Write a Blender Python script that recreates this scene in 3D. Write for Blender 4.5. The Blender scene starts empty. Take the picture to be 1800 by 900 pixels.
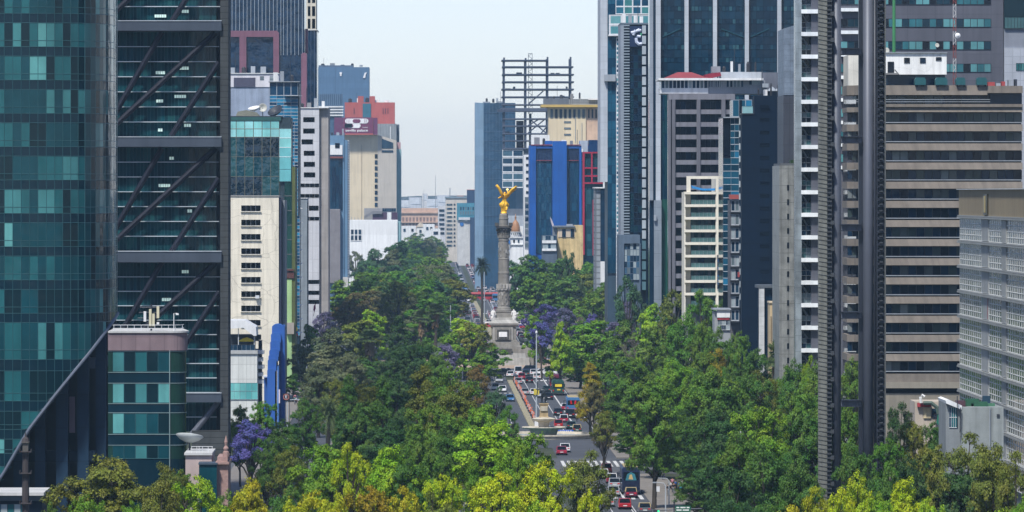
import bpy, math, random
import numpy as np
from mathutils import Vector, Matrix
R = random.Random(11)
C = bpy.context.scene.collection
PI = math.pi
# ---- lens: the avenue runs along +Y, the eye stands CH metres above the street -------------
F, XV, YH, CH = 11500.0, 735.0, 340.0, 43.0       # focal length in photo pixels, vanishing point, eye height
def WX(px, D): return (px - XV) * D / F
def WZ(py, D): return CH - (py - YH) * D / F
def GD(py): return CH * F / (py - YH)             # distance of a point on the ground seen at row py

# ---- materials -----------------------------------------------------------------------------
MATS = {}
def L(r, g, b):
    f = lambda v: (v / 255 / 12.92) if v / 255 <= .04045 else ((v / 255 + .055) / 1.055) ** 2.4
    return (f(r), f(g), f(b), 1)
def node(nt, t, **kw):
    n = nt.nodes.new(t)
    for k, v in kw.items(): setattr(n, k, v)
    return n
def mix(nt, bt, fac, a, b):
    n = node(nt, 'ShaderNodeMix', data_type='RGBA', blend_type=bt)
    for sock, v in ((0, fac), (6, a), (7, b)):
        if hasattr(v, 'links') or hasattr(v, 'is_linked'): nt.links.new(v, n.inputs[sock])
        else: n.inputs[sock].default_value = v
    return n.outputs[2]
def coords(nt):
    tc = node(nt, 'ShaderNodeTexCoord'); sp = node(nt, 'ShaderNodeSeparateXYZ')
    nt.links.new(tc.outputs['Object'], sp.inputs[0])
    ad = node(nt, 'ShaderNodeMath', operation='ADD')
    nt.links.new(sp.outputs[0], ad.inputs[0]); nt.links.new(sp.outputs[1], ad.inputs[1])
    cb = node(nt, 'ShaderNodeCombineXYZ')
    nt.links.new(ad.outputs[0], cb.inputs[0]); nt.links.new(sp.outputs[2], cb.inputs[1])
    return tc.outputs['Object'], cb.outputs[0], sp
def M(name, col, rough=.7, metal=0, var=.18, scale=.25, panel=None, joint=.62, jw=.05, streak=.15, cracks=0, spec=.4, bump=0, emit=0):
    """procedural surface: base colour, blotches of dirt, rain streaks, panel joints, cracks"""
    if name in MATS: return MATS[name]
    m = bpy.data.materials.new(name); m.use_nodes = True; nt = m.node_tree
    b = nt.nodes['Principled BSDF']
    b.inputs['Roughness'].default_value = rough; b.inputs['Metallic'].default_value = metal
    b.inputs['Specular IOR Level'].default_value = spec
    col = tuple(col[:3]) + (1,)
    o3, uv, sp = coords(nt)
    c = None
    if var:
        n = node(nt, 'ShaderNodeTexNoise'); n.inputs['Scale'].default_value = scale; n.inputs['Detail'].default_value = 6
        n.inputs['Roughness'].default_value = .65
        nt.links.new(o3, n.inputs['Vector'])
        r = node(nt, 'ShaderNodeMapRange'); r.inputs[1].default_value = .3; r.inputs[2].default_value = .7
        r.inputs[3].default_value = 1 - var; r.inputs[4].default_value = 1 + var * .6
        nt.links.new(n.outputs[0], r.inputs[0])
        c = mix(nt, 'MULTIPLY', 1.0, col, r.outputs[0])
    else: c = mix(nt, 'MULTIPLY', 0.0, col, (1, 1, 1, 1))
    if streak:
        mp = node(nt, 'ShaderNodeMapping'); mp.inputs['Scale'].default_value = (1.3, .07, 1)
        nt.links.new(uv, mp.inputs[0])
        n = node(nt, 'ShaderNodeTexNoise'); n.inputs['Scale'].default_value = 1.0; n.inputs['Detail'].default_value = 5
        nt.links.new(mp.outputs[0], n.inputs['Vector'])
        r = node(nt, 'ShaderNodeMapRange'); r.inputs[1].default_value = .42; r.inputs[2].default_value = .7
        r.inputs[3].default_value = 1; r.inputs[4].default_value = 1 - streak
        nt.links.new(n.outputs[0], r.inputs[0]); c = mix(nt, 'MULTIPLY', 1.0, c, r.outputs[0])
    if cracks:
        v = node(nt, 'ShaderNodeTexVoronoi', feature='DISTANCE_TO_EDGE'); v.inputs['Scale'].default_value = .22
        n = node(nt, 'ShaderNodeTexNoise'); n.inputs['Scale'].default_value = .5; n.inputs['Detail'].default_value = 4
        nt.links.new(uv, n.inputs['Vector'])
        w = mix(nt, 'LINEAR_LIGHT', .5, uv, n.outputs[1])
        nt.links.new(w, v.inputs['Vector'])
        r = node(nt, 'ShaderNodeMapRange'); r.inputs[1].default_value = 0; r.inputs[2].default_value = .018
        r.inputs[3].default_value = 1 - cracks; r.inputs[4].default_value = 1
        nt.links.new(v.outputs[0], r.inputs[0]); c = mix(nt, 'MULTIPLY', 1.0, c, r.outputs[0])
    if panel:
        br = node(nt, 'ShaderNodeTexBrick'); br.offset = 0
        br.inputs['Color1'].default_value = (1, 1, 1, 1); br.inputs['Color2'].default_value = (.9, .9, .9, 1)
        br.inputs['Mortar'].default_value = (joint, joint, joint, 1)
        br.inputs['Scale'].default_value = 1; br.inputs['Mortar Size'].default_value = jw
        br.inputs['Brick Width'].default_value = panel[0]; br.inputs['Row Height'].default_value = panel[1]
        nt.links.new(uv, br.inputs['Vector']); c = mix(nt, 'MULTIPLY', 1.0, c, br.outputs[0])
    nt.links.new(c, b.inputs['Base Color'])
    if bump:
        n = node(nt, 'ShaderNodeTexNoise'); n.inputs['Scale'].default_value = 2.5; n.inputs['Detail'].default_value = 5
        nt.links.new(o3, n.inputs['Vector']); bp = node(nt, 'ShaderNodeBump'); bp.inputs['Strength'].default_value = bump
        bp.inputs['Distance'].default_value = .3
        nt.links.new(n.outputs[0], bp.inputs['Height']); nt.links.new(bp.outputs[0], b.inputs['Normal'])
    if emit:
        nt.links.new(c, b.inputs['Emission Color']); b.inputs['Emission Strength'].default_value = emit
    MATS[name] = m; return m
def G(name, col, rough=.07, wav=.12, spec=.22, var=.35, scale=.12):
    """window glass seen from outside: dark tinted body with slightly wavy reflections"""
    if name in MATS: return MATS[name]
    m = M(name, col, rough, 0, var, scale, spec=spec); nt = m.node_tree; b = nt.nodes['Principled BSDF']
    b.inputs['IOR'].default_value = 1.45
    o3 = nt.nodes['Texture Coordinate'].outputs['Object']
    n = node(nt, 'ShaderNodeTexNoise'); n.inputs['Scale'].default_value = .35; n.inputs['Detail'].default_value = 2
    nt.links.new(o3, n.inputs['Vector'])
    bp = node(nt, 'ShaderNodeBump'); bp.inputs['Strength'].default_value = wav; bp.inputs['Distance'].default_value = .25
    nt.links.new(n.outputs[0], bp.inputs['Height']); nt.links.new(bp.outputs[0], b.inputs['Normal'])
    return m

# ---- mesh builder --------------------------------------------------------------------------
class MB:
    def __init__(s): s.v = []; s.f = []; s.m = []; s.mats = []
    def mi(s, mat):
        if mat not in s.mats: s.mats.append(mat)
        return s.mats.index(mat)
    def face(s, pts, mat):
        n = len(s.v); s.v += [tuple(p) for p in pts]; s.f.append(tuple(range(n, n + len(pts)))); s.m.append(s.mi(mat))
    def mesh(s, vs, fs, mat):
        n = len(s.v); s.v += [tuple(p) for p in vs]; k = s.mi(mat)
        for f in fs: s.f.append(tuple(i + n for i in f)); s.m.append(k)
    def box(s, x0, x1, y0, y1, z0, z1, mat):
        vs = [(x0,y0,z0),(x1,y0,z0),(x1,y1,z0),(x0,y1,z0),(x0,y0,z1),(x1,y0,z1),(x1,y1,z1),(x0,y1,z1)]
        s.mesh(vs, [(0,3,2,1),(4,5,6,7),(0,1,5,4),(1,2,6,5),(2,3,7,6),(3,0,4,7)], mat)
    def obox(s, c, size, mat, rot=None):
        hx, hy, hz = (q / 2 for q in size); c = Vector(c)
        vs = [Vector(p) for p in ((-hx,-hy,-hz),(hx,-hy,-hz),(hx,hy,-hz),(-hx,hy,-hz),(-hx,-hy,hz),(hx,-hy,hz),(hx,hy,hz),(-hx,hy,hz))]
        if rot is not None: vs = [rot @ p for p in vs]
        s.mesh([p + c for p in vs], [(0,3,2,1),(4,5,6,7),(0,1,5,4),(1,2,6,5),(2,3,7,6),(3,0,4,7)], mat)
    def tube(s, pts, r, mat, n=6):
        pts = [Vector(p) for p in pts]; rs = r if isinstance(r, (list, tuple)) else [r] * len(pts)
        vs = []; fs = []
        for i, p in enumerate(pts):
            d = (pts[min(i + 1, len(pts) - 1)] - pts[max(i - 1, 0)]).normalized()
            u = d.cross(Vector((0, 0, 1)) if abs(d.z) < .9 else Vector((1, 0, 0))).normalized(); w = d.cross(u)
            for k in range(n):
                a = 2 * PI * k / n; vs.append(p + (u * math.cos(a) + w * math.sin(a)) * rs[i])
        for i in range(len(pts) - 1):
            for k in range(n):
                a, b = i * n + k, i * n + (k + 1) % n; fs.append((a, a + n, b + n, b))
        fs.append(tuple(range(n))); e = (len(pts) - 1) * n; fs.append(tuple(range(e + n - 1, e - 1, -1)))
        s.mesh(vs, fs, mat)
    def lathe(s, prof, mat, n=20, c=(0, 0, 0), sq=0):
        """prof: (radius, z) from bottom to top; sq=4 or 8 turns it into a square or octagonal block"""
        k = sq or n; vs = []; fs = []
        off = PI / k if sq else 0; f = 1 / math.cos(PI / k) if sq else 1
        for r, z in prof:
            for i in range(k):
                a = 2 * PI * i / k + off; vs.append((c[0] + r * f * math.cos(a), c[1] + r * f * math.sin(a), c[2] + z))
        for j in range(len(prof) - 1):
            for i in range(k):
                a, b = j * k + i, j * k + (i + 1) % k; fs.append((a, b, b + k, a + k))
        fs.append(tuple(range(k - 1, -1, -1))); e = (len(prof) - 1) * k; fs.append(tuple(range(e, e + k)))
        s.mesh(vs, fs, mat)
    def prism(s, poly, y0, y1, mat):
        """polygon in the x-z plane pushed from depth y0 to y1"""
        n = len(poly); vs = [(x, y0, z) for x, z in poly] + [(x, y1, z) for x, z in poly]
        fs = [tuple(range(n)), tuple(range(2 * n - 1, n - 1, -1))] + [(i, i + n, (i + 1) % n + n, (i + 1) % n) for i in range(n)]
        s.mesh(vs, fs, mat)
    def build(s, name, parent=None, loc=None, smooth=False):
        me = bpy.data.meshes.new(name); me.from_pydata(s.v, [], s.f)
        for m in s.mats: me.materials.append(m)
        me.polygons.foreach_set('material_index', s.m)
        if smooth: me.polygons.foreach_set('use_smooth', [True] * len(s.f))
        me.update()
        o = bpy.data.objects.new(name, me); C.objects.link(o)
        if parent: o.parent = parent
        if loc is not None: o.location = loc
        return o
def thing(name, label, cat, loc=(0, 0, 0), group=None, rz=0):
    o = bpy.data.objects.new(name, None); C.objects.link(o); o.empty_display_size = .5
    o.location = loc; o.rotation_euler = (0, 0, rz); o['label'] = label; o['category'] = cat
    if group: o['group'] = group
    return o
def tag(o, label, cat, group=None):
    o['label'] = label; o['category'] = cat
    if group: o['group'] = group
    return o
def struct(o): o['kind'] = 'structure'; return o
def dup(root, loc, rz=0, label=None, group=None, scale=None, color=None, skip=()):
    r = root.copy(); C.objects.link(r); r.location = loc; r.rotation_euler = (0, 0, rz)
    if label: r['label'] = label
    if group: r['group'] = group
    if scale: r.scale = scale
    for ch in list(root.children):
        c = ch.copy(); C.objects.link(c); c.parent = r
        if color is not None and ch.name.split('.')[0] not in skip: c.color = color
        for g in ch.children:
            d = g.copy(); C.objects.link(d); d.parent = c
    return r
def text(name, body, size, mat, parent, loc, bold=False, sx=1):
    cu = bpy.data.curves.new(name, 'FONT'); cu.body = body; cu.size = size; cu.align_x = 'CENTER'; cu.align_y = 'CENTER'
    cu.extrude = .03; cu.offset = .02 * size if bold else 0
    t = bpy.data.objects.new(name, cu); C.objects.link(t)
    bpy.context.view_layer.update()
    me = bpy.data.meshes.new_from_object(t.evaluated_get(bpy.context.evaluated_depsgraph_get()))
    bpy.data.objects.remove(t); me.materials.clear(); me.materials.append(mat)
    o = bpy.data.objects.new(name, me); C.objects.link(o); o.parent = parent; o.location = loc
    o.rotation_euler = (PI / 2, 0, 0); o.scale = (sx, 1, 1)
    return o
def skinned(name, verts, edges, rad, mat, parent=None, loc=(0, 0, 0), sub=2, root=0):
    me = bpy.data.meshes.new(name); me.from_pydata(verts, edges, []); o = bpy.data.objects.new(name, me); C.objects.link(o)
    o.modifiers.new('skin', 'SKIN'); sk = me.skin_vertices[0].data
    for i, r in enumerate(rad): sk[i].radius = (r, r) if not isinstance(r, tuple) else r
    sk[root].use_root = True
    ss = o.modifiers.new('sub', 'SUBSURF'); ss.levels = sub; ss.render_levels = sub
    bpy.context.view_layer.update()
    nm = bpy.data.meshes.new_from_object(o.evaluated_get(bpy.context.evaluated_depsgraph_get()))
    bpy.data.objects.remove(o); nm.materials.clear(); nm.materials.append(mat)
    nm.polygons.foreach_set('use_smooth', [True] * len(nm.polygons))
    r = bpy.data.objects.new(name, nm); C.objects.link(r); r.parent = parent; r.location = loc
    return r

# ---- buildings: every measure below is in photo pixels on the plane of the building's front wall, depths in metres
class Bld:
    def __init__(s, name, label, D, x0, x1, cat='building', group=None):
        s.D = D; s.k = D / F; s.O = Vector((WX((x0 + x1) / 2, D), D, 0)); s.t = thing(name, label, cat, s.O, group)
    def X(s, px): return WX(px, s.D) - s.O.x
    def Z(s, py): return 0.0 if py is None else WZ(py, s.D)
    def add(s, m, x0, y0, x1, y1, d0, d1, mat):
        m.box(s.X(x0), s.X(x1), d0, d1, s.Z(y1), s.Z(y0), mat)
    def box(s, name, x0, y0, x1, y1, d0, d1, mat, parent=None):
        m = MB(); s.add(m, x0, y0, x1, y1, d0, d1, mat); return m.build(name, parent or s.t)
    def boxes(s, name, lst, mat, parent=None):
        m = MB()
        for b in lst: s.add(m, *b, mat)
        return m.build(name, parent or s.t)
    def prism(s, name, pts, d0, d1, mat, parent=None):
        m = MB(); m.prism([(s.X(x), s.Z(y)) for x, y in pts], d0, d1, mat); return m.build(name, parent or s.t)
    def tube(s, name, pts, r, mat, parent=None, n=6):
        m = MB(); m.tube([(s.X(x), d, s.Z(y)) for x, y, d in pts], r, mat, n); return m.build(name, parent or s.t)
    def panes(s, name, x0, y0, x1, y1, nx, ny, mats, frame, d=-.06, fx=.06, fy=.06, rec=.05, wts=None, parent=None, side=None, dd=(0, 10)):
        """one glazed field, nx by ny panes held by one frame (fx, fy: bar widths in metres); side='l'/'r' puts it on the
        left/right return wall at pixel x0, running over the depths dd"""
        m = MB(); z1, z0 = s.Z(y0), s.Z(y1)
        if side:
            xx = s.X(x0); sg = -1 if side == 'l' else 1; u0, u1 = dd
            P = lambda u, z, w: (xx + sg * (-d - w), u, z)
        else:
            u0, u1 = s.X(x0), s.X(x1)
            P = lambda u, z, w: (u, d + w, z)
        fl = (side == 'l')
        vs = {}; k = m.mi(frame)
        def V(u, z, w):
            key = (round(u, 4), round(z, 4), round(w, 4))
            if key not in vs: vs[key] = len(m.v); m.v.append(P(u, z, w))
            return vs[key]
        def Fc(a, kk):
            m.f.append(tuple(a[::-1]) if fl else tuple(a)); m.m.append(kk)
        gi = [m.mi(q) for q in mats]
        du, dz = (u1 - u0) / nx, (z1 - z0) / ny
        for j in range(ny):
            for i in range(nx):
                a0, a1 = u0 + du * i, u0 + du * (i + 1); b0, b1 = z0 + dz * j, z0 + dz * (j + 1)
                hx, hy = min(fx / 2, du * .4), min(fy / 2, dz * .4)
                o = [V(a0, b0, 0), V(a1, b0, 0), V(a1, b1, 0), V(a0, b1, 0)]
                q = [V(a0 + hx, b0 + hy, rec), V(a1 - hx, b0 + hy, rec), V(a1 - hx, b1 - hy, rec), V(a0 + hx, b1 - hy, rec)]
                for t in range(4): Fc((o[t], o[(t + 1) % 4], q[(t + 1) % 4], q[t]), k)
                Fc(q, R.choices(gi, wts)[0] if wts else R.choice(gi))
        bk = .12
        c = [(u0, z0), (u1, z0), (u1, z1), (u0, z1)]
        for t in range(4):
            p, r = c[t], c[(t + 1) % 4]
            Fc((V(*p, 0), V(*p, bk), V(*r, bk), V(*r, 0)), k)
        return m.build(name, parent or s.t)
    def plant(s, x0, x1, y, d0=3, d1=12, n=4, seed=1):
        """rooftop machines, tanks and a whip antenna standing on the roof at row y"""
        rr = random.Random(seed); w = (x1 - x0) / n; k = s.k
        for i in range(n):
            a = x0 + w * i + rr.uniform(0, w * .3); q = a + w * rr.uniform(.25, .6); h = rr.uniform(1.0, 2.6) / k; d = rr.uniform(d0, d1 - 2); m = MB()
            if rr.random() < .35: m.lathe([((q - a) * k * .4, s.Z(y)), ((q - a) * k * .4, s.Z(y - h * .8)), ((q - a) * k * .2, s.Z(y - h))], M('tank_black', (.03, .03, .035), .6), 12, ((s.X(a) + s.X(q)) / 2, d, 0)); m.build('roof_tank', s.t)
            else: m.box(s.X(a), s.X(q), d, d + 2, s.Z(y), s.Z(y - h), rr.choice([FR_ALU, M('unit_grey', (.2, .21, .22), .7), WHITE])); m.build('roof_unit', s.t)
        x = rr.uniform(x0, x1); s.tube('roof_antenna', [(x, y, d0), (x, y - 5 / k, d0)], .07, FR_DARK, n=4)
    def window(s, x0, y0, x1, y1, n=3, ny=1, mats=None, frame=None, name='window', d=-.05, wts=None, fx=.07):
        return s.panes(name, x0, y0, x1, y1, n, ny, mats or [GD1, GD2, GD3], frame or FR_DARK, d=d, wts=wts, fx=fx, fy=fx)
# ---- shared materials ----------------------------------------------------------------------
GD1 = G('glass_black', (.004, .008, .016)); GD2 = G('glass_dark', (.005, .022, .048)); GD3 = G('glass_slate', (.014, .044, .082))
GL = M('blind_pale', (.30, .36, .38), .6, 0, .2, .8); GM = M('blind_grey', (.10, .14, .16), .6, 0, .2, .8)
FR_DARK = M('frame_dark', (.03, .035, .045), .5); FR_ALU = M('frame_aluminium', (.30, .33, .36), .45); FR_WHITE = M('frame_white', (.62, .64, .65), .5)
WHITE = M('white_render', (.74, .75, .74), .8, 0, .12, .15, streak=.18); STEEL = M('steel_dark', (.05, .055, .07), .45, .3)
ROOF = M('roof_gravel', (.22, .22, .22), .95)
T0 = G('teal_glass_deep', (.003, .020, .028)); T1 = G('teal_glass', (.006, .058, .075)); T2 = G('teal_glass_mid', (.018, .115, .128))
T3 = G('teal_blind_sheen', (.055, .21, .215)); T4 = G('teal_blind_sheen_pale', (.11, .34, .33)); TSP = G('teal_spandrel', (.003, .022, .036), var=.2)  # pale panes: blinds, and the curved tower's painted sky sheen
TFR = M('teal_mullion', (.026, .095, .11), .4)
NAVY = M('navy_cladding', (.004, .014, .030), .6, 0, .2, .3, spec=.12, panel=(30, 3.9), joint=.5)
CONC_D = M('dark_board_concrete', (.062, .068, .069), .85, 0, .25, .3, spec=.2, panel=(400, .84), joint=.42, jw=.05, streak=.2)

# ---- curved teal glass tower ---------------------------------------------------------------
def curved_tower():
    b = Bld('curved_glass_tower', 'teal glass tower with a rounded corner and a slanting cut above navy piers', 760, -80, 207)
    key = [(-140, 0), (20, 0), (90, .4), (130, 1.3), (155, 2.6), (175, 4.6), (190, 7.4), (200, 11.5), (205, 16.5), (207, 24)]
    P = [((x - XV) * (b.D + d) / F - b.O.x, d) for x, d in key]
    dense = []
    for i in range(len(P) - 1):                     # Catmull-Rom through the plan outline
        p0, p1, p2, p3 = P[max(i - 1, 0)], P[i], P[i + 1], P[min(i + 2, len(P) - 1)]
        for k in range(12):
            t = k / 12
            dense.append(tuple(.5 * (2 * p1[a] + (p2[a] - p0[a]) * t + (2 * p0[a] - 5 * p1[a] + 4 * p2[a] - p3[a]) * t * t + (3 * p1[a] - p0[a] - 3 * p2[a] + p3[a]) * t ** 3) for a in (0, 1)))
    dense.append(P[-1])
    acc = [0]
    for a, c in zip(dense, dense[1:]): acc.append(acc[-1] + math.hypot(c[0] - a[0], c[1] - a[1]))
    def at(s):
        for i in range(1, len(acc)):
            if acc[i] >= s:
                t = (s - acc[i - 1]) / max(acc[i] - acc[i - 1], 1e-6); a, c = dense[i - 1], dense[i]
                return (a[0] + (c[0] - a[0]) * t, a[1] + (c[1] - a[1]) * t)
        return dense[-1]
    n = int(acc[-1] / .97); st = [at(acc[-1] * i / n) for i in range(n + 1)]
    px = lambda x, d: XV + (x + b.O.x) * F / (b.D + d)
    cut = [(-200, 1080), (0, 843), (50, 756), (100, 691), (160, 618), (207, 557), (240, 520)]
    def ycut(x, d):
        x = px(x, d)
        for (a, ya), (c, yc) in zip(cut, cut[1:]):
            if x <= c: return ya + (yc - ya) * (x - a) / (c - a)
        return cut[-1][1]
    def strip(name, y0, y1, kind):
        m = MB(); fi = m.mi(TFR); zt, zb = b.Z(y0), b.Z(y1)
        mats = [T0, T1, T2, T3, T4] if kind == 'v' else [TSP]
        gi = [m.mi(q) for q in mats]
        up = max(0, min(1, (420 - y0) / 420))  # higher floors take paler panes, painting in the reflected sky
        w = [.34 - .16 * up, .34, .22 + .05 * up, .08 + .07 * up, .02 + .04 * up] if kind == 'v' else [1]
        rows = [(zb, zb + (zt - zb) * .26), (zb + (zt - zb) * .26, zt)] if kind == 'v' else [(zb, zt)]
        k = 0; any_ = False; run = None
        for i in range(n):
            (xa, da), (xb, db) = st[i], st[i + 1]
            ca, cb = b.Z(ycut(xa, da)), b.Z(ycut(xb, db))
            if i > n * .5 and kind == 'v': w = [.08, .27, .33, .21, .11]  # paler pane mix past the bend paints in grazing sky reflections
            rec = .04 if i < n * .45 else .006
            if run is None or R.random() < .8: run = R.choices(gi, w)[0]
            nx, ny = (db - da), -(xb - xa); ll = math.hypot(nx, ny); nx, ny = -nx / ll * -1, ny / ll
            for r0, r1 in rows:
                a0, b0 = max(r0, ca), max(r0, cb)
                if a0 >= r1 - .01 and b0 >= r1 - .01: continue
                a0, b0 = min(a0, r1), min(b0, r1); any_ = True
                e = .035; ex, ey = (xb - xa) * e / .97, (db - da) * e / .97
                inx, iny = -ny * 0 + (db - da) / ll * -rec, (xb - xa) / ll * rec
                o = [(xa, da, a0), (xb, db, b0), (xb, db, r1), (xa, da, r1)]
                q = [(xa + ex + inx, da + ey + iny, min(a0 + e, r1)), (xb - ex + inx, db - ey + iny, min(b0 + e, r1)), (xb - ex + inx, db - ey + iny, r1 - e), (xa + ex + inx, da + ey + iny, r1 - e)]
                base = len(m.v); m.v += o + q
                for t in range(4):
                    m.f.append((base + t, base + (t + 1) % 4, base + 4 + (t + 1) % 4, base + 4 + t)); m.m.append(fi)
                m.f.append((base + 4, base + 5, base + 6, base + 7)); m.m.append(run)
        if any_: m.build(name, b.t)
    rows = [(40 + 58.6 * k, 82 + 58.6 * k) for k in range(-4, 9)] + [(567, 632), (652, 705), (723, 755), (772, 797), (820, 850)]
    prev = rows[0][0] - 20
    for y0, y1 in rows:
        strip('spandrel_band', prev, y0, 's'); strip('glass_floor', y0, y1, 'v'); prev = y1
    # solid core just behind the glass, cut by the same slant
    m = MB(); top = b.Z(-200)
    front = [(x - .12 - d * .03, d + .3, max(b.Z(ycut(x, d)), 0)) for x, d in st]
    for (xa, da, za), (xb, db, zb) in zip(front, front[1:]):
        m.face([(xa, da, za), (xb, db, zb), (xb, db, top), (xa, da, top)], NAVY)
        m.face([(xa, da, za), (xa, da + 14, za), (xb, db + 14, zb), (xb, db, zb)], NAVY)
    m.build('core_wall', b.t)
    m = MB(); m.tube([(x, d - .1, b.Z(ycut(x, d))) for x, d in st if b.Z(ycut(x, d)) > 0], .2, M('trim_grey', (.10, .12, .16), .5), 8); m.build('slanting_edge_trim', b.t)
    b.box('back_wall', -140, -200, 165, None, 26, 40, NAVY)
    b.box('recess_wall', -140, 560, 194, None, 14, 14.4, M('recess_dark', (.006, .012, .022), .6))
    for x0, x1, d in ((20, 46, 4), (58, 76, 4), (95, 116, 4), (132, 152, 5), (163, 181, 7), (184, 200, 10)):
        b.box('pier', x0, (572 if x0 > 180 else 540) if x0 > 120 else 640, x1, None, d, d + 2.2, M('pier_navy', (.011, .034, .068), .55, 0, .2, .4, spec=.2, panel=(30, 3.9), joint=.6))
    m1 = M('link_beam', (.045, .06, .085), .5)
    b.box('link_beam', 152, 631, 163, 650, 5.4, 7, m1); b.box('link_beam', 181, 628, 187, 647, 7.5, 9, m1)
    b.box('pink_panel', 117, 700, 127, 764, 6, 6.3, M('mauve_panel', (.30, .20, .23), .7))
    b.box('link_beam', 46, 795, 163, 815, 5.2, 6.5, NAVY)
    # pavilion in front
    p = Bld('glass_pavilion', 'low pavilion with a pale flat roof edge at the foot of the curved tower', 700, -80, 76)
    p.box('wall', -80, 880, 74, None, 0, 10, NAVY); p.box('roof_slab', -82, 865, 78, 870.5, -1, 11, M('pale_slab', (.5, .5, .48), .8))
    p.box('fascia', -80, 870.5, 75, 880, -.3, 1, M('slate_fascia', (.05, .075, .10), .5))
    p.panes('shopfront', -80, 886, 48, 940, 11, 2, [G('shop_blue', (.05, .16, .24)), T2, GL], FR_DARK, d=-.1)
curved_tower()

# ---- dark glass tower with steel diagonals between concrete walls ---------------------------
def braced_tower():
    b = Bld('braced_glass_tower', 'dark glass tower with steel diagonals, grey beams and a board marked concrete end wall', 905, 180, 405)
    b.box('concrete_wall', 387, -160, 401.2, None, 0, 12, CONC_D)
    b.boxes('concrete_base', [(337, 757, 387, None, .3, 30)], CONC_D)
    b.box('core_wall', 150, -160, 387, 757, 3.2, 30, M('braced_core', (.006, .010, .016), .6, spec=.1))
    dg = [G('dusk_glass', (.007, .050, .062)), G('dusk_glass_deep', (.005, .036, .047)), G('dusk_glass_green', (.014, .074, .080))]
    lit = M('office_lights', (.5, .66, .6), .5, emit=.25)
    beams = [-164, 36, 240, 441, 690]; ends = [-146, 54, 258, 461, 707]
    lines = []
    for a, e in zip(ends, beams[1:] + [760]):
        nn = 2 if e == 760 else max(1, round((e - a) / 25.3))
        ys = [a + (e - a) * i / nn for i in range(nn + 1)]
        for y0, y1 in zip(ys, ys[1:]):
            b.panes('glass_floor', 160, y0 + 1.4, 379, y1, 36, 1, dg + [T1], TFR, d=2.9, fx=.05, fy=.05, rec=.03, wts=[.4, .45, .14, .012])
            lines.append(y0)
    led = M('pale_ledge', (.55, .60, .64), .35, .2)
    for y in lines:
        if all(abs(y - e) > 1 for e in ends): b.box('ledge', 160, y, R.choice((384, 386, 380)), y + 1.25, 2.2, 2.9, led)
    sb = M('beam_grey', (.058, .074, .098), .5, .1)
    for y0, y1 in zip(beams, ends):
        b.box('steel_beam', 160, y0 + 1.2, 389.5, y1, -.5, 2.0, sb); b.box('ledge', 160, y0, 389.5, y0 + 1.2, -.6, 2.0, led)
    dm = M('brace_steel', (.010, .012, .022), .5, .1, spec=.25)
    for y in beams:
        h = 203
        for x0, y0, x1, y1 in ((284, 20, 160, 235), (379, 20, 160, 222), (384.5, 73, 300, 203)):
            if y == 690:
                if x0 == 379: b.tube('diagonal_brace', [(x0 + 6, y + 16, 1.2), (322, y + 92, 1.2)], .42, M('brace_light', (.10, .11, .135), .45), n=8)
                continue
            y1 = min(y1, 250 if y == 441 else 1e9)
            b.tube('diagonal_brace', [(x0, y + y0, 1.2), (x1, y + y1, 1.2)], .40, dm, n=8)
    for x, y, n in ((270, 24, 5), (318, 16, 3), (272, 124, 4), (314, 116, 4), (273, 174, 3), (305, 166, 5), (322, 217, 3), (276, 225, 2), (277, 323, 5), (318, 475, 3), (328, 368, 2), (283, 524, 4), (296, 275, 2)):
        b.panes('lit_window', x, y, x + n * 4.2, y + 6, n, 1, [lit], TFR, d=2.75, fx=.05, fy=.05)
braced_tower()

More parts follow.
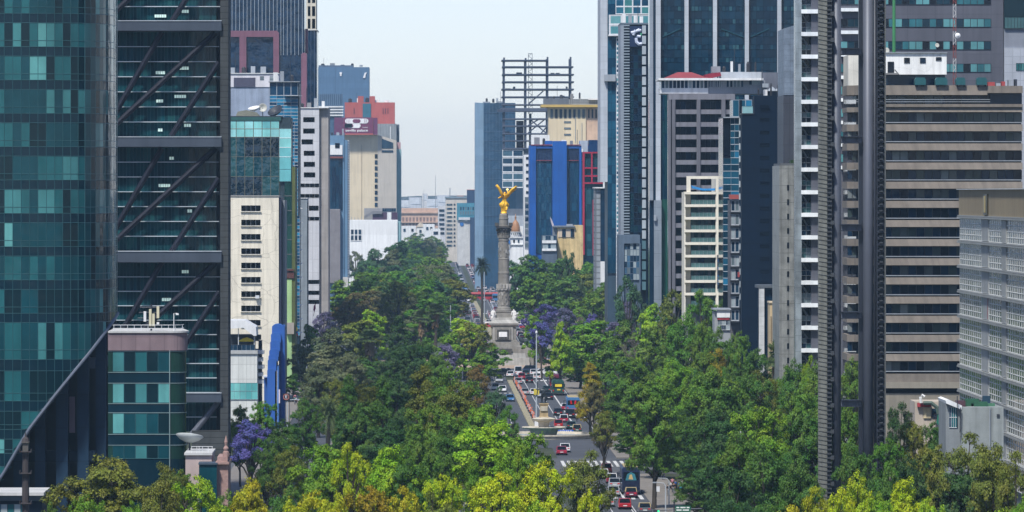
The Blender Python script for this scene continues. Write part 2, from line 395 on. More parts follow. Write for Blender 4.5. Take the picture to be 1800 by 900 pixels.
# ---- small teal office in front -------------------------------------------------------------
def teal_office():
    b = Bld('teal_office_block', 'low teal glass office block with a mauve parapet and rounded corner', 730, 196, 326)
    pink = M('mauve_fascia', (.22, .16, .17), .8, panel=(1.6, 3), joint=.7)
    s = b.k
    def rounded(name, y0, y1, r_out, mat, parent=None):
        pts = [(b.X(190), 0)]
        cx, cy, rr = b.X(300), 1.75 - .0, b.X(326) - b.X(300)
        for i in range(9):
            a = PI / 2 * i / 8; pts.append((cx + rr * math.sin(a) + r_out * math.sin(a), rr * 1.0 - rr * math.cos(a) - r_out * math.cos(a)))
        pts[0] = (b.X(190), -r_out)
        pts += [(pts[-1][0] - 1.3, 16), (pts[0][0], 16)]
        m = MB(); n = len(pts); z0, z1 = b.Z(y1), b.Z(y0)
        vs = [(x, y, z0) for x, y in pts] + [(x, y, z1) for x, y in pts]
        m.mesh(vs, [tuple(range(n))[::-1], tuple(range(n, 2 * n))] + [(i, (i + 1) % n, (i + 1) % n + n, i + n) for i in range(n)], mat)
        return m.build(name, parent or b.t)
    rounded('wall', 616, None, 0, TSP)
    rounded('parapet', 585, 616, .18, pink)
    rounded('roof_deck', 582, 585, .35, M('pale_slab', (.5, .5, .48), .8))
    cg = G('corner_glass', (.012, .045, .035))
    for y0, y1 in ((618, 653), (674, 708), (726, 762), (783, 806)):
        b.panes('window_band', 198, y0, 298, y1, 5, 1, [T0, T1, T2, T3, T4], TFR, d=-.08, fx=.09, fy=.08, wts=[.3, .25, .2, .15, .1])
        rounded_strip = rounded('corner_glazing', y0 - 1, y1 + 1, .02, cg)
    for y in (617, 654, 673, 709, 725, 763, 782): rounded('string_course', y, y + 1, .09, M('pale_line', (.2, .28, .28), .5))
    b.box('corner_mullion', 297.6, 616, 299, None, -.2, .1, M('pale_line', (.2, .28, .28), .5))
    rail = M('rail_white', (.6, .62, .63), .5); m = MB()
    for y in (571.5, 577.5): m.tube([(b.X(198), .3, b.Z(y)), (b.X(300), .3, b.Z(y)), (b.X(316), 1.2, b.Z(y)), (b.X(321), 4, b.Z(y))], .035, rail, 5)
    for x, d in ((200, .3), (212, .3), (224, .3), (236, .3), (248, .3), (260, .3), (272, .3), (284, .3), (296, .3), (308, .8), (319, 3)):
        m.tube([(b.X(x), d, b.Z(583)), (b.X(x), d, b.Z(571))], .03, rail, 5)
    m.build('railing', b.t)
    a = Bld('phone_mast', 'cluster of pale panel antennas on a steel frame on the teal office roof', 728, 252, 275, 'antenna mast')
    a.tube('pole', [(264, 582, 3), (264, 536, 3)], .12, STEEL); a.tube('frame', [(240, 560, 3), (278, 560, 3)], .05, STEEL); a.tube('frame', [(244, 541, 3), (280, 541, 3)], .05, STEEL)
    a.tube('frame', [(242, 550, 3.2), (276, 550, 3.2)], .04, STEEL)
    for x, y0, y1, mt in ((253, 548, 566, WHITE), (262.5, 544, 574, M('cream_panel', (.62, .58, .40), .6)), (268, 552, 574, M('cream_panel', (.62, .58, .40), .6)), (276, 539, 560, M('cream_panel', (.62, .58, .40), .6)), (276, 567, 571, WHITE)):
        a.box('panel_antenna', x - 2.2, y0, x + 2.2, y1, 2.5, 2.9, mt)
    l = Bld('roof_lamp', 'thin white lamp post at the rim of the teal office roof', 729, 303, 312, 'lamp')
    l.tube('post', [(305, 582, 1), (305, 551, 1), (311, 551, 1)], .05, WHITE); l.box('lamp_head', 308.5, 551, 313.5, 554, .8, 1.3, WHITE)
    d = Bld('satellite_dish', 'large pale dish tilted up beside the teal office corner', 722, 322, 346, 'dish')
    m = MB(); m.lathe([(.05, -.5), (.5, -.42), (1.1, -.15), (1.55, .25), (1.5, .3), (1.05, -.05), (.4, -.3), (.05, -.38)], M('dish_grey', (.45, .48, .47), .6), 20)
    o = m.build('dish', d.t, (d.X(333), 0, d.Z(770)), True); o.rotation_euler = (math.radians(-12), .1, 0)
    d.tube('post', [(333, 772, .2), (333, 800, .6)], .1, STEEL)
    t = Bld('roof_terrace', 'pink terrace block with a white rail and teal side below the dish', 715, 322, 382)
    t.box('wall', 326, 800, 372, None, 0, 12, M('pink_render', (.45, .36, .33), .85)); t.box('roof_slab', 324, 796, 373, 800, -.3, 12, M('pale_slab', (.5, .5, .48), .8))
    t.box('glass_wing', 352, 814, 383, None, -4, -.3, T1); t.box('wing_roof', 351, 811, 384, 814, -4.2, -.2, M('slate_fascia', (.05, .075, .10), .5))
    m = MB()
    for y in (785, 790): m.tube([(t.X(336), 0, t.Z(y)), (t.X(374), 0, t.Z(y))], .03, WHITE, 5)
    for x in (337, 346, 350, 356, 366, 373): m.tube([(t.X(x), 0, t.Z(797)), (t.X(x), 0, t.Z(784.5))], .03, WHITE, 5)
    m.build('railing', t.t)
    h = Bld('pink_stone_house', 'old pink stone house with a pinnacle at the foot of the concrete wall', 712, 378, 404)
    pk = M('pink_stone', (.34, .22, .19), .9, bump=.3)
    h.box('wall', 381, 816, 401, None, 0, 9, pk); h.box('cornice', 379, 812, 403, 816, -.4, 9.4, pk); h.box('parapet', 382, 803, 400, 812, 0, 8.6, pk)
    m = MB(); m.lathe([(.35, 0), (.35, .5), (.22, .6), (.3, .9), (.12, 1.2), (.2, 1.6), (.02, 2.3)], pk, 10); m.build('pinnacle', h.t, (h.X(397), .5, h.Z(803)))
teal_office()

def lantern_mast():
    b = Bld('lantern_mast', 'dark iron mast with three stacked platforms and a lantern before the curved tower', 620, 38, 52, 'lamp post')
    ir = M('iron_brown', (.05, .042, .042), .8)
    b.tube('pole', [(45, 905, 0), (45, 790, 0)], [.36, .30], ir, n=8)
    m = MB(); m.tube([(b.X(45), 0, 0), (b.X(45), 0, b.Z(905))], .4, ir, 8); m.build('pole_base', b.t)
    for y in (793, 831, 884):
        b.boxes('platform', [(36, y, 55, y + 1.6, -.7, .7), (35, y - 4, 36, y + 2, -.75, .75), (54.5, y - 4, 55.5, y + 2, -.75, .75), (40, y + 1.6, 50, y + 6, -.5, .5)], ir)
    b.boxes('lantern', [(40, 778, 50, 793, -.35, .35), (38.5, 776.5, 51.5, 778.5, -.5, .5)], M('lantern_metal', (.09, .085, .075), .7))
    m = MB(); m.lathe([(.4, 0), (.3, .3), (.08, .5), (.03, .9)], ir, 8); m.build('finial', b.t, (b.X(45), 0, b.Z(776.5)))
lantern_mast()

# ---- cream slab with cracked render ---------------------------------------------------------
def cream_slab():
    b = Bld('cream_slab_building', 'narrow cream tower with cracked render and one column of strip windows', 1340, 400, 495)
    cr = M('cream_cracked', (.80, .74, .60), .85, 0, .10, .12, panel=(4.6, 3.05), joint=.86, jw=.06, cracks=.3, streak=.22)
    b.box('wall', 398, 345, 490, None, 0, 26, cr)
    b.box('side_wall', 490.02, 347, 494.5, None, .4, 26, M('side_navy', (.02, .025, .05), .5)); b.box('end_fin', 496, 352, 500, None, 3, 26, M('fin_grey', (.18, .20, .22), .7))
    for i in range(9):
        y = 361 + 25.15 * i
        w = b.window(424, y, 458, y + 10.5, 4, 1, [GD1, GD2, GM, GL], FR_ALU, wts=[.45, .3, .12, .13])
        b.box('sill', 423, y + 10.5, 459, y + 11.6, -.35, 0, cr, w)
    b.window(444, 588, 459, 599, 2)
    a = b.boxes('air_conditioner', [(449, 519, 456, 524.5, -.9, -.1)], FR_WHITE)
    b.box('parapet_cap', 397, 343.6, 491, 345, -.2, 26, M('cap_grey', (.35, .34, .32), .8))
    r = Bld('terrace_restaurant', 'white tiled block with a canopied roof terrace above turquoise glass', 1230, 402, 464)
    wt = M('white_tile', (.66, .68, .64), .55, 0, .1, .2, panel=(1.5, 2.7), joint=.7)
    r.box('wall', 400, 617, 452, None, 0, 14, wt); r.box('parapet', 399, 616, 453, 622, -.3, 14.3, M('parapet_grey', (.42, .43, .42), .8))
    r.panes('turquoise_glass', 401, 673, 453, 702, 5, 2, [G('turq_a', (.10, .38, .38)), G('turq_b', (.2, .55, .52)), G('turq_c', (.15, .47, .46))], FR_ALU, d=-.2)
    r.box('back_wall', 400, 590, 446, 616, 6, 14, M('interior_dark', (.015, .02, .03), .7))
    r.prism('canopy', [(400, 563), (430, 563), (450, 575), (451, 590), (446, 590), (428, 576), (400, 578)], -1, 13, M('canopy_white', (.72, .73, .72), .5))
    for x in (419, 447): r.box('post', x - .6, 577, x + .6, 617, 0, .2, FR_WHITE)
    r.panes('glass_rail', 402, 606, 448, 616, 6, 1, [GD3, GD2], FR_ALU, d=-.1)
    for i in range(5): r.boxes('balcony', [(452.2, 617 + i * 13, 463 - (i % 2) * 2, 623 + i * 13, 2, 9)], FR_WHITE); 
    r.box('stair_core', 452.2, 600, 458, None, 9, 14, GD2)
    u = Bld('yellow_parasol', 'yellow parasol open on the restaurant roof terrace', 1230, 420, 447, 'parasol')
    m = MB(); m.lathe([(1.55, 0), (1.5, .12), (.8, .5), (.05, .75)], M('parasol_yellow', (.85, .62, .02), .7), 8); m.build('canopy', u.t, (u.X(433), 2.6, u.Z(600.5)))
    m = MB(); m.tube([(u.X(433), 2.6, u.Z(617)), (u.X(433), 2.6, u.Z(597))], .05, FR_DARK); m.build('pole', u.t)
    u.t.location.z = 0
    # blue arches
    a = Bld('blue_arched_building', 'bright blue building stepping down in stacked round arches', 1200, 462, 503)
    bl = M('cobalt_render', (.02, .10, .36), .6, 0, .15, .2); bd = M('cobalt_deep', (.012, .055, .22), .6); bp = M('cobalt_pale', (.05, .17, .45), .6)
    tiers = [(478, 497, 570), (476.5, 494, 584), (475.5, 493, 597), (474, 491, 612), (473, 490, 621), (472, 487, 629), (471.5, 485, 646)]
    for i, (x0, x1, y) in enumerate(tiers):
        yb = tiers[i + 1][2] + 5 if i < 6 else None
        rr = (x1 - x0) / 2 * .55; pts = [(x0, (yb if yb else 340 + CH / a.k)), (x1, (yb if yb else 340 + CH / a.k))]
        pts += [(x1 - (x1 - x0) * .5 * (1 - math.cos(t)), y + rr - rr * math.sin(t)) for t in [PI * k / 10 for k in range(11)]]
        a.prism('arch_tier', pts, -1.3 * i, 8, bl)
    for x0, x1, y, mt in ((489, 491.5, 640, bp), (491.6, 494.6, 590, bd), (494.7, 500.5, 571, bl)):
        a.prism('fin_wall', [(x0, 340 + CH / a.k), (x1, 340 + CH / a.k), (x1, y + 3), ((x0 + x1) / 2, y), (x0, y + 3)], -8.6 if mt == bp else -.5, 9, mt)
    a.box('side_block', 464, 664, 472, None, 1, 8, bl); a.box('canopy', 463, 660, 482, 662, -3.5, 1, FR_WHITE)
    a.box('banner', 491.6, 682, 493.9, 706, -9, -8.7, M('banner_pale', (.6, .55, .62), .7))
    s = Bld('no_parking_sign', 'square dark sign with a white ringed letter E beside the blue building', 1120, 495, 512, 'sign')
    s.box('board', 497, 691.5, 509.5, 704, 0, .12, M('sign_black', (.012, .013, .016), .4)); s.tube('post', [(509, 725, .2), (509, 690, .2)], .06, STEEL)
    m = MB(); m.lathe([(.52, -.02), (.52, .02), (.40, .02), (.40, -.02)], M('sign_red', (.45, .18, .16), .5), 24); o = m.build('ring', s.t, (s.X(503), -.05, s.Z(697.7))); o.rotation_euler = (PI / 2, 0, 0)
    text('letter', 'E', .75, FR_WHITE, s.t, (s.X(503), -.06, s.Z(697.7)), True)
    m = MB(); m.tube([(s.X(509), .2, 0), (s.X(509), .2, s.Z(720))], .07, STEEL); m.build('post_base', s.t)
cream_slab()

# ---- glass towers behind the cream slab -----------------------------------------------------
def left_mid():
    b = Bld('turquoise_topped_tower', 'mirror glass tower with a bright turquoise top storey and roof dishes', 1440, 398, 520)
    rg = [G('mirror_teal', (.006, .05, .07), .05, .9, .7), G('mirror_deep', (.003, .016, .03), .05, .9, .7), G('mirror_mid', (.014, .075, .085), .05, .9, .7)]
    cy = [G('sky_cyan', (.25, .62, .60)), G('sky_cyan_b', (.33, .70, .70)), G('sky_cyan_c', (.16, .48, .50))]
    core = M('tower_core', (.02, .04, .05), .6)
    b.box('core_wall', 398, 206, 511, None, .3, 24, core)
    b.panes('turquoise_storey', 400, 212, 491, 241, 6, 2, cy, M('bronze_bar', (.12, .12, .09), .5), d=0, fx=.16, fy=.16)
    b.panes('mirror_wall', 400, 241, 491, 345, 6, 3, rg, M('bronze_bar', (.12, .12, .09), .5), d=0, fx=.16, fy=.1)
    b.panes('turquoise_wing', 491, 226, 512, 276, 1, 3, cy, FR_WHITE, d=-.3, fx=.1, fy=.14)
    b.panes('mirror_wing', 491, 276, 512, 319, 1, 2, rg + cy[2:], FR_DARK, d=-.3, fx=.1)
    gg = [G('bottle_glass', (.02, .075, .062)), G('bottle_glass_deep', (.012, .05, .045))]
    b.panes('green_glass', 500, 319, 513, 473, 1, 6, gg, FR_DARK, d=-.2, fy=.2)
    b.box('olive_wall', 513, 293, 519, None, -.1, 24, M('olive_panel', (.10, .12, .03), .7, panel=(9, 3.2)))
    b.box('lime_wall', 500, 490, 513, None, -.25, 3, M('lime_render', (.36, .55, .24), .8, panel=(9, 3), joint=.85, streak=.2))
    b.boxes('balcony_band', [(500, 473, 517, 476, -.8, 0), (500, 478, 517, 489, -.5, 0)], M('brick_red', (.10, .035, .03), .8))
    b.box('wall_box', 504, 567, 517, 587, -1.4, -.2, M('box_beige', (.36, .32, .27), .8))
    b.box('roof_rail', 400, 204, 497, 206, 0, .3, FR_DARK); b.box('green_parapet', 400, 205.5, 494, 212, -.1, 1, M('parapet_green', (.02, .09, .08), .6))
    b.prism('roof_block', [(413, 206), (417, 196), (432, 193), (450, 197), (458, 205)], 3, 9, M('block_concrete', (.22, .22, .17), .9, bump=.4))
    def dish(x, y, r, label, tilt, col):
        d = Bld('satellite_dish', label, 1442, x - 4, x + 4, 'dish'); m = MB()
        m.lathe([(.05, -.3 * r), (.5 * r, -.22 * r), (.85 * r, .0), (r, .25 * r), (.93 * r, .25 * r), (.5 * r, -.1 * r), (.05, -.2 * r)], col, 18)
        o = m.build('dish', d.t, (d.X(x), 4, d.Z(y)), True); o.rotation_euler = tilt
        d.tube('post', [(x, y, 4.2), (x, 206, 4.2)], .09, STEEL)
    dish(446, 191, 1.35, 'white dish facing up behind the concrete roof block', (.25, -.2, 0), WHITE)
    dish(461, 189, .95, 'round dish seen face on next to the white dish', (1.45, 0, .1), M('dish_ivory', (.5, .5, .44), .7))
    dish(484, 196, 1.8, 'dark dish tilted away at the roof edge by the blue grid tower', (.5, -.5, 0), FR_DARK)
    # blue grid tower
    c = Bld('blue_grid_tower', 'slim blue glass tower with a pale grid of ledges and bright balcony strip', 1540, 474, 528)
    bg = [G('azure_a', (.02, .16, .30)), G('azure_b', (.035, .24, .40)), G('azure_c', (.006, .04, .09)), G('azure_d', (.01, .09, .18))]
    c.box('core_wall', 474, 146, 526, None, .3, 20, M('azure_core', (.01, .03, .05), .5))
    c.panes('glass_crown', 474, 144, 524, 168, 4, 1, [bg[2], bg[3]], FR_ALU, d=0, fx=.2, fy=.2)
    for i in range(18): 
        y = 168 + 11.7 * i
        c.panes('glass_floor', 474 if y < 205 else (499 if y < 290 else 514), y, 524, y + 11.7, 4 if y < 290 else 2, 2, bg, FR_ALU, d=0, fx=.1, fy=.16, wts=[.3, .3, .15, .25])
    for i in range(18):
        y = 379 + 11.7 * i
        c.panes('glass_floor', 516, y, 527, y + 11.7, 2, 2, bg, FR_ALU, d=0, fx=.1, fy=.12)
    c.plant(476, 522, 143, 3, 12, 3, 5)
    for i in range(12): c.prism('white_fin', [(527, 364 + 24.4 * i), (532, 366.5 + 24.4 * i), (527, 367.5 + 24.4 * i)], 1, 6, WHITE)
    c.boxes('roof_fins', [(472, 143, 527, 144.3, -.6, 3), (500, 168, 531, 168.8, -1.5, 1)], FR_ALU)
    # plant floor block
    d = Bld('white_plant_block', 'white topped grey blue block with a dark loading bay on its roof storey', 1590, 396, 490)
    d.box('wall', 396, 153, 474, None, 0, 20, M('bluegrey_render', (.30, .36, .46), .85, streak=.3)); d.box('plant_storey', 396, 129.5, 490, 153, -.2, 20, M('lilac_white', (.66, .65, .68), .8, streak=.2))
    d.box('bay', 411, 136.5, 449, 153, -.25, .2, M('bay_dark', (.07, .07, .11), .6)); d.box('coping', 395, 128.4, 491, 129.6, -.5, 20.4, WHITE)
    d.panes('vent_panel', 457, 134, 464, 141, 1, 3, [GM], FR_ALU, d=-.26); d.panes('vent_panel', 474, 134, 486, 142, 1, 4, [GM, GL], FR_ALU, d=-.26)
    # tall navy tower with mauve frames
    e = Bld('navy_ribbed_tower', 'tall navy glass tower with thin pale ribs and mauve portal frames', 1680, 396, 540)
    ng = G('navy_glass', (.006, .026, .062), .1, .8, .5, .6, .5); mv = M('mauve_stone', (.20, .09, .13), .7, 0, .12, .2, panel=(30, 1.6), joint=.85)
    e.box('glass_wall', 396, -150, 535, None, 0, 28, ng)
    m = MB()
    for i in range(15):
        x = 401 + 6.6 * i; e.add(m, x, -150, x + .7, 54 if x < 490 else 97, -.25, .05, M('rib_pale', (.35, .42, .48), .5))
    for i in range(6): x = 498 + 6.6 * i; e.add(m, x, -150, x + .7, 97, -.25, .05, M('rib_pale', (.35, .42, .48), .5))
    m.build('rib_lines', e.t)
    d.plant(402, 470, 129, 4, 14, 4, 3)
    e.prism('mauve_lintel', [(396, 65), (490.5, 65), (490.5, 58), (487, 54), (396, 54)], -.9, .2, mv)
    e.box('mauve_column', 421, 65, 433, None, -.9, .2, mv); e.box('mauve_column', 480.5, 65, 490.5, None, -.9, .2, mv)
    e.prism('mauve_column', [(529.5, 345), (539.5, 345), (539.5, 96), (537, 93), (532, 93), (529.5, 96)], -1.5, 6, mv)
    e.box('mauve_column', 536, 50, 540.5, 93, 3, 9, mv)
    f = Bld('dark_slab_tower', 'near black glass slab beside the mauve round topped column', 1760, 540, 558)
    f.box('glass_wall', 539, 53, 557, None, 0, 24, ng); f.boxes('rib', [(546, 53, 547, 345, -.2, .1), (552, 53, 553.5, 345, -.2, .1)], M('rib_dim', (.05, .08, .14), .4)); f.box('roof_edge', 537, 52, 558.3, 53.2, -.3, 24, WHITE)
    g = Bld('ivory_tower', 'ivory stone tower with tall dark windows rising behind the black slab', 1850, 536, 556)
    g.box('wall', 533, -150, 555.5, None, 0, 22, M('ivory_stone', (.66, .61, .49), .85, panel=(40, 3), joint=.8))
    for y in (-34, -12, 11, 33): 
        g.window(541, y, 545.5, y + 17, 1); g.window(548.5, y, 554, y + 17, 1)
    # pale grey tower
    h = Bld('pale_grey_tower', 'pale grey tower with one column of dark windows and a taupe side wall', 1650, 522, 577)
    pg = M('palegrey_render', (.58, .59, .61), .8, 0, .1, .15, panel=(30, 3.3), joint=.75, streak=.15); tp = M('taupe_concrete', (.36, .34, .32), .85, panel=(30, 4), joint=.8, streak=.25)
    h.box('wall', 522, 190, 561, None, 0, 9, pg); h.box('side_wall', 561.02, 190, 577, None, 1.2, 34, tp); h.box('roof_slab', 521, 188.8, 577.5, 190, -.3, 34.2, WHITE)
    for y, x0, x1 in ((206, 533, 553), (226, 533, 553), (245, 530, 550), (265, 534, 553), (284.5, 534, 553.5), (303, 534, 554), (361.5, 543, 560)):
        h.window(x0, y, x1, y + 8.5, 3, wts=[.6, .25, .15])
    for y in (322.5, 341, 381): h.window(528, y, 561, y + 7, 4, 1, [GL, GL, GD1], FR_WHITE)
    for y in (492, 511, 527): h.window(541, y, 563 - 2.2, y + 7, 5 if y == 492 else 2, 1, [GD1, GD2], FR_DARK)
    h.plant(526, 574, 189, 3, 12, 4, 8)
    k = Bld('grey_infill_block', 'plain grey blue block wedged before the pale grey tower', 1600, 527, 541)
    k.box('wall', 526, 349, 540, None, 0, 20, M('infill_grey', (.25, .29, .32), .85, panel=(30, 3.4), joint=.8, streak=.2)); k.box('roof_edge', 525, 347.6, 541, 349, -.2, 20.3, FR_WHITE)
    k.box('pipe', 540.02, 356, 541.5, None, .5, 1, FR_DARK)
    fl = Bld('crimson_flag', 'small crimson flag on a slanting pole by the pale grey tower foot', 1560, 552, 557, 'flag')
    fl.tube('pole', [(551, 556, 0), (555, 532, 0)], .06, STEEL); fl.prism('cloth', [(551.5, 538), (554.5, 533), (555, 542), (552.5, 549), (550.5, 545)], -.05, .05, M('flag_crimson', (.4, .06, .16), .8))
    f2 = Bld('tricolour_flag', 'yellow, blue and red flag hanging by the lime wall', 1380, 520, 525, 'flag')
    f2.tube('pole', [(523.5, 598, 0), (520.5, 570, 0)], .05, STEEL)
    f2.boxes('yellow_band', [(520.6, 575, 523, 582, -.05, .05)], M('flag_yellow', (.8, .6, .02), .8)); f2.box('blue_band', 521, 582.02, 523.5, 586, -.05, .05, M('flag_blue', (.02, .05, .3), .8)); f2.box('red_band', 521.3, 586.02, 524, 590, -.05, .05, M('flag_red', (.5, .03, .03), .8))
    w = Bld('roadside_house', 'low white house end wall at the far end of the side street', 1500, 512, 536)
    w.box('wall', 500, 655, 531, None, 0, 10, M('house_white', (.55, .55, .52), .85)); w.box('roof', 499, 652, 535, 655, -.4, 10.4, M('house_roof', (.3, .3, .31), .8)); w.window(520, 664, 527, 678, 2)
left_mid()

# ---- far left cluster with the hotel --------------------------------------------------------
def left_far():
    b = Bld('steel_blue_tower', 'steel blue glass tower with white dotted edge left of the beige hotel', 2350, 577, 612)
    sb = M('steelblue_panel', (.13, .24, .36), .5, 0, .15, .1, panel=(20, 4)); 
    b.box('wall', 572, 238, 605, None, 0, 20, sb); b.box('side_wall', 605.02, 246, 611, None, .5, 46, sb)
    b.box('white_band', 574, 255, 602, 272, -.6, .2, WHITE); b.box('upper_window', 589, 251.5, 597, 260, -.8, 0, GD1)
    b.panes('mirror_glass', 578, 278, 602, 370, 4, 6, [G('deep_blue_a', (.004, .02, .05), .06, .8), G('deep_blue_b', (.008, .04, .08), .06, .8)], GD1, d=-.3, fx=.08)
    b.box('red_roof', 577, 275, 603, 278.2, -.8, .1, M('tile_red', (.2, .06, .05), .8))
    m = MB(); 
    for i in range(26): b.add(m, 578 + i * .78, 368, 578.5 + i * .78, 497, -2.4, -1.9, M('louvre_grey', (.34, .32, .33), .7))
    b.add(m, 577.8, 367.5, 598, 498, -1.95, 0, M('louvre_grey', (.34, .32, .33), .7)); m.build('louvre_screen', b.t)
    m = MB()
    for i in range(56): b.add(m, 611.02, 246 + i * 4.4, 612.6, 248.4 + i * 4.4, 1, 46, WHITE)
    b.add(m, 611.01, 246, 611.3, 495, 1, 46, sb); m.build('balcony_edge', b.t)
    b.box('base_block', 603, 487, 612, None, -3, 0, M('base_cream', (.5, .49, .45), .8))
    b.plant(580, 608, 238, 3, 12, 3, 9)
    # beige hotel
    h = Bld('beige_hotel_tower', 'beige hotel tower with a blank wall, a slot of small windows and a sloped shoulder', 3200, 600, 705)
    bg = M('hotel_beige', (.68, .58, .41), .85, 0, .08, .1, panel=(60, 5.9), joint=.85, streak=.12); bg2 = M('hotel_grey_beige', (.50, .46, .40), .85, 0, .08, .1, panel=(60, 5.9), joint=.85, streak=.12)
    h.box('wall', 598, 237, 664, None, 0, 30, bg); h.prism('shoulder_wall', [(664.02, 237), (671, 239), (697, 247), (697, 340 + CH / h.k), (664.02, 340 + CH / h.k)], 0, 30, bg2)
    h.boxes('glass_edge', [(697.03, 262, 705, None, 6, 60)], M('edge_teal', (.25, .42, .44), .5)); h.box('edge_pink', 697.03, 250, 704, 262, 6, 40, M('edge_rose', (.5, .3, .3), .8))
    for i in range(9): h.window(658.7, 271 + 10.65 * i, 663.6, 278 + 10.65 * i, 1, d=-.3)
    h.prism('slanted_window', [(671, 243.5), (691, 251), (691, 260.5), (671, 260.5)], -.3, .1, GD3); h.box('slot_window', 671, 264, 691, 267.5, -.3, .1, GD3)
    h.boxes('drain_pipe', [(635.3, 254, 636, 380, -.3, 0)], M('pipe_tan', (.4, .34, .25), .8))
    mr = M('sign_maroon', (.165, .032, .085), .5, 0, .08, .1)
    s = Bld('maroon_hotel_sign', 'maroon rooftop board with a white scroll emblem and the name sevilla palace', 3195, 588, 664, 'sign')
    s.box('board', 603, 206.5, 655.5, 234.5, -.8, 1.5, mr); s.boxes('side_board', [(587.5, 206.5, 602.6, 236.5, 0, 6)], M('sign_plum', (.13, .03, .09), .6)); s.boxes('side_board', [(655.9, 207, 663.5, 236.5, 0, 6)], M('sign_plum', (.13, .03, .09), .6))
    wm = M('sign_white', (.82, .82, .82), .5); m = MB()
    def stad(x0, y0, x1, y1, d0, d1, mat):
        rr = (y1 - y0) / 2; pts = []
        for k in range(9): a = PI / 2 + PI * k / 8; pts.append((x0 + rr + rr * math.cos(a), y0 + rr - rr * math.sin(a)))
        for k in range(9): a = -PI / 2 + PI * k / 8; pts.append((x1 - rr + rr * math.cos(a), y0 + rr - rr * math.sin(a)))
        m.prism([(s.X(x), s.Z(y)) for x, y in pts], d0, d1, mat)
    stad(606.5, 208.5, 647.5, 217, -.98, -.8, wm); stad(609, 216.6, 634, 225, -.98, -.8, wm)
    stad(620, 209.4, 633.8, 216, -1.06, -.9, mr); m.box(s.X(606), s.X(619), -1.06, -.9, s.Z(224.2), s.Z(217.6), mr); stad(603.5, 217.4, 621, 224.4, -1.06, -.9, mr)
    for x in (609.5, 613, 641, 644.5): m.box(s.X(x), s.X(x + .7), -1.03, -.9, s.Z(216), s.Z(209.5), mr)
    m.build('scroll_emblem', s.t)
    text('hotel_name', 'sevilla palace', 1.62, wm, s.t, (s.X(627), -.9, s.Z(229.3)), True, 1.32); text('hotel_word', 'hotel', .9, wm, s.t, (s.X(642), -.9, s.Z(224)), False, 1.4)
    # red penthouse block
    r = Bld('red_brick_block', 'brick red block with slit windows and a blue notch behind the hotel sign', 3350, 607, 694)
    rd = M('terracotta_render', (.42, .10, .085), .85, 0, .12, .1, streak=.12)
    r.box('wall', 606, 180, 694, None, 0, 20, rd); r.boxes('tower', [(629, 169, 639, 180, 0, 12)], rd); r.boxes('tower', [(649.5, 169, 659, 180, 0, 12)], rd)
    r.box('notch_glass', 637.5, 182, 652, 208, -.4, .1, G('notch_blue', (.05, .16, .22)))
    for x in (622, 673, 677, 681.5): r.box('slit_window', x, 190, x + .9, 200, -.3, .1, GD2)
    r.box('grey_annex', 664, 218, 697, None, -12, 0, M('annex_grey', (.26, .28, .29), .9, streak=.35)); r.box('annex_edge', 697.02, 219, 702, None, -6, 4, M('annex_dark', (.07, .09, .12), .7)); r.box('white_pipe', 686, 223, 687.2, 246, -12.4, -12, WHITE)
    r.plant(609, 690, 180, 3, 12, 5, 12)
    # distant steel blue block
    d = Bld('distant_blue_block', 'hazy steel blue block with two small white emblems near its roof', 3700, 555, 649)
    d.box('wall', 555, 118, 649, None, 0, 40, M('distant_blue', (.08, .16, .27), .6, 0, .08, .05, panel=(90, 3.2), joint=.75)); d.boxes('roof_house', [(560, 114.5, 621, 118, 4, 30)], M('roof_blue', (.08, .12, .18), .7))
    d.boxes('white_emblem', [(597, 127, 601, 130, -.5, 0), (597.6, 130.2, 600.4, 133.5, -.5, 0)], wm); d.prism('white_emblem', [(638, 137), (641, 128), (645, 127), (643, 131), (642, 137)], -.5, 0, wm); d.box('corner_line', 589, 118, 589.6, 200, -.2, .1, M('corner_blue', (.05, .1, .18), .6))
    e = Bld('striped_office_block', 'low block with blue and white floor stripes beside the red block', 3550, 560, 606)
    e.box('wall', 556, 165, 601, None, 0, 20, M('stripe_navy', (.05, .10, .17), .5))
    for i in range(11): e.box('mullion_fin', 562 + i * 3.4, 165, 563 + i * 3.4, 185, -.5, 0, M('fin_blue', (.14, .22, .32), .6))
    for y in (186.5, 191.5, 196.5, 201.5): e.box('white_stripe', 560, y, 603.5, y + 2.4, -1.2, 0, WHITE)
    # white hall and terrace
    w = Bld('white_hall', 'bright white hall with one dark corner window below the beige hotel', 3000, 610, 702)
    w.box('wall', 606, 387, 699, None, 0, 40, M('hall_white', (.85, .86, .85), .8, 0, .05, .1, panel=(30, 6), joint=.92)); w.panes('corner_window', 616, 403, 636, 423, 3, 2, [GD2, GD3], WHITE, d=-.3, fx=.5, fy=.4)
    w.box('side_wall', 699.02, 390, 704, None, 1, 50, M('edge_teal', (.25, .42, .44), .5))
    x = Bld('plum_terrace_block', 'plum and grey roof terrace block between the white hall and the hotel', 3060, 638, 700)
    x.box('wall', 640, 366, 696, None, 0, 20, M('terrace_grey', (.30, .30, .30), .8)); x.box('plum_wall', 655, 373.5, 699, 388, -2, 0, M('plum_wall', (.07, .03, .07), .7)); x.box('white_panel', 680.5, 373, 688, 388, -2.4, -2, WHITE)
    x.prism('stair', [(640, 380), (655, 371), (672, 371), (672, 376), (655, 376), (640, 385)], -3, -2, M('stair_grey', (.2, .2, .21), .8)); x.panes('window_band', 672, 366, 696, 372, 6, 1, [GD2, GD3], FR_ALU, d=-.3)
    for i in range(9): x.box('roof_stub', 617 + i * 6, 381 + (i % 3), 618 + i * 6, 387, 2, 3, FR_ALU)
    d.plant(562, 645, 117, 3, 20, 5, 14)
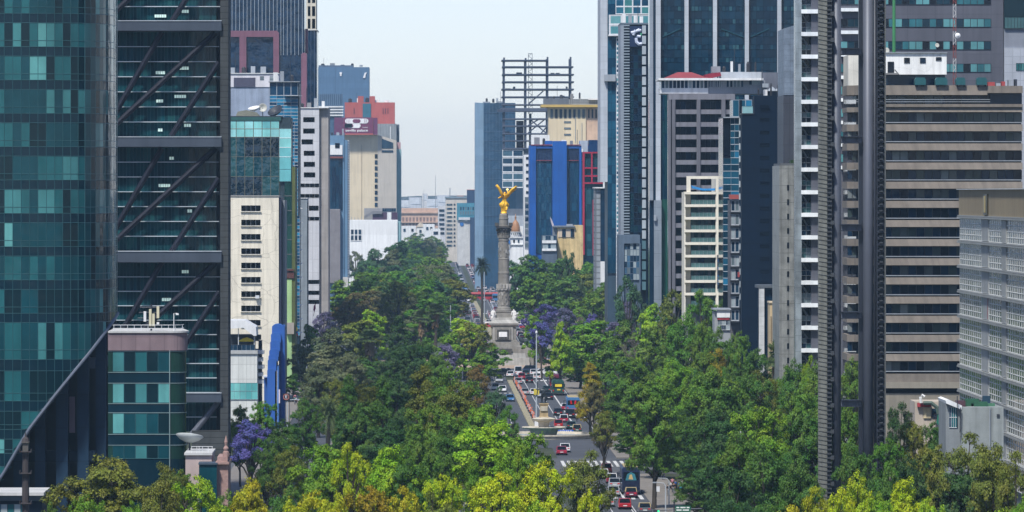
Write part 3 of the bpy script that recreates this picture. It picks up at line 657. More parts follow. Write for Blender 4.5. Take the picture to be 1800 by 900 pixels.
    for i, (x0, x1, y, dd, lb) in enumerate(((700, 722, 352, 7000, 'pale hazy block at the horizon beside the hotel edge'), (719, 741, 347, 7400, 'broad pale hazy block on the horizon over the pink building'), (742, 752, 340, 7800, 'slim hazy tower on the horizon beside the short mast'), (750, 771, 350, 7200, 'hazy block on the horizon under the taller mast'), (768, 789, 343, 7600, 'hazy tower on the horizon beside the apartment tower'), (786, 840, 351, 7900, 'long hazy slab on the horizon behind the apartment tower'))):
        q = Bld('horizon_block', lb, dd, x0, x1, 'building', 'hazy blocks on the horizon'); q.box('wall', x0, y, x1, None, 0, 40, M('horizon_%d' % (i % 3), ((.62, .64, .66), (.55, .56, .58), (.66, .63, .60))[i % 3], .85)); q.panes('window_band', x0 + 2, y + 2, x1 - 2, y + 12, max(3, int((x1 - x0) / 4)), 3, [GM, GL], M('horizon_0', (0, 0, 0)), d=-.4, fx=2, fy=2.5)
    # far end of the avenue
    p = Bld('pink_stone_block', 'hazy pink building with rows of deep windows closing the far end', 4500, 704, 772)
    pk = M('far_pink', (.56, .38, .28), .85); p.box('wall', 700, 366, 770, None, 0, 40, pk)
    for i in range(10): p.box('window_slot', 707 + i * 6.1, 382, 710.5 + i * 6.1, 399, -.2, .1, M('slot_brown', (.22, .15, .13), .8))
    p.boxes('ledge', [(703, 372.5, 771, 375, -1, 0), (703, 389.5, 771, 391.5, -1.4, 0), (703, 399, 771, 401, -1, 0)], pk)
    for i, (x0, x1, y) in enumerate(((704, 731, 397), (732, 755, 399), (744, 764, 394), (757, 774, 402))):
        q = Bld('white_house', ['white flat roofed house far off beside the hotel edge', 'low white house with a sloping roof below the pink building', 'small white house with two dark windows below the pink building', 'white house at the tree line under the pale apartment tower'][i], 4200 - i * 60, x0, x1, 'house', 'white houses at the far tree line')
        q.box('wall', x0, y, x1, None, 0, 12, WHITE)
        if i == 1: q.prism('roof', [(x0 - 1, y), (x1 + 1, y), (x0 + 6, y - 8)], -.5, 12, M('roof_cream', (.6, .52, .42), .8))
        q.window(x0 + 5, y + 5, x0 + 9, y + 10, 1, d=-.3); q.window(x1 - 8, y + 5, x1 - 4, y + 10, 1, d=-.3)
    for x0, y0 in ((768, 332), (775, 375)):
        pass
    a = Bld('pale_apartment_tower', 'hazy pale apartment tower with strip windows and a roof mast', 4100, 783, 822)
    pa = M('apart_pale', (.60, .55, .47), .85, panel=(40, 4), joint=.9); a.box('wall', 783.5, 347, 821, None, 0, 40, pa)
    for i in range(11):
        a.window(785, 358 + i * 7.2, 795, 361 + i * 7.2, 4, d=-.3, mats=[GD3, GM]); a.window(797.5, 358 + i * 7.2, 800.5, 361 + i * 7.2, 1, d=-.3)
        if i < 5: a.window(805, 358 + i * 7.2, 818, 361 + i * 7.2, 4, d=-.3, mats=[GD3, GM])
    a.box('roof_edge', 782.5, 345.5, 822, 348.5, -.6, 41, M('edge_bluegrey', (.2, .26, .3), .7)); a.tube('mast', [(791, 346, 8), (791, 330, 8)], .35, FR_ALU); a.boxes('roof_house', [(803, 343.5, 815, 346, 5, 15)], M('roof_rust', (.3, .2, .18), .8))
    a2 = Bld('slim_pale_tower', 'slim pale block beside the apartment tower', 4250, 770, 786)
    a2.box('wall', 770, 362, 783, None, 0, 30, M('slim_pale', (.55, .55, .55), .85)); 
    for i in range(6): a2.window(772, 368 + i * 8, 781, 372 + i * 8, 2, d=-.3)
    c = Bld('teal_roofed_office', 'pale office with a teal glazed upper storey and a round blue emblem', 3900, 803, 836)
    c.box('wall', 804, 388, 829, None, 0, 24, M('office_pale', (.56, .56, .54), .85)); c.box('teal_storey', 803.5, 357, 834, 387, -1, 26, M('teal_panel', (.05, .22, .30), .6)); c.panes('window_band', 808, 363, 834, 378, 6, 2, [GD2, GD3, GM], M('teal_panel', (.05, .22, .30), .6), d=-1.2, fx=.6, fy=.6)
    c.box('pale_band', 806, 382, 834, 386.5, -1.3, -.9, FR_WHITE)
    m = MB(); m.lathe([(1.15, -.1), (1.15, .1)], M('emblem_blue', (.02, .14, .42), .5), 24); o = m.build('round_emblem', c.t, (c.X(811.8), -.25, c.Z(394))); o.rotation_euler = (PI / 2, 0, 0)
    text('letters', 'TOKIO', 1.35, M('letter_navy', (.03, .06, .16), .5), c.t, (c.X(822.5), -.2, c.Z(392.5)), True, 1.0)
    c.box('navy_wing', 826, 382, 836, None, -4, -1.3, M('wing_navy', (.02, .05, .11), .5))
    d2 = Bld('far_navy_block', 'small hazy navy block against the pale blue tower edge', 4000, 820, 836)
    d2.box('wall', 821, 334, 838, None, 0, 20, M('wing_navy', (.02, .05, .11), .5)); d2.box('roof_edge', 820.6, 333, 838, 334, -.3, 20, M('edge_rose', (.5, .3, .3), .8))
    for x, y0, lab in ((765.5, 308, 'taller thin mast against the pale sky over the far end'), (745, 333, 'short thin mast in the haze above the pink building')):
        t = Bld('thin_mast', lab, 4600, x - 2, x + 2, 'mast'); t.tube('pole', [(x, 372, 0), (x, y0, 0)], [.35, .14], FR_ALU); m = MB(); m.tube([(t.X(x), 0, 0), (t.X(x), 0, t.Z(371))], .4, FR_ALU); m.build('base', t.t)
left_far()
# ---- centre: towers behind the golden column -------------------------------------------------
def centre():
    b = Bld('pale_blue_tower', 'hazy pale blue glass tower with a lighter chamfered corner left of the steel skeleton', 2950, 835, 884)
    b.prism('chamfer_wall', [(835, 180), (850, 181), (850, 340 + CH / b.k), (835, 340 + CH / b.k)], 1, 20, M('pale_chamfer', (.20, .31, .42), .45, 0, .1, .08, panel=(6, 4), joint=.8))
    b.box('glass_wall', 850.02, 181, 906, None, 0, 28, G('haze_blue_glass', (.025, .075, .14), .12, .4, .5, .5, .08)); 
    m = MB()
    for i in range(9): b.add(m, 855 + 5.6 * i, 181, 855.5 + 5.6 * i, 420, -.15, .05, M('rib_haze', (.06, .12, .2), .5))
    for i in range(14): b.add(m, 850, 198 + 16.5 * i, 906, 198.5 + 16.5 * i, -.16, .04, M('rib_haze', (.06, .12, .2), .5))
    m.build('rib_lines', b.t); b.boxes('roof_plant', [(849, 178.5, 862, 181, 4, 14), (873, 178, 884, 181, 4, 14)], FR_ALU)
    # steel skeleton
    s = Bld('steel_frame_building', 'unfinished tower with bare steel floors and columns above a glazed lower part', 2720, 882, 1008)
    st = M('skeleton_steel', (.045, .06, .10), .7, 0, .2, .3); sl = M('deck_steel', (.075, .09, .13), .8)
    for x, top in ((886, 101), (924, 102), (962.5, 100), (1003, 100)):
        for d in (0, 20):
            s.box('steel_column', x - 1.6, top + d * .1, x + 1.6, 262 if x < 930 else 340, d, d + .8, st)
    for y, x0, x1, h in ((106, 882, 964, 2), (117.5, 883, 1008, 2.4), (131, 883, 1009, 2.4), (144, 883, 1009, 2.4), (157, 882, 1009, 2.6), (170.5, 882, 1009, 2.4), (184, 882, 966, 2), (193, 880, 966, 6), (209, 884, 966, 2.4), (221.5, 884, 966, 2.4), (235, 884, 966, 2.2), (247.5, 884, 945, 2.2), (261, 884, 945, 2.4)):
        s.box('floor_deck', x0, y - h / 2, x1, y + h / 2, -.6, 21, sl if y > 180 else st)
    for x0, y0, x1, y1 in ((928, 234, 960, 208), (930, 208, 960, 234), (928, 184, 955, 160), (928, 262, 960, 236), (928, 221, 950, 208), (940, 247, 962, 222)):
        s.tube('brace', [(x0, y0, .2), (x1, y1, .2)], .3, st)
    for q in [(889, 155, 898, 158, 4, 8), (902, 152, 906, 157, 3, 6), (908, 127, 918, 130, 4, 9), (968, 128, 975, 130.5, 2, 6), (977, 128, 984, 130.5, 2, 6), (985, 168, 993, 170, 3, 8), (995, 152, 998, 157, 3, 6), (886, 231, 896, 235, 3, 8), (903, 233, 915, 235, 3, 8)]: s.box('stacked_material', *q, M('material_grey', (.10, .11, .14), .9))
    s.box('interior_wall', 908, 212, 921, 262, 8, 9, M('inner_maroon', (.07, .035, .05), .9)); s.box('canopy', 874, 192, 905, 197, -2, 1, st)
    s.box('core_wall', 884, 262, 930, None, .4, 24, M('skeleton_core', (.06, .08, .11), .7))
    for i in range(5):
        s.panes('glazed_floor', 883, 263 + i * 13.6, 920, 276 + i * 13.6, 2, 1, [GD3, G('haze_teal', (.06, .13, .18)), GD2], FR_WHITE, d=-.1, fx=.5, fy=.9)
    s.panes('blank_glass', 883, 331, 930, 378, 4, 2, [GD3, G('haze_slate', (.03, .06, .10))], GD3, d=-.1); s.boxes('terrace_band', [(890, 367, 929, 379, -1.5, 0)], M('terrace_dim', (.12, .14, .17), .8)); s.boxes('podium', [(880, 379, 930, None, -3, -1.5)], M('podium_pale', (.42, .46, .5), .8, panel=(2, 20)))
    c = Bld('lattice_hoist_mast', 'slender lattice hoist mast rising inside the steel skeleton', 2725, 929, 937, 'mast')
    m = MB()
    for x in (929.4, 936.2): c.add(m, x - .4, 93, x + .4, 200, 9, 9.25, st)
    ys = [93 + 4.6 * i for i in range(24)]
    for i, (a, e) in enumerate(zip(ys, ys[1:])):
        xa, xb = (929.4, 936.2) if i % 2 else (936.2, 929.4)
        m.tube([(c.X(xa), 9.1, c.Z(a)), (c.X(xb), 9.1, c.Z(e))], .09, st, 4)
    c.add(m, 929, 93, 936.6, 93.8, 8.8, 9.4, st); m.build('lattice', c.t); c.box('mast_base', 930.5, 199, 935, None, 8.9, 9.3, st)
    # beige and peach block
    e = Bld('beige_peach_block', 'beige block with a peach wing, ochre cornice and a row of slot windows', 2500, 962, 1056)
    e.box('wall', 964, 189, 1030, None, 0, 20, M('block_cream', (.72, .60, .40), .85, 0, .08, .1, panel=(3.3, 40), joint=.93)); e.box('peach_wall', 1030.02, 189, 1060, None, .6, 20, M('block_peach', (.66, .46, .32), .85, panel=(3.3, 40), joint=.9))
    e.boxes('ochre_cornice', [(951, 184, 1060, 188.5, -2.5, 21)], M('ochre', (.52, .36, .10), .8)); e.box('roof_screen', 955, 173, 1000, 184, 2, 2.4, M('screen_dark', (.10, .12, .15), .8)); e.panes('roof_trellis', 1000, 174, 1052, 183.5, 16, 3, [M('trellis_gap', (.35, .38, .40), .8)], M('trellis', (.12, .13, .14), .8), d=2, fx=.4, fy=.3); e.box('roof_trim', 1034, 173, 1056, 175.5, 1, 3, WHITE)
    for i in range(8): e.window(967.5 + i * 8, 192, 972 + i * 8, 207.5, 1, d=-.2, mats=[GD2, GD3, GM])
    for i in range(4): e.window(1033.5 + i * 6.5, 192, 1036.5 + i * 6.5, 207.5, 1, d=.4)
    for i in range(3): e.panes('vent', 991.5, 213 + i * 11, 1003.5, 216 + i * 11, 1, 3, [GM], FR_ALU, d=-.2)
    e.boxes('drain_pipe', [(1011, 205, 1011.8, 250, -.3, 0), (1022.5, 216, 1023.2, 250, -.3, 0)], FR_ALU)
    q = Bld('white_corner_block', 'small white block tucked above the blue building roof', 2300, 933, 966)
    q.box('wall', 934, 237, 966, None, 0, 10, WHITE)
    b.plant(853, 882, 180, 3, 14, 3, 21); e.plant(968, 1030, 173, 4, 14, 4, 22)
    # cobalt building
    k = Bld('cobalt_blue_building', 'cobalt blue building with two dark glass fields framed by blue bands', 2200, 930, 1022)
    cb = M('cobalt_bright', (.004, .088, .36), .5, 0, .2, .06, streak=.2, panel=(60, 3.6), joint=.93); g = [G('blue_field_glass', (.006, .06, .12), .08, .3, .5, .5, .15), G('blue_field_deep', (.004, .04, .09), .08, .3)]
    k.box('core_wall', 931, 256, 1021, None, .3, 24, cb)
    k.box('blue_band', 930.5, 255.5, 942, None, -1, .3, cb); k.box('blue_band', 971, 248, 996, 398, -2.4, .3, cb); k.box('blue_band', 1018, 256, 1022, None, -.8, .3, cb); k.box('blue_band', 942, 255.6, 970.9, 261, -.8, .3, cb); k.box('blue_band', 996.1, 255.6, 1018, 261, -.8, .3, cb); k.box('blue_band', 969.8, 398, 971, None, -.7, .3, cb)
    k.boxes('red_roof_line', [(933, 254, 970, 255.5, -1.2, 3), (997, 254, 1021, 255.5, -1.2, 3)], M('roof_red', (.22, .04, .07), .7)); k.box('roof_house', 958, 247.5, 970.9, 254, 1, 10, cb)
    for x0, x1, n in ((942.5, 969.5, 6), (996.5, 1017.5, 5)):
        k.panes('dark_glass', x0, 282, x1, 445, n, 11, g, g[1], d=-.1, fx=.05, fy=.08); m = MB()
        for i in range(11): x = x0 + (x1 - x0) * i / 10; k.add(m, x, 261, x + .9, 282, -.5, .1, M('louvre_navy', (.01, .03, .09), .6))
        k.add(m, x0, 261, x1, 282, .05, .25, M('louvre_navy_back', (.02, .07, .2), .6)); m.build('louvre', k.t)
        k.box('red_roof_line', x0, 281.5, x1, 282.6, -.6, .1, M('roof_red', (.22, .04, .07), .7))
    k.plant(935, 1018, 254, 4, 14, 5, 23)
    w = Bld('checkered_strip_tower', 'narrow white tower with dark checker windows and a glass foot against the cobalt building', 2240, 920, 932)
    w.box('wall', 921, 272, 932, None, 0, 20, WHITE)
    for i in range(6): w.window(924.5, 276 + i * 12, 929.5, 280 + i * 12, 1, d=-.2); w.window(929.6, 281 + i * 12, 931.8, 285.5 + i * 12, 1, d=-.2)
    for i in range(8): w.panes('glass_floor', 922.5, 346 + i * 11.5, 930, 356.5 + i * 11.5, 1, 1, [GD2, GD3, GM], FR_ALU, d=-.2, fx=.3, fy=.6)
    r = Bld('pale_slab_with_pole', 'pale blue grey block between the cobalt building and the crimson framed glass', 2210, 1016, 1040)
    r.box('wall', 1020, 247, 1038, None, 3, 20, M('slab_paleblue', (.42, .47, .54), .8, panel=(2, 6), joint=.8)); r.box('white_fin', 1022.3, 262, 1025, 348, 0, 3, WHITE)
    # crimson frame
    z = Bld('crimson_framed_glass_tower', 'dark glass tower under a crimson grid frame with a crimson fin', 2120, 1022, 1058)
    cr = M('crimson_paint', (.36, .012, .045), .5); zg = [G('teal_night', (.008, .05, .075)), G('teal_dusk', (.02, .09, .12))]
    z.box('core_wall', 1025, 267, 1060, None, .4, 20, GD2); z.panes('dark_glass', 1025, 268, 1060, 450, 5, 14, zg, GD2, d=.2)
    z.boxes('glass_crown', [(1035, 246, 1060, 267, 2, 12)], G('crown_blue', (.006, .035, .11)))
    z.boxes('crimson_frame', [(1024, 267, 1027.5, 448, -.8, .2), (1039, 269.5, 1041.5, 322, -.8, .2)] + [(1027.5, y, 1060, y + 2.6, -.75, .15) for y in (267, 294, 308, 320.5)], cr)
    z.box('crimson_fin', 1041.5, 351, 1048, 449, -2.5, .2, cr); z.boxes('crimson_bracket', [(1048, 352 + i * 14, 1050.5, 353.5 + i * 14, -1.6, -.2) for i in range(7)], cr)
    # low buildings in front of cobalt
    y1 = Bld('weathered_yellow_house', 'weathered yellow building with a blank stained wall and a bank of dark windows', 2080, 975, 1026)
    yw = M('yellow_weathered', (.66, .50, .24), .9, 0, .3, .35, streak=.35); y1.box('wall', 980, 400, 1025, None, 0, 16, yw); y1.box('upper_wall', 1010, 396, 1025, 400, 0, 16, yw)
    y1.box('window_panel', 981, 402.5, 1010, 417, -.2, 0, M('panel_cream', (.55, .45, .33), .8)); y1.window(988, 402.5, 994.5, 417, 2, d=-.3); y1.window(1003, 402.5, 1009, 417, 2, d=-.3); y1.boxes('roof_slab', [(972, 397, 1011, 399.5, -1, 16), (972, 399.5, 980, None, .5, 12)], M('slab_grey', (.16, .18, .2), .8)); y1.box('roof_edge', 996, 394, 1007, 397, 2, 6, FR_ALU)
    y2 = Bld('white_banded_annex', 'small white banded annex with glass rails beside the yellow building', 2070, 952, 980)
    y2.box('wall', 953, 414, 979, None, 0, 10, M('annex_slate', (.08, .11, .15), .7)); y2.boxes('white_band', [(953, 422.5, 978, 427.5, -.6, 0), (953, 437, 978, 441, -.6, 0)], WHITE); y2.panes('glass_rail', 954, 414.5, 977.5, 422, 5, 1, [GD3, GM, GL], FR_ALU, d=-.3); y2.panes('glass_rail', 954, 428, 977.5, 437, 5, 1, [GD3, GM, GL], FR_ALU, d=-.3)
    fl = Bld('roof_flag', 'limp pale flag on a slanting pole on the cobalt building annex', 2065, 966, 974, 'flag')
    fl.tube('pole', [(973, 398, 0), (967, 381, 0)], .07, FR_ALU); fl.prism('cloth', [(967, 382), (969, 384), (974, 396), (971, 398), (968.5, 390)], -.06, .06, M('flag_pale', (.5, .45, .5), .8))
    dm = Bld('copper_domed_house', 'white corner house under a copper dome with a small lantern', 2330, 893, 922)
    dm.box('wall', 897, 416, 920, None, 0, 14, WHITE); m = MB(); rr = (914.5 - 898.5) / 2 * dm.k
    m.lathe([(rr * .97, 0), (rr, .6), (rr * .95, 1.6), (rr * .78, 2.7), (rr * .5, 3.6), (rr * .2, 4.1), (.28, 4.3), (.3, 5.0), (.42, 5.2), (.12, 5.6), (.08, 6.4)], M('copper_dome', (.38, .19, .09), .55), 20); m.build('dome', dm.t, (dm.X(906.5), 3.5, dm.Z(407.5)), True)
    m = MB(); m.lathe([(rr * 1.02, 0), (rr * 1.02, 1.9), (rr * 1.12, 2.0), (rr * 1.12, 2.2)], WHITE, 20); m.build('drum', dm.t, (dm.X(906.5), 3.5, dm.Z(418.3)))
    for x in (899.5, 903, 906.5, 910, 913.5): dm.window(x - .6, 409.5, x + .8, 413, 1, d=1.5)
    for x in (902, 910): dm.window(x, 421.5, x + 3, 426.5, 1, d=-.2)
    dm.boxes('cornice', [(895, 416, 921, 418, -.5, 14.4), (895, 429, 921, 430.5, -.5, 0)], WHITE); dm.box('white_tower', 914, 398, 922, None, 6, 16, WHITE); dm.boxes('blue_panel', [(893.5, 422, 896.5, 429, -1, 3)], M('emblem_blue', (.02, .14, .42), .5))
    # slab with white foot
    v = Bld('dark_slab_office', 'dark glass slab with a grey louvred flank and a bright white ground storey', 1830, 1046, 1084)
    v.box('louvre_flank', 1046.5, 331, 1055.5, None, .6, 20, M('flank_grey', (.28, .31, .34), .7, panel=(2.2, 1.6), joint=.5, jw=.2)); v.panes('dark_glass', 1055.5, 331, 1081.5, 459, 3, 12, [GD2, G('slab_navy', (.006, .03, .065))], GD2, d=-.1, fx=.05); v.box('core_wall', 1055.6, 331, 1081.4, 459.5, .05, 20, GD2)
    v.box('roof_slab', 1045, 329, 1084, 331, -.4, 20.4, WHITE); m = MB(); m.lathe([(1.5, 0), (1.5, 2.2)], M('tank_silver', (.6, .62, .63), .4), 18); m.build('roof_cylinder', v.t, (v.X(1073), 4, v.Z(329)))
    v.box('white_foot', 1055.5, 459.5, 1083, None, -1, 20, WHITE); v.boxes('side_fin', [(1081.6, 331, 1083.5, 459, 0, 20)], FR_ALU)
    fp = Bld('flagpole', 'flagpole with a limp red, white and green flag before the white ground storey', 1800, 1066, 1074, 'flag'); fp.tube('pole', [(1070.5, 490, 0), (1070.5, 450, 0)], .06, FR_ALU)
    fp.boxes('green_band', [(1069, 459.5, 1070.4, 467, -.05, .05)], M('flag_green', (.01, .12, .05), .8)); fp.box('white_band', 1070, 462, 1071.5, 468, -.06, .04, WHITE); fp.box('red_band', 1071, 464, 1072.6, 470, -.05, .05, M('flag_red', (.5, .03, .03), .8)); m = MB(); m.tube([(fp.X(1070.5), 0, 0), (fp.X(1070.5), 0, fp.Z(489))], .07, FR_ALU); m.build('pole_base', fp.t)
centre()

# ---- right cluster --------------------------------------------------------------------------
def right():
    al = M('pale_panel', (.46, .50, .54), .6, 0, .08, .2, panel=(20, 1.9), joint=.8); al2 = M('mid_panel', (.26, .30, .35), .6, 0, .1, .2, panel=(20, 1.9), joint=.8)
    b = Bld('tall_hotel_tower', 'tall pale ribbed glass tower with white framed corner boxes near the column', 1640, 1055, 1142)
    bg = [G('hotel_blue', (.012, .085, .15)), G('hotel_blue_deep', (.006, .045, .09)), G('hotel_blue_mid', (.03, .15, .22))]
    b.box('pale_pier', 1055.5, -150, 1068, 320, 0, 26, al); b.panes('blue_glass', 1068, -150, 1083, 480, 2, 40, bg[:2], bg[1], d=.2, fx=.1, fy=.12); b.box('core_wall', 1068.1, -150, 1143, None, .6, 26, M('hotel_core', (.03, .06, .09), .5))
    b.boxes('corner_sleeve', [(1062, 131, 1082, 143, -1.2, 2)], FR_ALU)
    for i in range(30):
        y = 66 + i * 15.6
        b.panes('balcony_stack', 1083, y, 1091.5, y + 15.6, 1, 2, [GD3, GL, bg[2], G('hotel_mint', (.16, .36, .38))], FR_WHITE, d=-.3, fx=.3, fy=.5)
    for y0, y1 in ((-60, -15), (-15, 25)): b.panes('sky_box', 1082, y0, 1142, y1, 4, 3, bg + [T3], FR_WHITE, d=-.4, fx=.35, fy=.35)
    b.panes('sky_box', 1070, 26, 1142, 62, 3, 2, [G('sky_mint', (.10, .30, .33)), G('sky_mint_b', (.16, .38, .40))], FR_WHITE, d=-1.2, fx=.9, fy=.7); b.boxes('box_soffit', [(1069, 61, 1142, 63.5, -1.4, 2)], FR_WHITE)
    c = Bld('dark_tower_with_emblem', 'dark louvred tower with a navy panel carrying a pale letter emblem', 1560, 1088, 1142)
    c.box('core_wall', 1092, 43, 1141, None, .5, 22, GD1); c.box('pale_edge', 1091, 42, 1096.5, 415, -.3, 20, al2); m = MB()
    for i in range(74): c.add(m, 1096.6, 44 + i * 5, 1106.5, 46 + i * 5, -.5, .2, M('louvre_pale', (.26, .32, .37), .5))
    c.add(m, 1096.6, 43, 1106.5, 414, .2, .45, GD1); m.build('louvre_screen', c.t)
    for i in range(18): c.panes('glass_floor', 1106.5, 86 + i * 23, 1129, 109 + i * 23, 3, 2, [GD1, GD2, G('night_teal', (.005, .03, .045)), GD1], GD2, d=.1, fx=.1, fy=.2)
    for i in range(26): c.boxes('white_segment', [(1128.5, 45 + i * 18, 1135, 59.5 + i * 18, -1.6, .2)], M('segment_grey', (.38, .43, .46), .6) if i < 21 else M('segment_teal', (.08, .17, .2), .5)); 
    c.box('dark_edge', 1135, 43, 1141.5, None, -.2, 20, GD2); c.boxes('roof_frame', [(1091, 40, 1140, 43, -.4, 20)], M('frame_slate', (.12, .16, .2), .6))
    c.box('sign_panel', 1107, 46, 1130, 82, -.3, .1, M('sign_navy', (.008, .022, .07), .5)); lm = M('emblem_pale', (.55, .6, .72), .5); m = MB()
    def st(pts, r=.34): m.tube([(c.X(x), -.45, c.Z(y)) for x, y in pts], r, lm, 6)
    st([(1109, 57.5), (1127, 53)]); st([(1110.5, 59), (1124, 51.5)]); st([(1113, 62), (1117, 53)]); st([(1126, 64.5), (1121, 64), (1118, 68), (1119, 74), (1123, 77.5), (1128, 77)], .42); m.build('letter_emblem', c.t)
    c.box('green_emblem', 1125.5, 58, 1128, 62.5, -.5, -.2, M('emblem_green', (.05, .3, .14), .5))
    f = Bld('slate_framed_office', 'low slate framed office with checkered pale and dark panes', 1535, 1087, 1126)
    sf = M('slate_frame', (.09, .13, .18), .6); f.boxes('frame_wall', [(1087.5, 413, 1125, 428, 0, 14), (1087.5, 428.1, 1097, None, 0, 14), (1124, 428, 1126, None, 0, 14)], sf); f.panes('checker_glass', 1097, 428, 1124, 492, 5, 6, [GD2, GD3, GM, GL, G('slate_blue', (.05, .12, .2))], sf, d=.4, fx=.1, fy=.12); f.box('core_wall', 1096, 420, 1125, None, .8, 14, sf)
    # giant tower with pale ribs
    d = Bld('pale_ribbed_glass_tower', 'huge dark blue glass tower with five pale vertical ribs above the red roof', 1420, 1140, 1402)
    dg = [G('tower_blue', (.003, .030, .060)), G('tower_blue_deep', (.002, .018, .040)), G('tower_blue_mid', (.008, .048, .080))]
    d.box('core_wall', 1142, -170, 1402, None, .5, 9, GD2)
    for i in range(17):
        y = -170 + i * 22.6
        if y < 210: d.panes('glass_floor', 1161, y, 1402, y + 8.5, 40, 1, [dg[0], dg[2], G('tower_pale', (.025, .085, .11)), dg[1]], dg[1], d=.1, fx=.12, fy=.1, wts=[.4, .25, .13, .22]); d.panes('spandrel', 1161, y + 8.5, 1402, y + 22.6, 20, 1, [dg[1], dg[0]], dg[1], d=.14, fx=.05, fy=.05)
    for x0, x1 in ((1203, 1210), (1253, 1260), (1309, 1316), (1366, 1373)): d.box('pale_rib', x0, -170, x1, 260, -1.2, .2, al)
    d.box('pale_rib', 1152.5, -170, 1161, None, -1.3, .2, al); d.box('grey_edge', 1142, -170, 1148, 352, -.6, .2, al2); d.box('dark_edge', 1148.1, -170, 1152.4, None, -.2, .2, GD2); d.box('lower_pier', 1149, 352, 1162, None, -2.5, -1.35, M('pier_grey', (.22, .26, .30), .6, panel=(20, 5)))
    for x0, y0, x1, y1 in ((1163, 66, 1196, 51), (1268, 51, 1308, 66), (1318, 66, 1352, 51)): d.tube('inner_brace', [(x0, y0, .12), (x1, y1, .12)], .2, M('brace_teal', (.012, .05, .07), .8, spec=.05))
    d.panes('teal_flank', 1161.5, 166, 1174, 350, 2, 8, [G('flank_teal', (.006, .045, .06)), dg[0]], dg[1], d=-.4); d.box('green_flank', 1161.5, 350, 1174.5, None, -.5, 0, G('flank_green', (.012, .075, .055), .25))
    d.box('side_sign', 1148.5, 378, 1153, 388, -3.2, -2.5, FR_ALU); w2 = None
    # red roofed penthouse and grey grid block
    e = Bld('grey_grid_office', 'grey concrete office with a deep window grid under a red hipped roof pavilion', 1330, 1158, 1345)
    cg = M('grid_concrete', (.135, .135, .155), .85, 0, .15, .3, streak=.25); cg2 = M('grid_spandrel', (.19, .19, .215), .85, 0, .15, .3, streak=.3)
    e.box('core_wall', 1176, 166, 1292, None, 1.4, 8, GD1)
    e.box('top_beam', 1175, 165, 1292, 175, -.2, 8, cg2)
    for x0, x1 in ((1175, 1179), (1181, 1187), (1224.5, 1231), (1268, 1275), (1285, 1292)): e.box('column', x0, 175, x1, None, -.5, 2, cg)
    for i in range(16):
        y = 192.5 + i * 22.2
        for x0, x1 in ((1187, 1224.5), (1231, 1268), (1275, 1285)):
            e.box('spandrel', x0, y, x1, y + 8, -.1, 1.6, cg2)
            e.panes('window', x0, y - 14.2, x1, y, 4 if x1 - x0 > 20 else 1, 1, [GD1, GD2, GD1, M('room_warm', (.22, .13, .07), .7), GM], FR_DARK, d=1.2, fx=.08, wts=[.5, .25, .1, .02, .06])
    p = Bld('red_roof_pavilion', 'rooftop pavilion with a red hipped roof and white eaves above the grey grid', 1335, 1158, 1385)
    p.box('base_wall', 1161, 155, 1245, 164.5, 0, 14, WHITE); p.box('grey_wing', 1245, 141.5, 1345, 164.8, .3, 14, M('wing_grey', (.26, .28, .31), .8)); p.box('core_wall', 1163, 141, 1245, 155, .8, 14, GD2)
    p.panes('window_band', 1162, 141.5, 1244, 155, 12, 1, [GD2, GD3, GL, GM], FR_WHITE, d=0, fx=.2); p.panes('window_band', 1246, 142, 1268, 153, 6, 1, [GD2, GD3, GM], FR_ALU, d=0, fx=.2); p.panes('window_band', 1276, 141.5, 1308, 153, 5, 1, [GD2, GD3, GM], FR_ALU, d=0, fx=.3); p.panes('window_band', 1317, 141, 1336, 149, 4, 1, [GD2, GL], FR_ALU, d=0)
    p.box('white_eave', 1157, 137.5, 1341, 141.3, -1.6, 15, WHITE); m = MB(); z0, z1 = p.Z(137.5), p.Z(126); x0, x1 = p.X(1166), p.X(1246); rx0, rx1 = p.X(1193), p.X(1218)
    m.mesh([(x0, -1, z0), (x1, -1, z0), (x1, 13, z0), (x0, 13, z0), (rx0, 6, z1), (rx1, 6, z1)], [(0, 1, 5, 4), (1, 2, 5), (2, 3, 4, 5), (3, 0, 4), (0, 3, 2, 1)], M('roof_crimson', (.28, .05, .055), .8)); m.build('hipped_roof', p.t)
    p.prism('red_awning', [(1237, 132), (1248, 129), (1266, 127), (1268, 133), (1250, 137.4), (1240, 137.4)], 0, 6, M('awning_red', (.22, .012, .03), .8)); p.boxes('roof_house', [(1253, 116, 1268, 127, 4, 9)], M('wing_grey', (.26, .28, .31), .8)); p.box('upper_wing', 1268, 126, 1342, 137.4, 3, 14, M('wing_pale', (.38, .41, .44), .8)); p.box('end_wing', 1341, 127, 1386, 160, 2, 14, M('wing_dark', (.13, .14, .17), .8)); p.box('terrace_block', 1343, 160, 1386, 172, -1, 14, GD1)
    p.box('cabin', 1339, 147, 1350, 154, -2, 0, FR_ALU)
    for x in (1357, 1370):
        u = Bld('terrace_parasol', ['grey parasol on the dark terrace, nearer the red roof', 'grey parasol on the dark terrace, nearer the silver mosaic wall'][x > 1360], 1325, x - 7, x + 7, 'parasol', 'grey terrace parasols'); m = MB()
        m.lathe([(.95, 0), (.9, .15), (.3, .75), (.03, .9)], M('parasol_grey', (.30, .33, .36), .8), 8); m.build('canopy', u.t, (u.X(x), 0, u.Z(160))); u.tube('pole', [(x, 170, 0), (x, 156, 0)], .05, FR_DARK)
    p.plant(1270, 1340, 126, 5, 12, 5, 24); c.plant(1094, 1136, 41, 4, 14, 4, 25)
    # cream framed apartments
    h = Bld('cream_framed_apartments', 'cream framed building with open balconies and an empty roof frame holding a blue awning', 1240, 1202, 1271)
    cr = M('cream_frame', (.76, .71, .58), .8, 0, .08, .15, streak=.1)
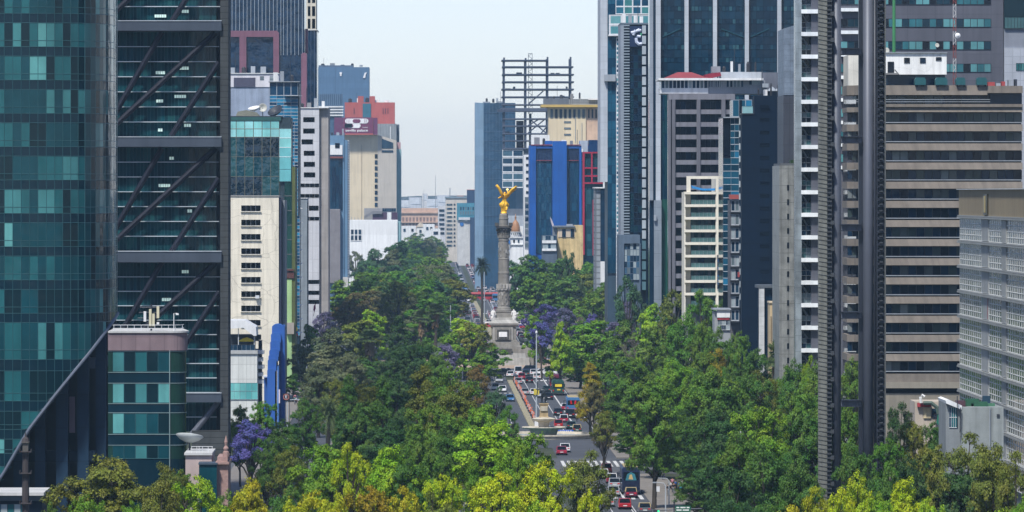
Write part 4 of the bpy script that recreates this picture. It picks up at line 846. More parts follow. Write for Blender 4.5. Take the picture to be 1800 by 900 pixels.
    h.box('core_wall', 1206, 338, 1259, None, 2.6, 18, M('apt_core', (.12, .13, .13), .8)); h.box('frame_column', 1258, 309.5, 1270.5, None, 0, 18, cr); h.box('frame_column', 1203, 337, 1205, None, 0, 5, cr); h.box('frame_beam', 1207, 309.5, 1258, 314.5, 0, 1.2, cr); h.box('frame_column', 1207, 314.5, 1214, 337, 0, 1.2, cr); h.box('end_wall', 1205, 338, 1214.5, None, 1.8, 18, cr)
    for i in range(9):
        y = 337 + i * 22.2
        h.box('balcony_slab', 1203.5, y, 1258, y + 4.6, -.25, 2.6, cr)
        h.panes('balcony_glazing', 1215, y + 5, 1257.5, y + 22, 7, 1, [G('balcony_teal', (.03, .09, .10)), GM, GD3, GL, G('balcony_pale', (.09, .17, .17))], FR_DARK, d=2.1, fx=.07, wts=[.35, .25, .2, .06, .14])
        h.panes('glass_rail', 1215, y + 14, 1257.5, y + 22, 6, 1, [G('rail_glass', (.07, .14, .14))], FR_ALU, d=.3, fx=.05, fy=.05)
    h.prism('blue_awning', [(1215, 325.5), (1218, 327), (1236, 331.5), (1257, 331), (1257, 335), (1236, 335), (1217, 331)], .3, 3, M('awning_blue', (.02, .22, .52), .6))
    h.panes('blue_screen', 1260.5, 448, 1270, 508, 2, 9, [G('screen_navy', (.005, .03, .08)), G('screen_blue', (.02, .12, .3))], FR_DARK, d=-.3, fx=.2, fy=.25)
    # slim teal tower and dark navy block
    s = Bld('slim_teal_tower', 'slim teal glass tower with pale floor lines and a glass box on top', 1180, 1269, 1330)
    tg = [G('slim_deep', (.005, .035, .06)), G('slim_mid', (.012, .08, .13)), G('slim_blue', (.02, .16, .28))]
    s.box('core_wall', 1271, 206, 1302, None, .4, 18, GD1); s.panes('glass_crown', 1288, 175, 1322, 206, 3, 1, tg[1:], FR_ALU, d=0, fx=.15, fy=.3); s.panes('mint_box', 1303.5, 187, 1328, 200, 1, 1, [G('mint_glass', (.25, .45, .46))], FR_WHITE, d=-3); s.box('box_body', 1304, 187.3, 1327.7, 199.7, -2.85, -.2, FR_WHITE); s.box('crown_core', 1288.2, 175.3, 1321.8, 206, .1, 12, tg[0]); s.box('roof_slab', 1271, 205.5, 1300, 207.3, -.6, 18, FR_ALU)
    for i in range(13): s.panes('glass_floor', 1271 if i > 2 else 1284, 207 + i * 23.5, 1299, 230.5 + i * 23.5, 2, 2, tg, FR_ALU, d=0, fx=.06, fy=.14, wts=[.6, .33, .07])
    for i in range(15): s.box('pale_corner_block', 1299, 208 + i * 22, 1304.5, 219 + i * 22, -.6, 8, M('corner_pale', (.42, .46, .46), .7)); s.box('dark_corner_block', 1299, 219.02 + i * 22, 1304.5, 229.98 + i * 22, -.3, 8, GD2)
    s.box('corner_spine', 1299.2, 176, 1304.3, None, 0, 7.8, GD1)
    n = Bld('stacked_balcony_house', 'narrow grey house with stacked glazed balconies and a red awning on top', 1130, 1282, 1302)
    n.box('wall', 1284, 352, 1300, None, 0, 10, M('balcony_wall', (.10, .10, .11), .8)); n.boxes('red_awning', [(1282, 342, 1298, 350, -1.5, 2)], M('awning_brick', (.34, .08, .07), .8))
    for i in range(9): n.panes('balcony', 1284.5, 352 + i * 24, 1299, 372 + i * 24, 2, 1, [GD2, GL, GM, GD3], FR_ALU, d=-1, fx=.25, fy=.35); n.boxes('balcony_floor', [(1283, 372.2 + i * 24, 1300, 374.2 + i * 24, -1.4, 0)], FR_DARK)
    n.boxes('flower_box', [(1296, 478, 1299.5, 487, -1.6, -1.1)], M('box_red', (.35, .06, .06), .8))
    v = Bld('navy_block', 'plain near black navy block with a faint column of slot windows', 1120, 1302, 1380)
    nv = M('navy_facade', (.002, .0105, .027), .6, 0, .25, .2, spec=.1, panel=(40, 2.15), joint=.6); v.box('wall', 1304, 200, 1378, None, 0, 5, nv); v.box('upper_wall', 1326, 168, 1378, 200, .3, 5, nv)
    for i in range(15): v.window(1336, 186 + i * 22.2, 1352, 191.5 + i * 22.2, 1, mats=[GD1], frame=GD1, d=-.08)
    v.boxes('roof_edge', [(1303, 199, 1326, 201, -.2, 5)], FR_DARK)
    t = Bld('white_column_portal', 'white columned portal on dark glass at the foot of the navy block', 1095, 1330, 1372)
    t.box('glass_wall', 1334, 504, 1370, None, .6, 8, GD2); t.box('lintel', 1331, 501, 1371, 506, -.3, 8, M('lintel_slate', (.1, .12, .14), .7)); wc = M('marble_white', (.58, .60, .60), .6, 0, .2, .5, panel=(20, 1.6), joint=.8)
    t.box('column', 1334, 506, 1343.5, None, -.2, 1.5, wc); t.box('column', 1359, 506, 1367, None, -.2, 1.5, wc)
    v.plant(1330, 1376, 168, 1, 4.5, 4, 26)
    o = Bld('tan_pylon', 'tan stone pylon with vertical slots beside the white portal', 1060, 1350, 1372)
    o.box('wall', 1353, 531, 1371, None, 0, 6, M('tan_stone', (.55, .42, .24), .85, streak=.2)); o.boxes('slot', [(1354.5 + i * 3, 556, 1356 + i * 3, 600, -.1, .1) for i in range(3)], M('slot_dark', (.12, .10, .08), .8)); o.boxes('cap', [(1352, 530, 1372, 533, -.2, 6.2)], M('tan_pale', (.6, .5, .34), .8))
    x = Bld('white_kiosk_building', 'low white roofed shop with a red shopfront below the teal tower', 1100, 1254, 1285)
    x.box('wall', 1256, 548, 1284, None, 0, 8, M('kiosk_grey', (.3, .32, .33), .7)); x.box('white_fascia', 1260, 545, 1283, 558, -.5, 1, WHITE); x.boxes('red_strip', [(1261, 558.5, 1282, 562, -.4, 0)], M('strip_red', (.35, .04, .05), .7)); x.panes('shopfront', 1262, 563, 1283, 580, 6, 2, [GL, GM, GD2], FR_WHITE, d=-.3); x.box('roof', 1254, 542.5, 1285, 545, -.8, 9, FR_ALU)
    # silver mosaic wall
    q = Bld('silver_mosaic_block', 'silver grey mosaic block with one column of small black windows', 1010, 1369, 1402)
    sm = M('silver_mosaic', (.33, .34, .32), .4, .25, .4, .5, panel=(1.1, 2.6), joint=.6, streak=.35); q.box('wall', 1370, 291, 1398.5, None, 0, 20, sm); q.boxes('roof_edge', [(1371, 287, 1398, 291, .5, 18)], M('edge_slate', (.1, .11, .12), .7)); q.boxes('roof_hedge', [(1390, 281, 1397, 287, 1, 5)], M('hedge_green', (.02, .05, .02), .9))
    for i in range(14): q.window(1383.5, 325 + i * 25.3, 1387, 335 + i * 25.3, 1, mats=[GD1], d=-.06)
    q.boxes('corner_dark_strip', [(1396.5, 300, 1398.6, None, -.15, .1)], GD1)  # near-black strip running down the wall corner
    q2 = Bld('mosaic_tower_back', 'pale mosaic upper tower over dark cladding behind the navy block', 1075, 1376, 1402)
    q2.prism('mosaic_wall', [(1378, 50), (1399, 44), (1399, 167), (1378, 167)], 0, 18, M('mosaic_blue', (.20, .25, .31), .5, .2, .35, .6, panel=(1.0, .9), joint=.75)); q2.box('dark_wall', 1377, 167, 1399, None, .1, 18, M('mosaic_dark', (.05, .055, .07), .5, panel=(30, 3.4)))
    # grey office with white slabs
    g = Bld('grey_panel_office', 'wide grey panelled office with teal strip windows and white slabs on its near corner', 985, 1395, 1800)
    gp = M('grey_violet_panel', (.095, .10, .125), .7, 0, .12, .2, panel=(4.2, 2.0), joint=.75); mir = M('corner_mirror', (.36, .41, .43), .25, .4, .4, .4, panel=(20, 2.4), joint=.7, streak=.3)
    g.box('corner_wall', 1398, -160, 1409, None, -.4, 3, mir); g.box('panel_wall', 1426, -160, 1441, None, -.1, 22, gp); g.box('bay_core', 1409, -160, 1426, None, 2.6, 20, GD1)
    for i in range(24):
        y = -142 + i * 39.7
        g.box('white_slab', 1408, y, 1441, y + 7, -.9, 2.6, M('slab_white', (.80, .84, .85), .4)); g.panes('bay_glazing', 1409, y + 22, 1426, y + 39.7, 2, 2, [GD1, GD2, GM, G('bay_teal', (.05, .12, .13))], FR_ALU, d=.6, fx=.07, fy=.07)
        g.tube('bay_brace', [(1411, y + 9, 1.6), (1425, y + 30, 1.6)], .16, M('brace_pale', (.35, .38, .4), .5))
    g.box('panel_wall', 1441, -160, 1764, None, .2, 30, gp)
    tw = [G('strip_teal', (.03, .14, .17)), G('strip_pale', (.10, .28, .30)), G('strip_deep', (.006, .03, .05)), GD1]
    for i in range(10):
        y = -86 + i * 39.6; 
        g.panes('window_strip', 1478, y, 1742, y + 14.5, 22, 1, tw, FR_DARK, d=.08, fx=.1, wts=[.35, .3, .2, .15])
        g.box('white_slab', 1478, y + 26 - 5, 1513, y + 27, -.6, .2, M('slab_white', (.80, .84, .85), .4))
    g.box('glass_corner', 1765, -160, 1810, 50, -.1, 30, G('corner_night', (.004, .02, .03))); g.box('pale_wall', 1765, 50, 1810, 84, .2, 30, M('corner_grey', (.22, .24, .28), .7)); g.box('tile_wall', 1765, 84, 1810, None, 0, 30, M('tile_pale', (.42, .45, .5), .6, panel=(1.2, 1.2), joint=.75)); g.panes('corner_glass', 1766, 30, 1800, 50, 6, 1, [G('bay_teal', (.05, .12, .13))], FR_DARK, d=-.2); g.panes('small_window', 1786, 111, 1800, 124, 3, 1, [T3, T2], FR_DARK, d=-.1)
    u = Bld('cream_stair_tower', 'blank cream stair tower between the twin grey masts and the banded block', 975, 1488, 1514)
    u.box('wall', 1490, 97, 1514, None, -1.5, 10, M('cream_blank', (.66, .64, .56), .85, streak=.3, cracks=.15))
    # banded concrete block
    k = Bld('banded_concrete_block', 'long office block of beige concrete bands and recessed dark window ribbons', 930, 1488, 1800)
    bc = M('band_concrete', (.205, .178, .147), .85, 0, .2, .5, panel=(4.4, 30), joint=.88, streak=.22); bc2 = M('band_concrete_pale', (.27, .245, .195), .85, 0, .12, .5, streak=.15)
    k.box('core_wall', 1506, 152, 1797, None, 1.4, 30, GD1)
    wn = [GD1, GD2, G('ribbon_green', (.04, .06, .058)), G('ribbon_grey', (.075, .09, .09)), M('ribbon_blind', (.15, .17, .165), .6)]
    def band(y0, y1, name='concrete_band', x1=1797, lip=True):
        m = MB(); pts = [(k.X(1490), 1.7), (k.X(1502), 1.0), (k.X(1509), -.2), (k.X(1513), -.6), (k.X(x1), -.6), (k.X(x1), 12), (k.X(1490), 12)]
        n = len(pts); z0, z1 = k.Z(y1), k.Z(y0); vs = [(x, y, z0) for x, y in pts] + [(x, y + (.25 if i in (3, 4) else 0), z1) for i, (x, y) in enumerate(pts)]
        m.mesh(vs, [tuple(range(n))[::-1], tuple(range(n, 2 * n))] + [(i, (i + 1) % n, (i + 1) % n + n, i + n) for i in range(n)], bc); m.build(name, k.t)
    band(150, 167, 'parapet', 1735); k.box('parapet', 1735.1, 151, 1797, 163.5, -.6, 12, bc); k.box('roof_glass', 1741, 164, 1797, 183, .5, 2, GD2)
    k.panes('window_ribbon', 1512, 168, 1740, 183, 14, 1, wn, FR_DARK, d=1.0); k.boxes('balcony_rail', [(1505, 174.5, 1740, 175.5, -.5, -.42), (1505, 178.5, 1740, 179.5, -.5, -.42)], FR_ALU)
    k.box('concrete_band', 1512, 183, 1797, 188.2, -.8, 12, bc); band(188.5, 197)
    for i in range(14):
        y = 198 + 33.65 * i
        k.panes('window_ribbon', 1511, y, 1797, y + 16.6, 20, 1, wn, FR_DARK, d=.55, fx=.1, fy=.12, wts=[.28, .3, .2, .17, .05]); k.panes('return_window', 1491, y, 1508, y + 16, 2, 1, wn, FR_DARK, d=1.75, fx=.1)
        k.boxes('sill_rail', [(1511, y + 16.6, 1797, y + 18, -.2, .8)], FR_ALU)
        if i < 13: band(y + 20.5, y + 32.6)
    k.boxes('base_band', [(1511, 657, 1797, 671, -.8, 12)], bc); k.box('base_band', 1511, 671.2, 1797, 682, -1.1, 12, bc2); k.box('dark_recess', 1511, 682, 1797, 691, .4, 12, GD1); k.box('base_wall', 1511, 691, 1797, None, -.5, 12, M('base_beige', (.25, .225, .18), .85, panel=(7, 30), joint=.8, streak=.2))  # dark set-back band between the base bands and the base wall
    # rooftop
    p2 = Bld('white_penthouse', 'white rooftop cabin with three small square windows and a dark door', 932, 1554, 1668, 'rooftop cabin')
    p2.box('wall', 1559, 93, 1666, 130.5, 2, 9, M('penthouse_white', (.82, .83, .80), .8, 0, .08, .3, streak=.25, cracks=.1)); p2.box('base', 1560, 131, 1664, 152, 3, 8, GD2); p2.boxes('roof_edge', [(1558, 91.5, 1667, 93, 1.7, 9.3)], FR_ALU)
    for x, y0, y1 in ((1591, 101, 110.5), (1619, 101, 110.5), (1647, 100, 106)): p2.window(x, y0, x + 10, y1, 1, d=1.9)
    p2.box('door', 1562, 108, 1573, 127.5, 1.85, 2.1, GD1); p2.tube('stair_rail', [(1574, 122, 1.5), (1584, 134, 1.5)], .08, FR_DARK); p2.box('landing', 1557, 128, 1580, 131, .8, 2, M('landing_grey', (.2, .2, .2), .8))
    for i, (x, w) in enumerate(((1619, 19), (1656, 21), (1690, 16), (1727, 18))):
        tk = Bld('water_tank', ['teal rooftop tank right under the white cabin', 'teal rooftop tank at the white cabin corner', 'narrow teal rooftop tank by the red lattice mast', 'teal rooftop tank nearest the end of the banded block'][i], 928, x - 12, x + 12, 'tank', 'teal tanks on the banded block')
        m = MB(); hw = w / 2 * tk.k; m.prism([(-hw, 0), (hw, 0), (hw, .75), (hw * .75, 1.05), (-hw * .75, 1.05), (-hw, .75)], 1, 3, M('tank_teal', (.015, .10, .11), .5)); m.build('body', tk.t, (tk.X(x), 0, tk.Z(149))); tk.boxes('feet', [(x - 7, 149, x - 5, 152, 1.2, 1.6), (x + 5, 149, x + 7, 152, 1.2, 1.6)], FR_DARK)
    m1 = Bld('green_mast', 'green painted mast standing on the banded block roof', 940, 1570, 1580, 'mast'); m1.tube('pole', [(1575, 150, 4), (1575, -60, 4)], [.27, .2], M('mast_green', (.05, .22, .08), .5), n=8)
    m2 = Bld('red_lattice_mast', 'red and white lattice antenna mast above the teal tanks', 938, 1674, 1688, 'mast'); rm = M('mast_red', (.25, .07, .06), .7); wm = M('mast_white', (.5, .5, .5), .7); m = MB()
    for i in range(26):
        y0, y1 = 150 - i * 8, 142 - i * 8; mt = rm if (i // 3) % 2 == 0 else wm
        for x in (1678.6, 1683.4): m.tube([(m2.X(x), 3, m2.Z(y0)), (m2.X(x), 3, m2.Z(y1))], .05, mt, 4)
        m.tube([(m2.X(1678.6 if i % 2 else 1683.4), 3, m2.Z(y0)), (m2.X(1683.4 if i % 2 else 1678.6), 3, m2.Z(y1))], .04, mt, 4)
    m.build('lattice', m2.t); m = MB(); m.lathe([(.35, 0), (.4, .3), (.1, .5)], WHITE, 12); o2 = m.build('drum_antenna', m2.t, (m2.X(1686), 2.8, m2.Z(62))); o2.rotation_euler = (1.5, 0, 0)
    for x, y, r, lab in ((1561, 88, .42, 'small white dish on the white cabin corner'), (1650, 79, .32, 'small ivory dish on a pole above the white cabin')):
        dd = Bld('satellite_dish', lab, 931, x - 4, x + 4, 'dish'); m = MB(); m.lathe([(.05, -.12), (r * .6, -.08), (r, .1), (r * .93, .12), (.05, -.05)], M('dish_ivory', (.5, .5, .44), .7), 14); o = m.build('dish', dd.t, (dd.X(x), 3, dd.Z(y)), True); o.rotation_euler = (1.3, 0, .3); dd.tube('post', [(x, y + 1, 3.2), (x, 93, 3.2)], .04, STEEL)
    rc = Bld('rooftop_clutter', 'low row of dark red ducts and grey boxes on the roof end', 929, 1736, 1798, 'rooftop plant'); 
    for x0, x1, y0, mt in ((1738, 1750, 144, 'box_red'), (1752, 1760, 146, 'frame_aluminium'), (1762, 1768, 143, 'box_red'), (1774, 1779, 140, 'frame_aluminium'), (1785, 1789, 139, 'steel_dark')): rc.box('duct', x0, y0, x1, 151, 1, 3, MATS[mt])
    # pale gridded block seen along its flank
    z = Bld('white_gridded_block', 'pale gridded glass block seen along its flank with a tan parapet on top', 830, 1687, 1900)
    D0, D1 = 0.0, -130.0; X0 = z.X(1687); sgw = M('flank_frame', (.30, .31, .30), .55, 0, .12, .3); 
    z.t.location.x = z.O.x; m = MB(); m.box(X0 + .4, X0 + 30, D1, D0, 0, z.Z(380), M('flank_core', (.20, .22, .235), .6)); m.build('core_wall', z.t)
    m = MB(); m.box(X0 - .1, X0 + 30, D1, D0 + .2, z.Z(380), z.Z(333.5), M('tan_parapet', (.30, .24, .145), .85, 0, .12, .2, panel=(16, 30), joint=.7, streak=.2)); m.build('parapet_wall', z.t); m = MB(); m.box(X0 - .4, X0 + 30.3, D1, D0 + .4, z.Z(333.5), z.Z(332.2), FR_WHITE); m.build('parapet_cap', z.t)
    m = MB(); m.box(X0 - .3, X0 - .1, -43, -38, z.Z(376), z.Z(341), M('emblem_bronze', (.07, .06, .035), .4, .5)); m.box(X0 - .45, X0 - .3, -41, -39.6, z.Z(372), z.Z(344), M('emblem_gold', (.4, .34, .18), .4, .4)); m.build('bronze_emblem', z.t)
    pg = [G('grid_pale', (.28, .305, .29)), G('grid_mid', (.19, .22, .215)), G('grid_lilac', (.34, .36, .355)), G('grid_dim', (.10, .13, .135))]
    for i in range(10):
        y = 383 + i * 43.6
        z.panes('window_row', 1687, y, 0, y + 38, 46, 4, pg, M('grid_white', (.52, .53, .50), .5), d=0, fx=.36, fy=.14, side='l', dd=(D1, D0), wts=[.35, .3, .15, .2])
        m = MB(); m.box(X0 - .35, X0 + .4, D1, D0 + .3, z.Z(y), z.Z(y - 2.6), sgw); m.box(X0 - .28, X0 + .4, D1, D0 + .3, z.Z(y - 3.2), z.Z(y - 5.2), sgw); m.build('floor_ledge', z.t)
        for k2, dd in ((0, (-42, -33)), (1, (-66, -60))): 
            z.panes('curtain_bay', 1687, y + 1, 0, y + 37, 5, 1, [M('curtain_lilac', (.28, .30, .31), .8)] if not (i == 3 and k2 == 0) else [M('curtain_red', (.30, .05, .07), .8), M('curtain_lilac', (.28, .30, .31), .8), M('curtain_green', (.2, .3, .22), .8)], sgw, d=-.07, fx=.7, fy=.1, side='l', dd=dd)
    a = Bld('low_white_annex', 'low white annex with green plant boxes on its roof before the gridded block', 690, 1655, 1772)
    aw = M('annex_wall', (.27, .295, .285), .85, 0, .2, .35, streak=.3); a.box('wall', 1690, 716, 1764, None, 0, 10, aw); a.tube('drain_pipe', [(1740, 717, -.15), (1740, 790, -.15)], .06, FR_ALU); a.boxes('wall_vent', [(1752, 728, 1757, 733, -.12, 0)], FR_DARK); a.prism('side_wall', [(1663, 705), (1667, 703), (1691, 714), (1691, 340 + CH / a.k), (1664, 340 + CH / a.k)], .5, 10, M('annex_side', (.22, .24, .245), .8)); a.prism('white_parapet', [(1662, 704), (1667, 702), (1691, 713), (1690, 720), (1663, 709)], -.1, 10.2, WHITE); a.panes('side_window', 1669, 716, 1684, 752, 4, 2, [GD3, T2, GM], FR_WHITE, d=.4)
    for x0, x1, y0, mt in ((1702, 1726, 703, 'plant_green'), (1716, 1740, 708, 'plant_green'), (1733, 1747, 698, 'plant_navy'), (1712, 1754, 711, 'plant_green_light'), (1685, 1700, 706, 'plant_maroon')):
        M('plant_green', (.02, .10, .05), .7); M('plant_navy', (.01, .04, .07), .7); M('plant_green_light', (.06, .17, .10), .7); M('plant_maroon', (.07, .03, .04), .7)
        a.box('plant_box', x0, y0, x1, 716, 2 + (x0 % 5) * .7, 4.5, MATS[mt])
    a.tube('mast', [(1682, 752, -.5), (1682, 696, -.5)], .05, FR_DARK); a.tube('pole', [(1688, 716, -.4), (1687, 760, -.4)], .06, FR_DARK)
    e2 = Bld('pink_street_cafe', 'small pink and cream cafe with arched balcony and green curtain behind the trees', 800, 1596, 1668)
    e2.box('wall', 1608, 706, 1662, None, 0, 8, M('cafe_cream_wall', (.46, .40, .33), .85)); e2.box('cream_panel', 1623, 717, 1636, 735, -.2, 0, M('cafe_cream', (.6, .5, .32), .85)); e2.box('red_sign', 1612, 708, 1636, 715, -.6, -.1, M('strip_red', (.35, .04, .05), .7)); e2.window(1638, 718, 1646, 733, 2, d=-.2); e2.panes('balcony_rail', 1640, 727, 1652, 737, 4, 1, [GD2], M('rail_brown', (.12, .07, .05), .8), d=-.8); e2.tube('curved_arm', [(1622, 708, -1), (1636, 708, -1), (1646, 716, -1), (1649, 727, -1)], .28, M('arm_green', (.08, .12, .10), .7)); e2.prism('green_curtain', [(1647, 728), (1651, 728), (1653, 743), (1649, 748), (1645, 743)], -1.2, -.8, M('curtain_deep_green', (.01, .15, .10), .8)); e2.tube('white_hook', [(1618, 708, -1), (1617, 698, -1), (1620, 694, -1), (1624, 697, -1)], .2, WHITE); e2.box('dark_post', 1655, 710, 1657, 752, -1, -.7, FR_DARK)
right()

# ---- twin mast monument ----------------------------------------------------------------------
def monument():
    b = Bld('twin_mast_monument', 'towering monument of two grey steel masts clad in stone slats, joined by cross beams', 740, 1436, 1558, 'monument')
    stn = M('slat_stone', (.155, .16, .14), .6, 0, .3, 1.2, streak=.3); dk = M('bracket_dark', (.022, .026, .032), .5); pipe = M('mast_grey', (.095, .105, .13), .5, .15, .12, .2); pd = M('mast_dark_grey', (.03, .034, .045), .45, .3)  # the second mast grey is a darker tone for side tubes, plates, flanges
    yb = 340 + CH / b.k
    def clad(x0, x1, pitch, flip, mat, name):
        m = MB(); n = int((yb + 160) / pitch); X0, X1 = b.X(x0), b.X(x1)
        b.add(m, x0 + 1.5, -160, x1 - .5, None, .7, 1.5, dk)
        for i in range(n):
            z = b.Z(-160 + pitch * i); h = pitch * b.k * .92; dz = .17 if flip else -.17; zz = z - h
            if zz < 0: break
            m.mesh([(X0, 0, zz), (X1, .2, zz + dz), (X1, .9, zz + dz), (X0, .8, zz), (X0, .07, z), (X1, .27, z + dz), (X1, .95, z + dz), (X0, .85, z)], [(0,3,2,1),(4,5,6,7),(0,1,5,4),(1,2,6,5),(2,3,7,6),(3,0,4,7)], mat)
        m.build(name, b.t)
    clad(1438.5, 1454.5, 7.65, False, stn, 'stone_cladding')
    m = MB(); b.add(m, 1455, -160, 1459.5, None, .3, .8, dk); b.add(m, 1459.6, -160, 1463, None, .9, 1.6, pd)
    for i in range(150):
        y = -160 + 7.65 * i
        if y > yb - 6: break
        b.add(m, 1453.5, y, 1462, y + 2.6, -.1, .3, M('bracket_grey', (.05, .055, .06), .5)); 
        if i % 6 == 0: b.add(m, 1460, y - 3, 1466, y + 4, -.2, .9, M('bracket_grey', (.05, .055, .06), .5))
    m.build('bracket_spine', b.t)
    def cyl(name, x, r, d, mat, n=24):
        m = MB(); m.lathe([(r * b.k, 0), (r * b.k, b.Z(-160))], mat, n); m.build(name, b.t, (b.X(x), d, 0), True)
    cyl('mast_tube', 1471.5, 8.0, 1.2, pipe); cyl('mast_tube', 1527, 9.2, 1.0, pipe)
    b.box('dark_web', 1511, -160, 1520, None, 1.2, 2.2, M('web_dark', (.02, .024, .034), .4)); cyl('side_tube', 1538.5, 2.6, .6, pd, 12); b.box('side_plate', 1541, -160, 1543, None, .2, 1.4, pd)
    m = MB(); b.add(m, 1541.5, -160, 1555, None, .8, 1.6, M('web_dark', (.02, .024, .034), .4)); b.add(m, 1555, -160, 1557.2, None, 0, 1.2, M('edge_stone', (.09, .095, .09), .6))
    for i in range(140):
        y = -160 + 11.3 * i
        if y > yb - 8: break
        b.add(m, 1543, y, 1555, y + 4.2, .1, .8, pd); b.add(m, 1546, y - 2, 1552, y + .1, -.25, .5, M('bracket_grey', (.05, .055, .06), .5))
    m.build('bracket_ladder', b.t)
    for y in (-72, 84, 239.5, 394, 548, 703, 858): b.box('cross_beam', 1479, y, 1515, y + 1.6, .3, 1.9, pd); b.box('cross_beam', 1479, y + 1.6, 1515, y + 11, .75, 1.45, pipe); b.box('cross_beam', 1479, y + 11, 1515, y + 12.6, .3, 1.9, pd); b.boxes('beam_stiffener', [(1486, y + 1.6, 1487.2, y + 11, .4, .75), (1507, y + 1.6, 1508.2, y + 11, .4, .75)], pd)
    b.boxes('plinth', [(1430, yb - 12, 1566, None, -2, 5)], stn)
monument()
# ---- ground, avenue, pavements ---------------------------------------------------------------
def bend(Y):                                   # the avenue swings slightly beyond the column
    return 0 if Y < 1700 else (Y - 1700) * .0023
def sheet(name, x0, x1, y0, y1, z, mat, step=120):
    m = MB(); n = max(1, int((y1 - y0) / step)); vs = []
    for i in range(n + 1):
        y = y0 + (y1 - y0) * i / n; vs += [(x0 + bend(y), y, z), (x1 + bend(y), y, z)]
    m.mesh(vs, [(2 * i, 2 * i + 1, 2 * i + 3, 2 * i + 2) for i in range(n)], mat); return struct(m.build(name))
def ground():
    gm = M('park_ground', (.045, .055, .025), .95, 0, .4, .05); m = MB()
    m.face([(-4200, -3000, 0), (4200, -3000, 0), (4200, 10000, 0), (-4200, 10000, 0)], gm); struct(m.build('ground'))
    asp = M('asphalt', (.064, .069, .078), .85, 0, .22, .12, streak=.12); asp2 = M('asphalt_dark', (.05, .055, .065), .85, 0, .22, .15)
    sheet('avenue', 22.6, 32.2, 300, 6000, .04, asp); sheet('oncoming_avenue', 8, 20.4, 300, 6000, .04, asp); sheet('side_street', -24, -15, 300, 4000, .04, asp2); sheet('far_side_street', 46, 54, 300, 4000, .04, asp2)
    pv = M('pavement_tan', (.21, .19, .165), .9, 0, .2, .4, panel=(1.2, 1.2), joint=.8)
    def kerb(name, x0, x1, y0, y1, h=.16):
        m = MB(); n = 20
        for i in range(n):
            a, e = y0 + (y1 - y0) * i / n, y0 + (y1 - y0) * (i + 1) / n
            pts = [(x0 + bend(a), a), (x1 + bend(a), a), (x1 + bend(e), e), (x0 + bend(e), e)]
            vs = [(x, y, 0) for x, y in pts] + [(x, y, h) for x, y in pts]; m.mesh(vs, [(4, 5, 6, 7), (0, 1, 5, 4), (2, 3, 7, 6), (3, 0, 4, 7), (1, 2, 6, 5)], pv)
        struct(m.build(name))
    kerb('pavement', 32.2, 37.5, 300, 1000); kerb('pavement', 32.2, 37.5, 1062, 1560); kerb('pavement', 33, 37, 1720, 4000); kerb('pavement', -29, -24, 300, 4000); kerb('pavement', -15, -11, 300, 3000); kerb('pavement', 4, 8, 300, 1560); kerb('pavement', 54, 60, 300, 1500)
    # roundabout of the column and of the fountain, crossing street
    def disc(name, cx, cy, r, z, mat, n=48):
        m = MB(); m.face([(cx + r * math.cos(2 * PI * i / n), cy + r * math.sin(2 * PI * i / n), z) for i in range(n)], mat); return struct(m.build(name))
    disc('column_roundabout', 21.4, 1655, 88, .06, asp); disc('fountain_roundabout', 20, 1150, 46, .06, asp)
    m = MB(); m.face([(-200, 1002, .055), (200, 1002, .055), (200, 1060, .055), (-200, 1060, .055)], M('asphalt_pale', (.088, .092, .098), .85, 0, .2, .12)); struct(m.build('cross_street'))
    tan = M('brick_plaza', (.36, .27, .20), .9, 0, .15, .3); disc('plaza', 21.4, 1650, 46, .09, tan)
    # markings
    wp = M('road_paint', (.58, .58, .56), .7, 0, .25, 1.5); m = MB()
    def line(x, w, y0, y1, dash=None):
        y = y0
        while y < y1:
            e = min(y1, y + (dash[0] if dash else 60)); m.face([(x - w / 2 + bend(y), y, .075), (x + w / 2 + bend(y), y, .075), (x + w / 2 + bend(e), e, .075), (x - w / 2 + bend(e), e, .075)], wp); y = e + (dash[1] if dash else 0)
    for x, w in ((24.2, .14), (26.4, .14), (28.9, .28), (31.9, .12)): line(x, w, 1180, 1530)
    for x, w in ((29.0, .14), (29.35, .14), (26.2, .14)): line(x, w, 500, 1000)
    for x in (25.6, 28.9): line(x, .16, 1740, 4500, (8, 6))
    for x in (11.5, 14.5, 17.5): line(x, .14, 1200, 1560, (10, 8)); line(x, .14, 1740, 4500, (8, 6))
    def zebra(y0, y1, x0=22.8, x1=32, p=1.05):
        x = x0
        while x < x1 - .4: m.face([(x, y0, .08), (x + .55, y0, .08), (x + .55, y1, .08), (x, y1, .08)], wp); x += p
    zebra(1028, 1050, 22.8, 33); zebra(918, 930, 22.8, 32, 1.2); zebra(1497, 1505); zebra(1404, 1408, 9, 32); zebra(2010, 2020, 20, 34); zebra(2330, 2345, 20, 34)
    m.build('road_markings')['kind'] = 'structure'
    # planted median with hatched kerb
    hm = bpy.data.materials.new('hatched_kerb'); hm.use_nodes = True; nt = hm.node_tree; b = nt.nodes['Principled BSDF']
    tc = node(nt, 'ShaderNodeTexCoord'); w = node(nt, 'ShaderNodeTexWave', wave_type='BANDS', bands_direction='DIAGONAL'); w.inputs['Scale'].default_value = .28; nt.links.new(tc.outputs['Object'], w.inputs['Vector'])
    rp = node(nt, 'ShaderNodeValToRGB'); rp.color_ramp.interpolation = 'CONSTANT'; rp.color_ramp.elements[0].color = (.06, .055, .04, 1); rp.color_ramp.elements[1].position = .45; rp.color_ramp.elements[1].color = (.46, .41, .25, 1)
    nt.links.new(w.outputs[0], rp.inputs[0]); nt.links.new(rp.outputs[0], b.inputs['Base Color']); b.inputs['Roughness'].default_value = .8
    m = MB(); m.box(20.4, 21.5, 1190, 1500, 0, .3, hm); struct(m.build('median_kerb')); m = MB(); m.box(21.5, 22.5, 1190, 1500, 0, .22, pv); struct(m.build('median'))
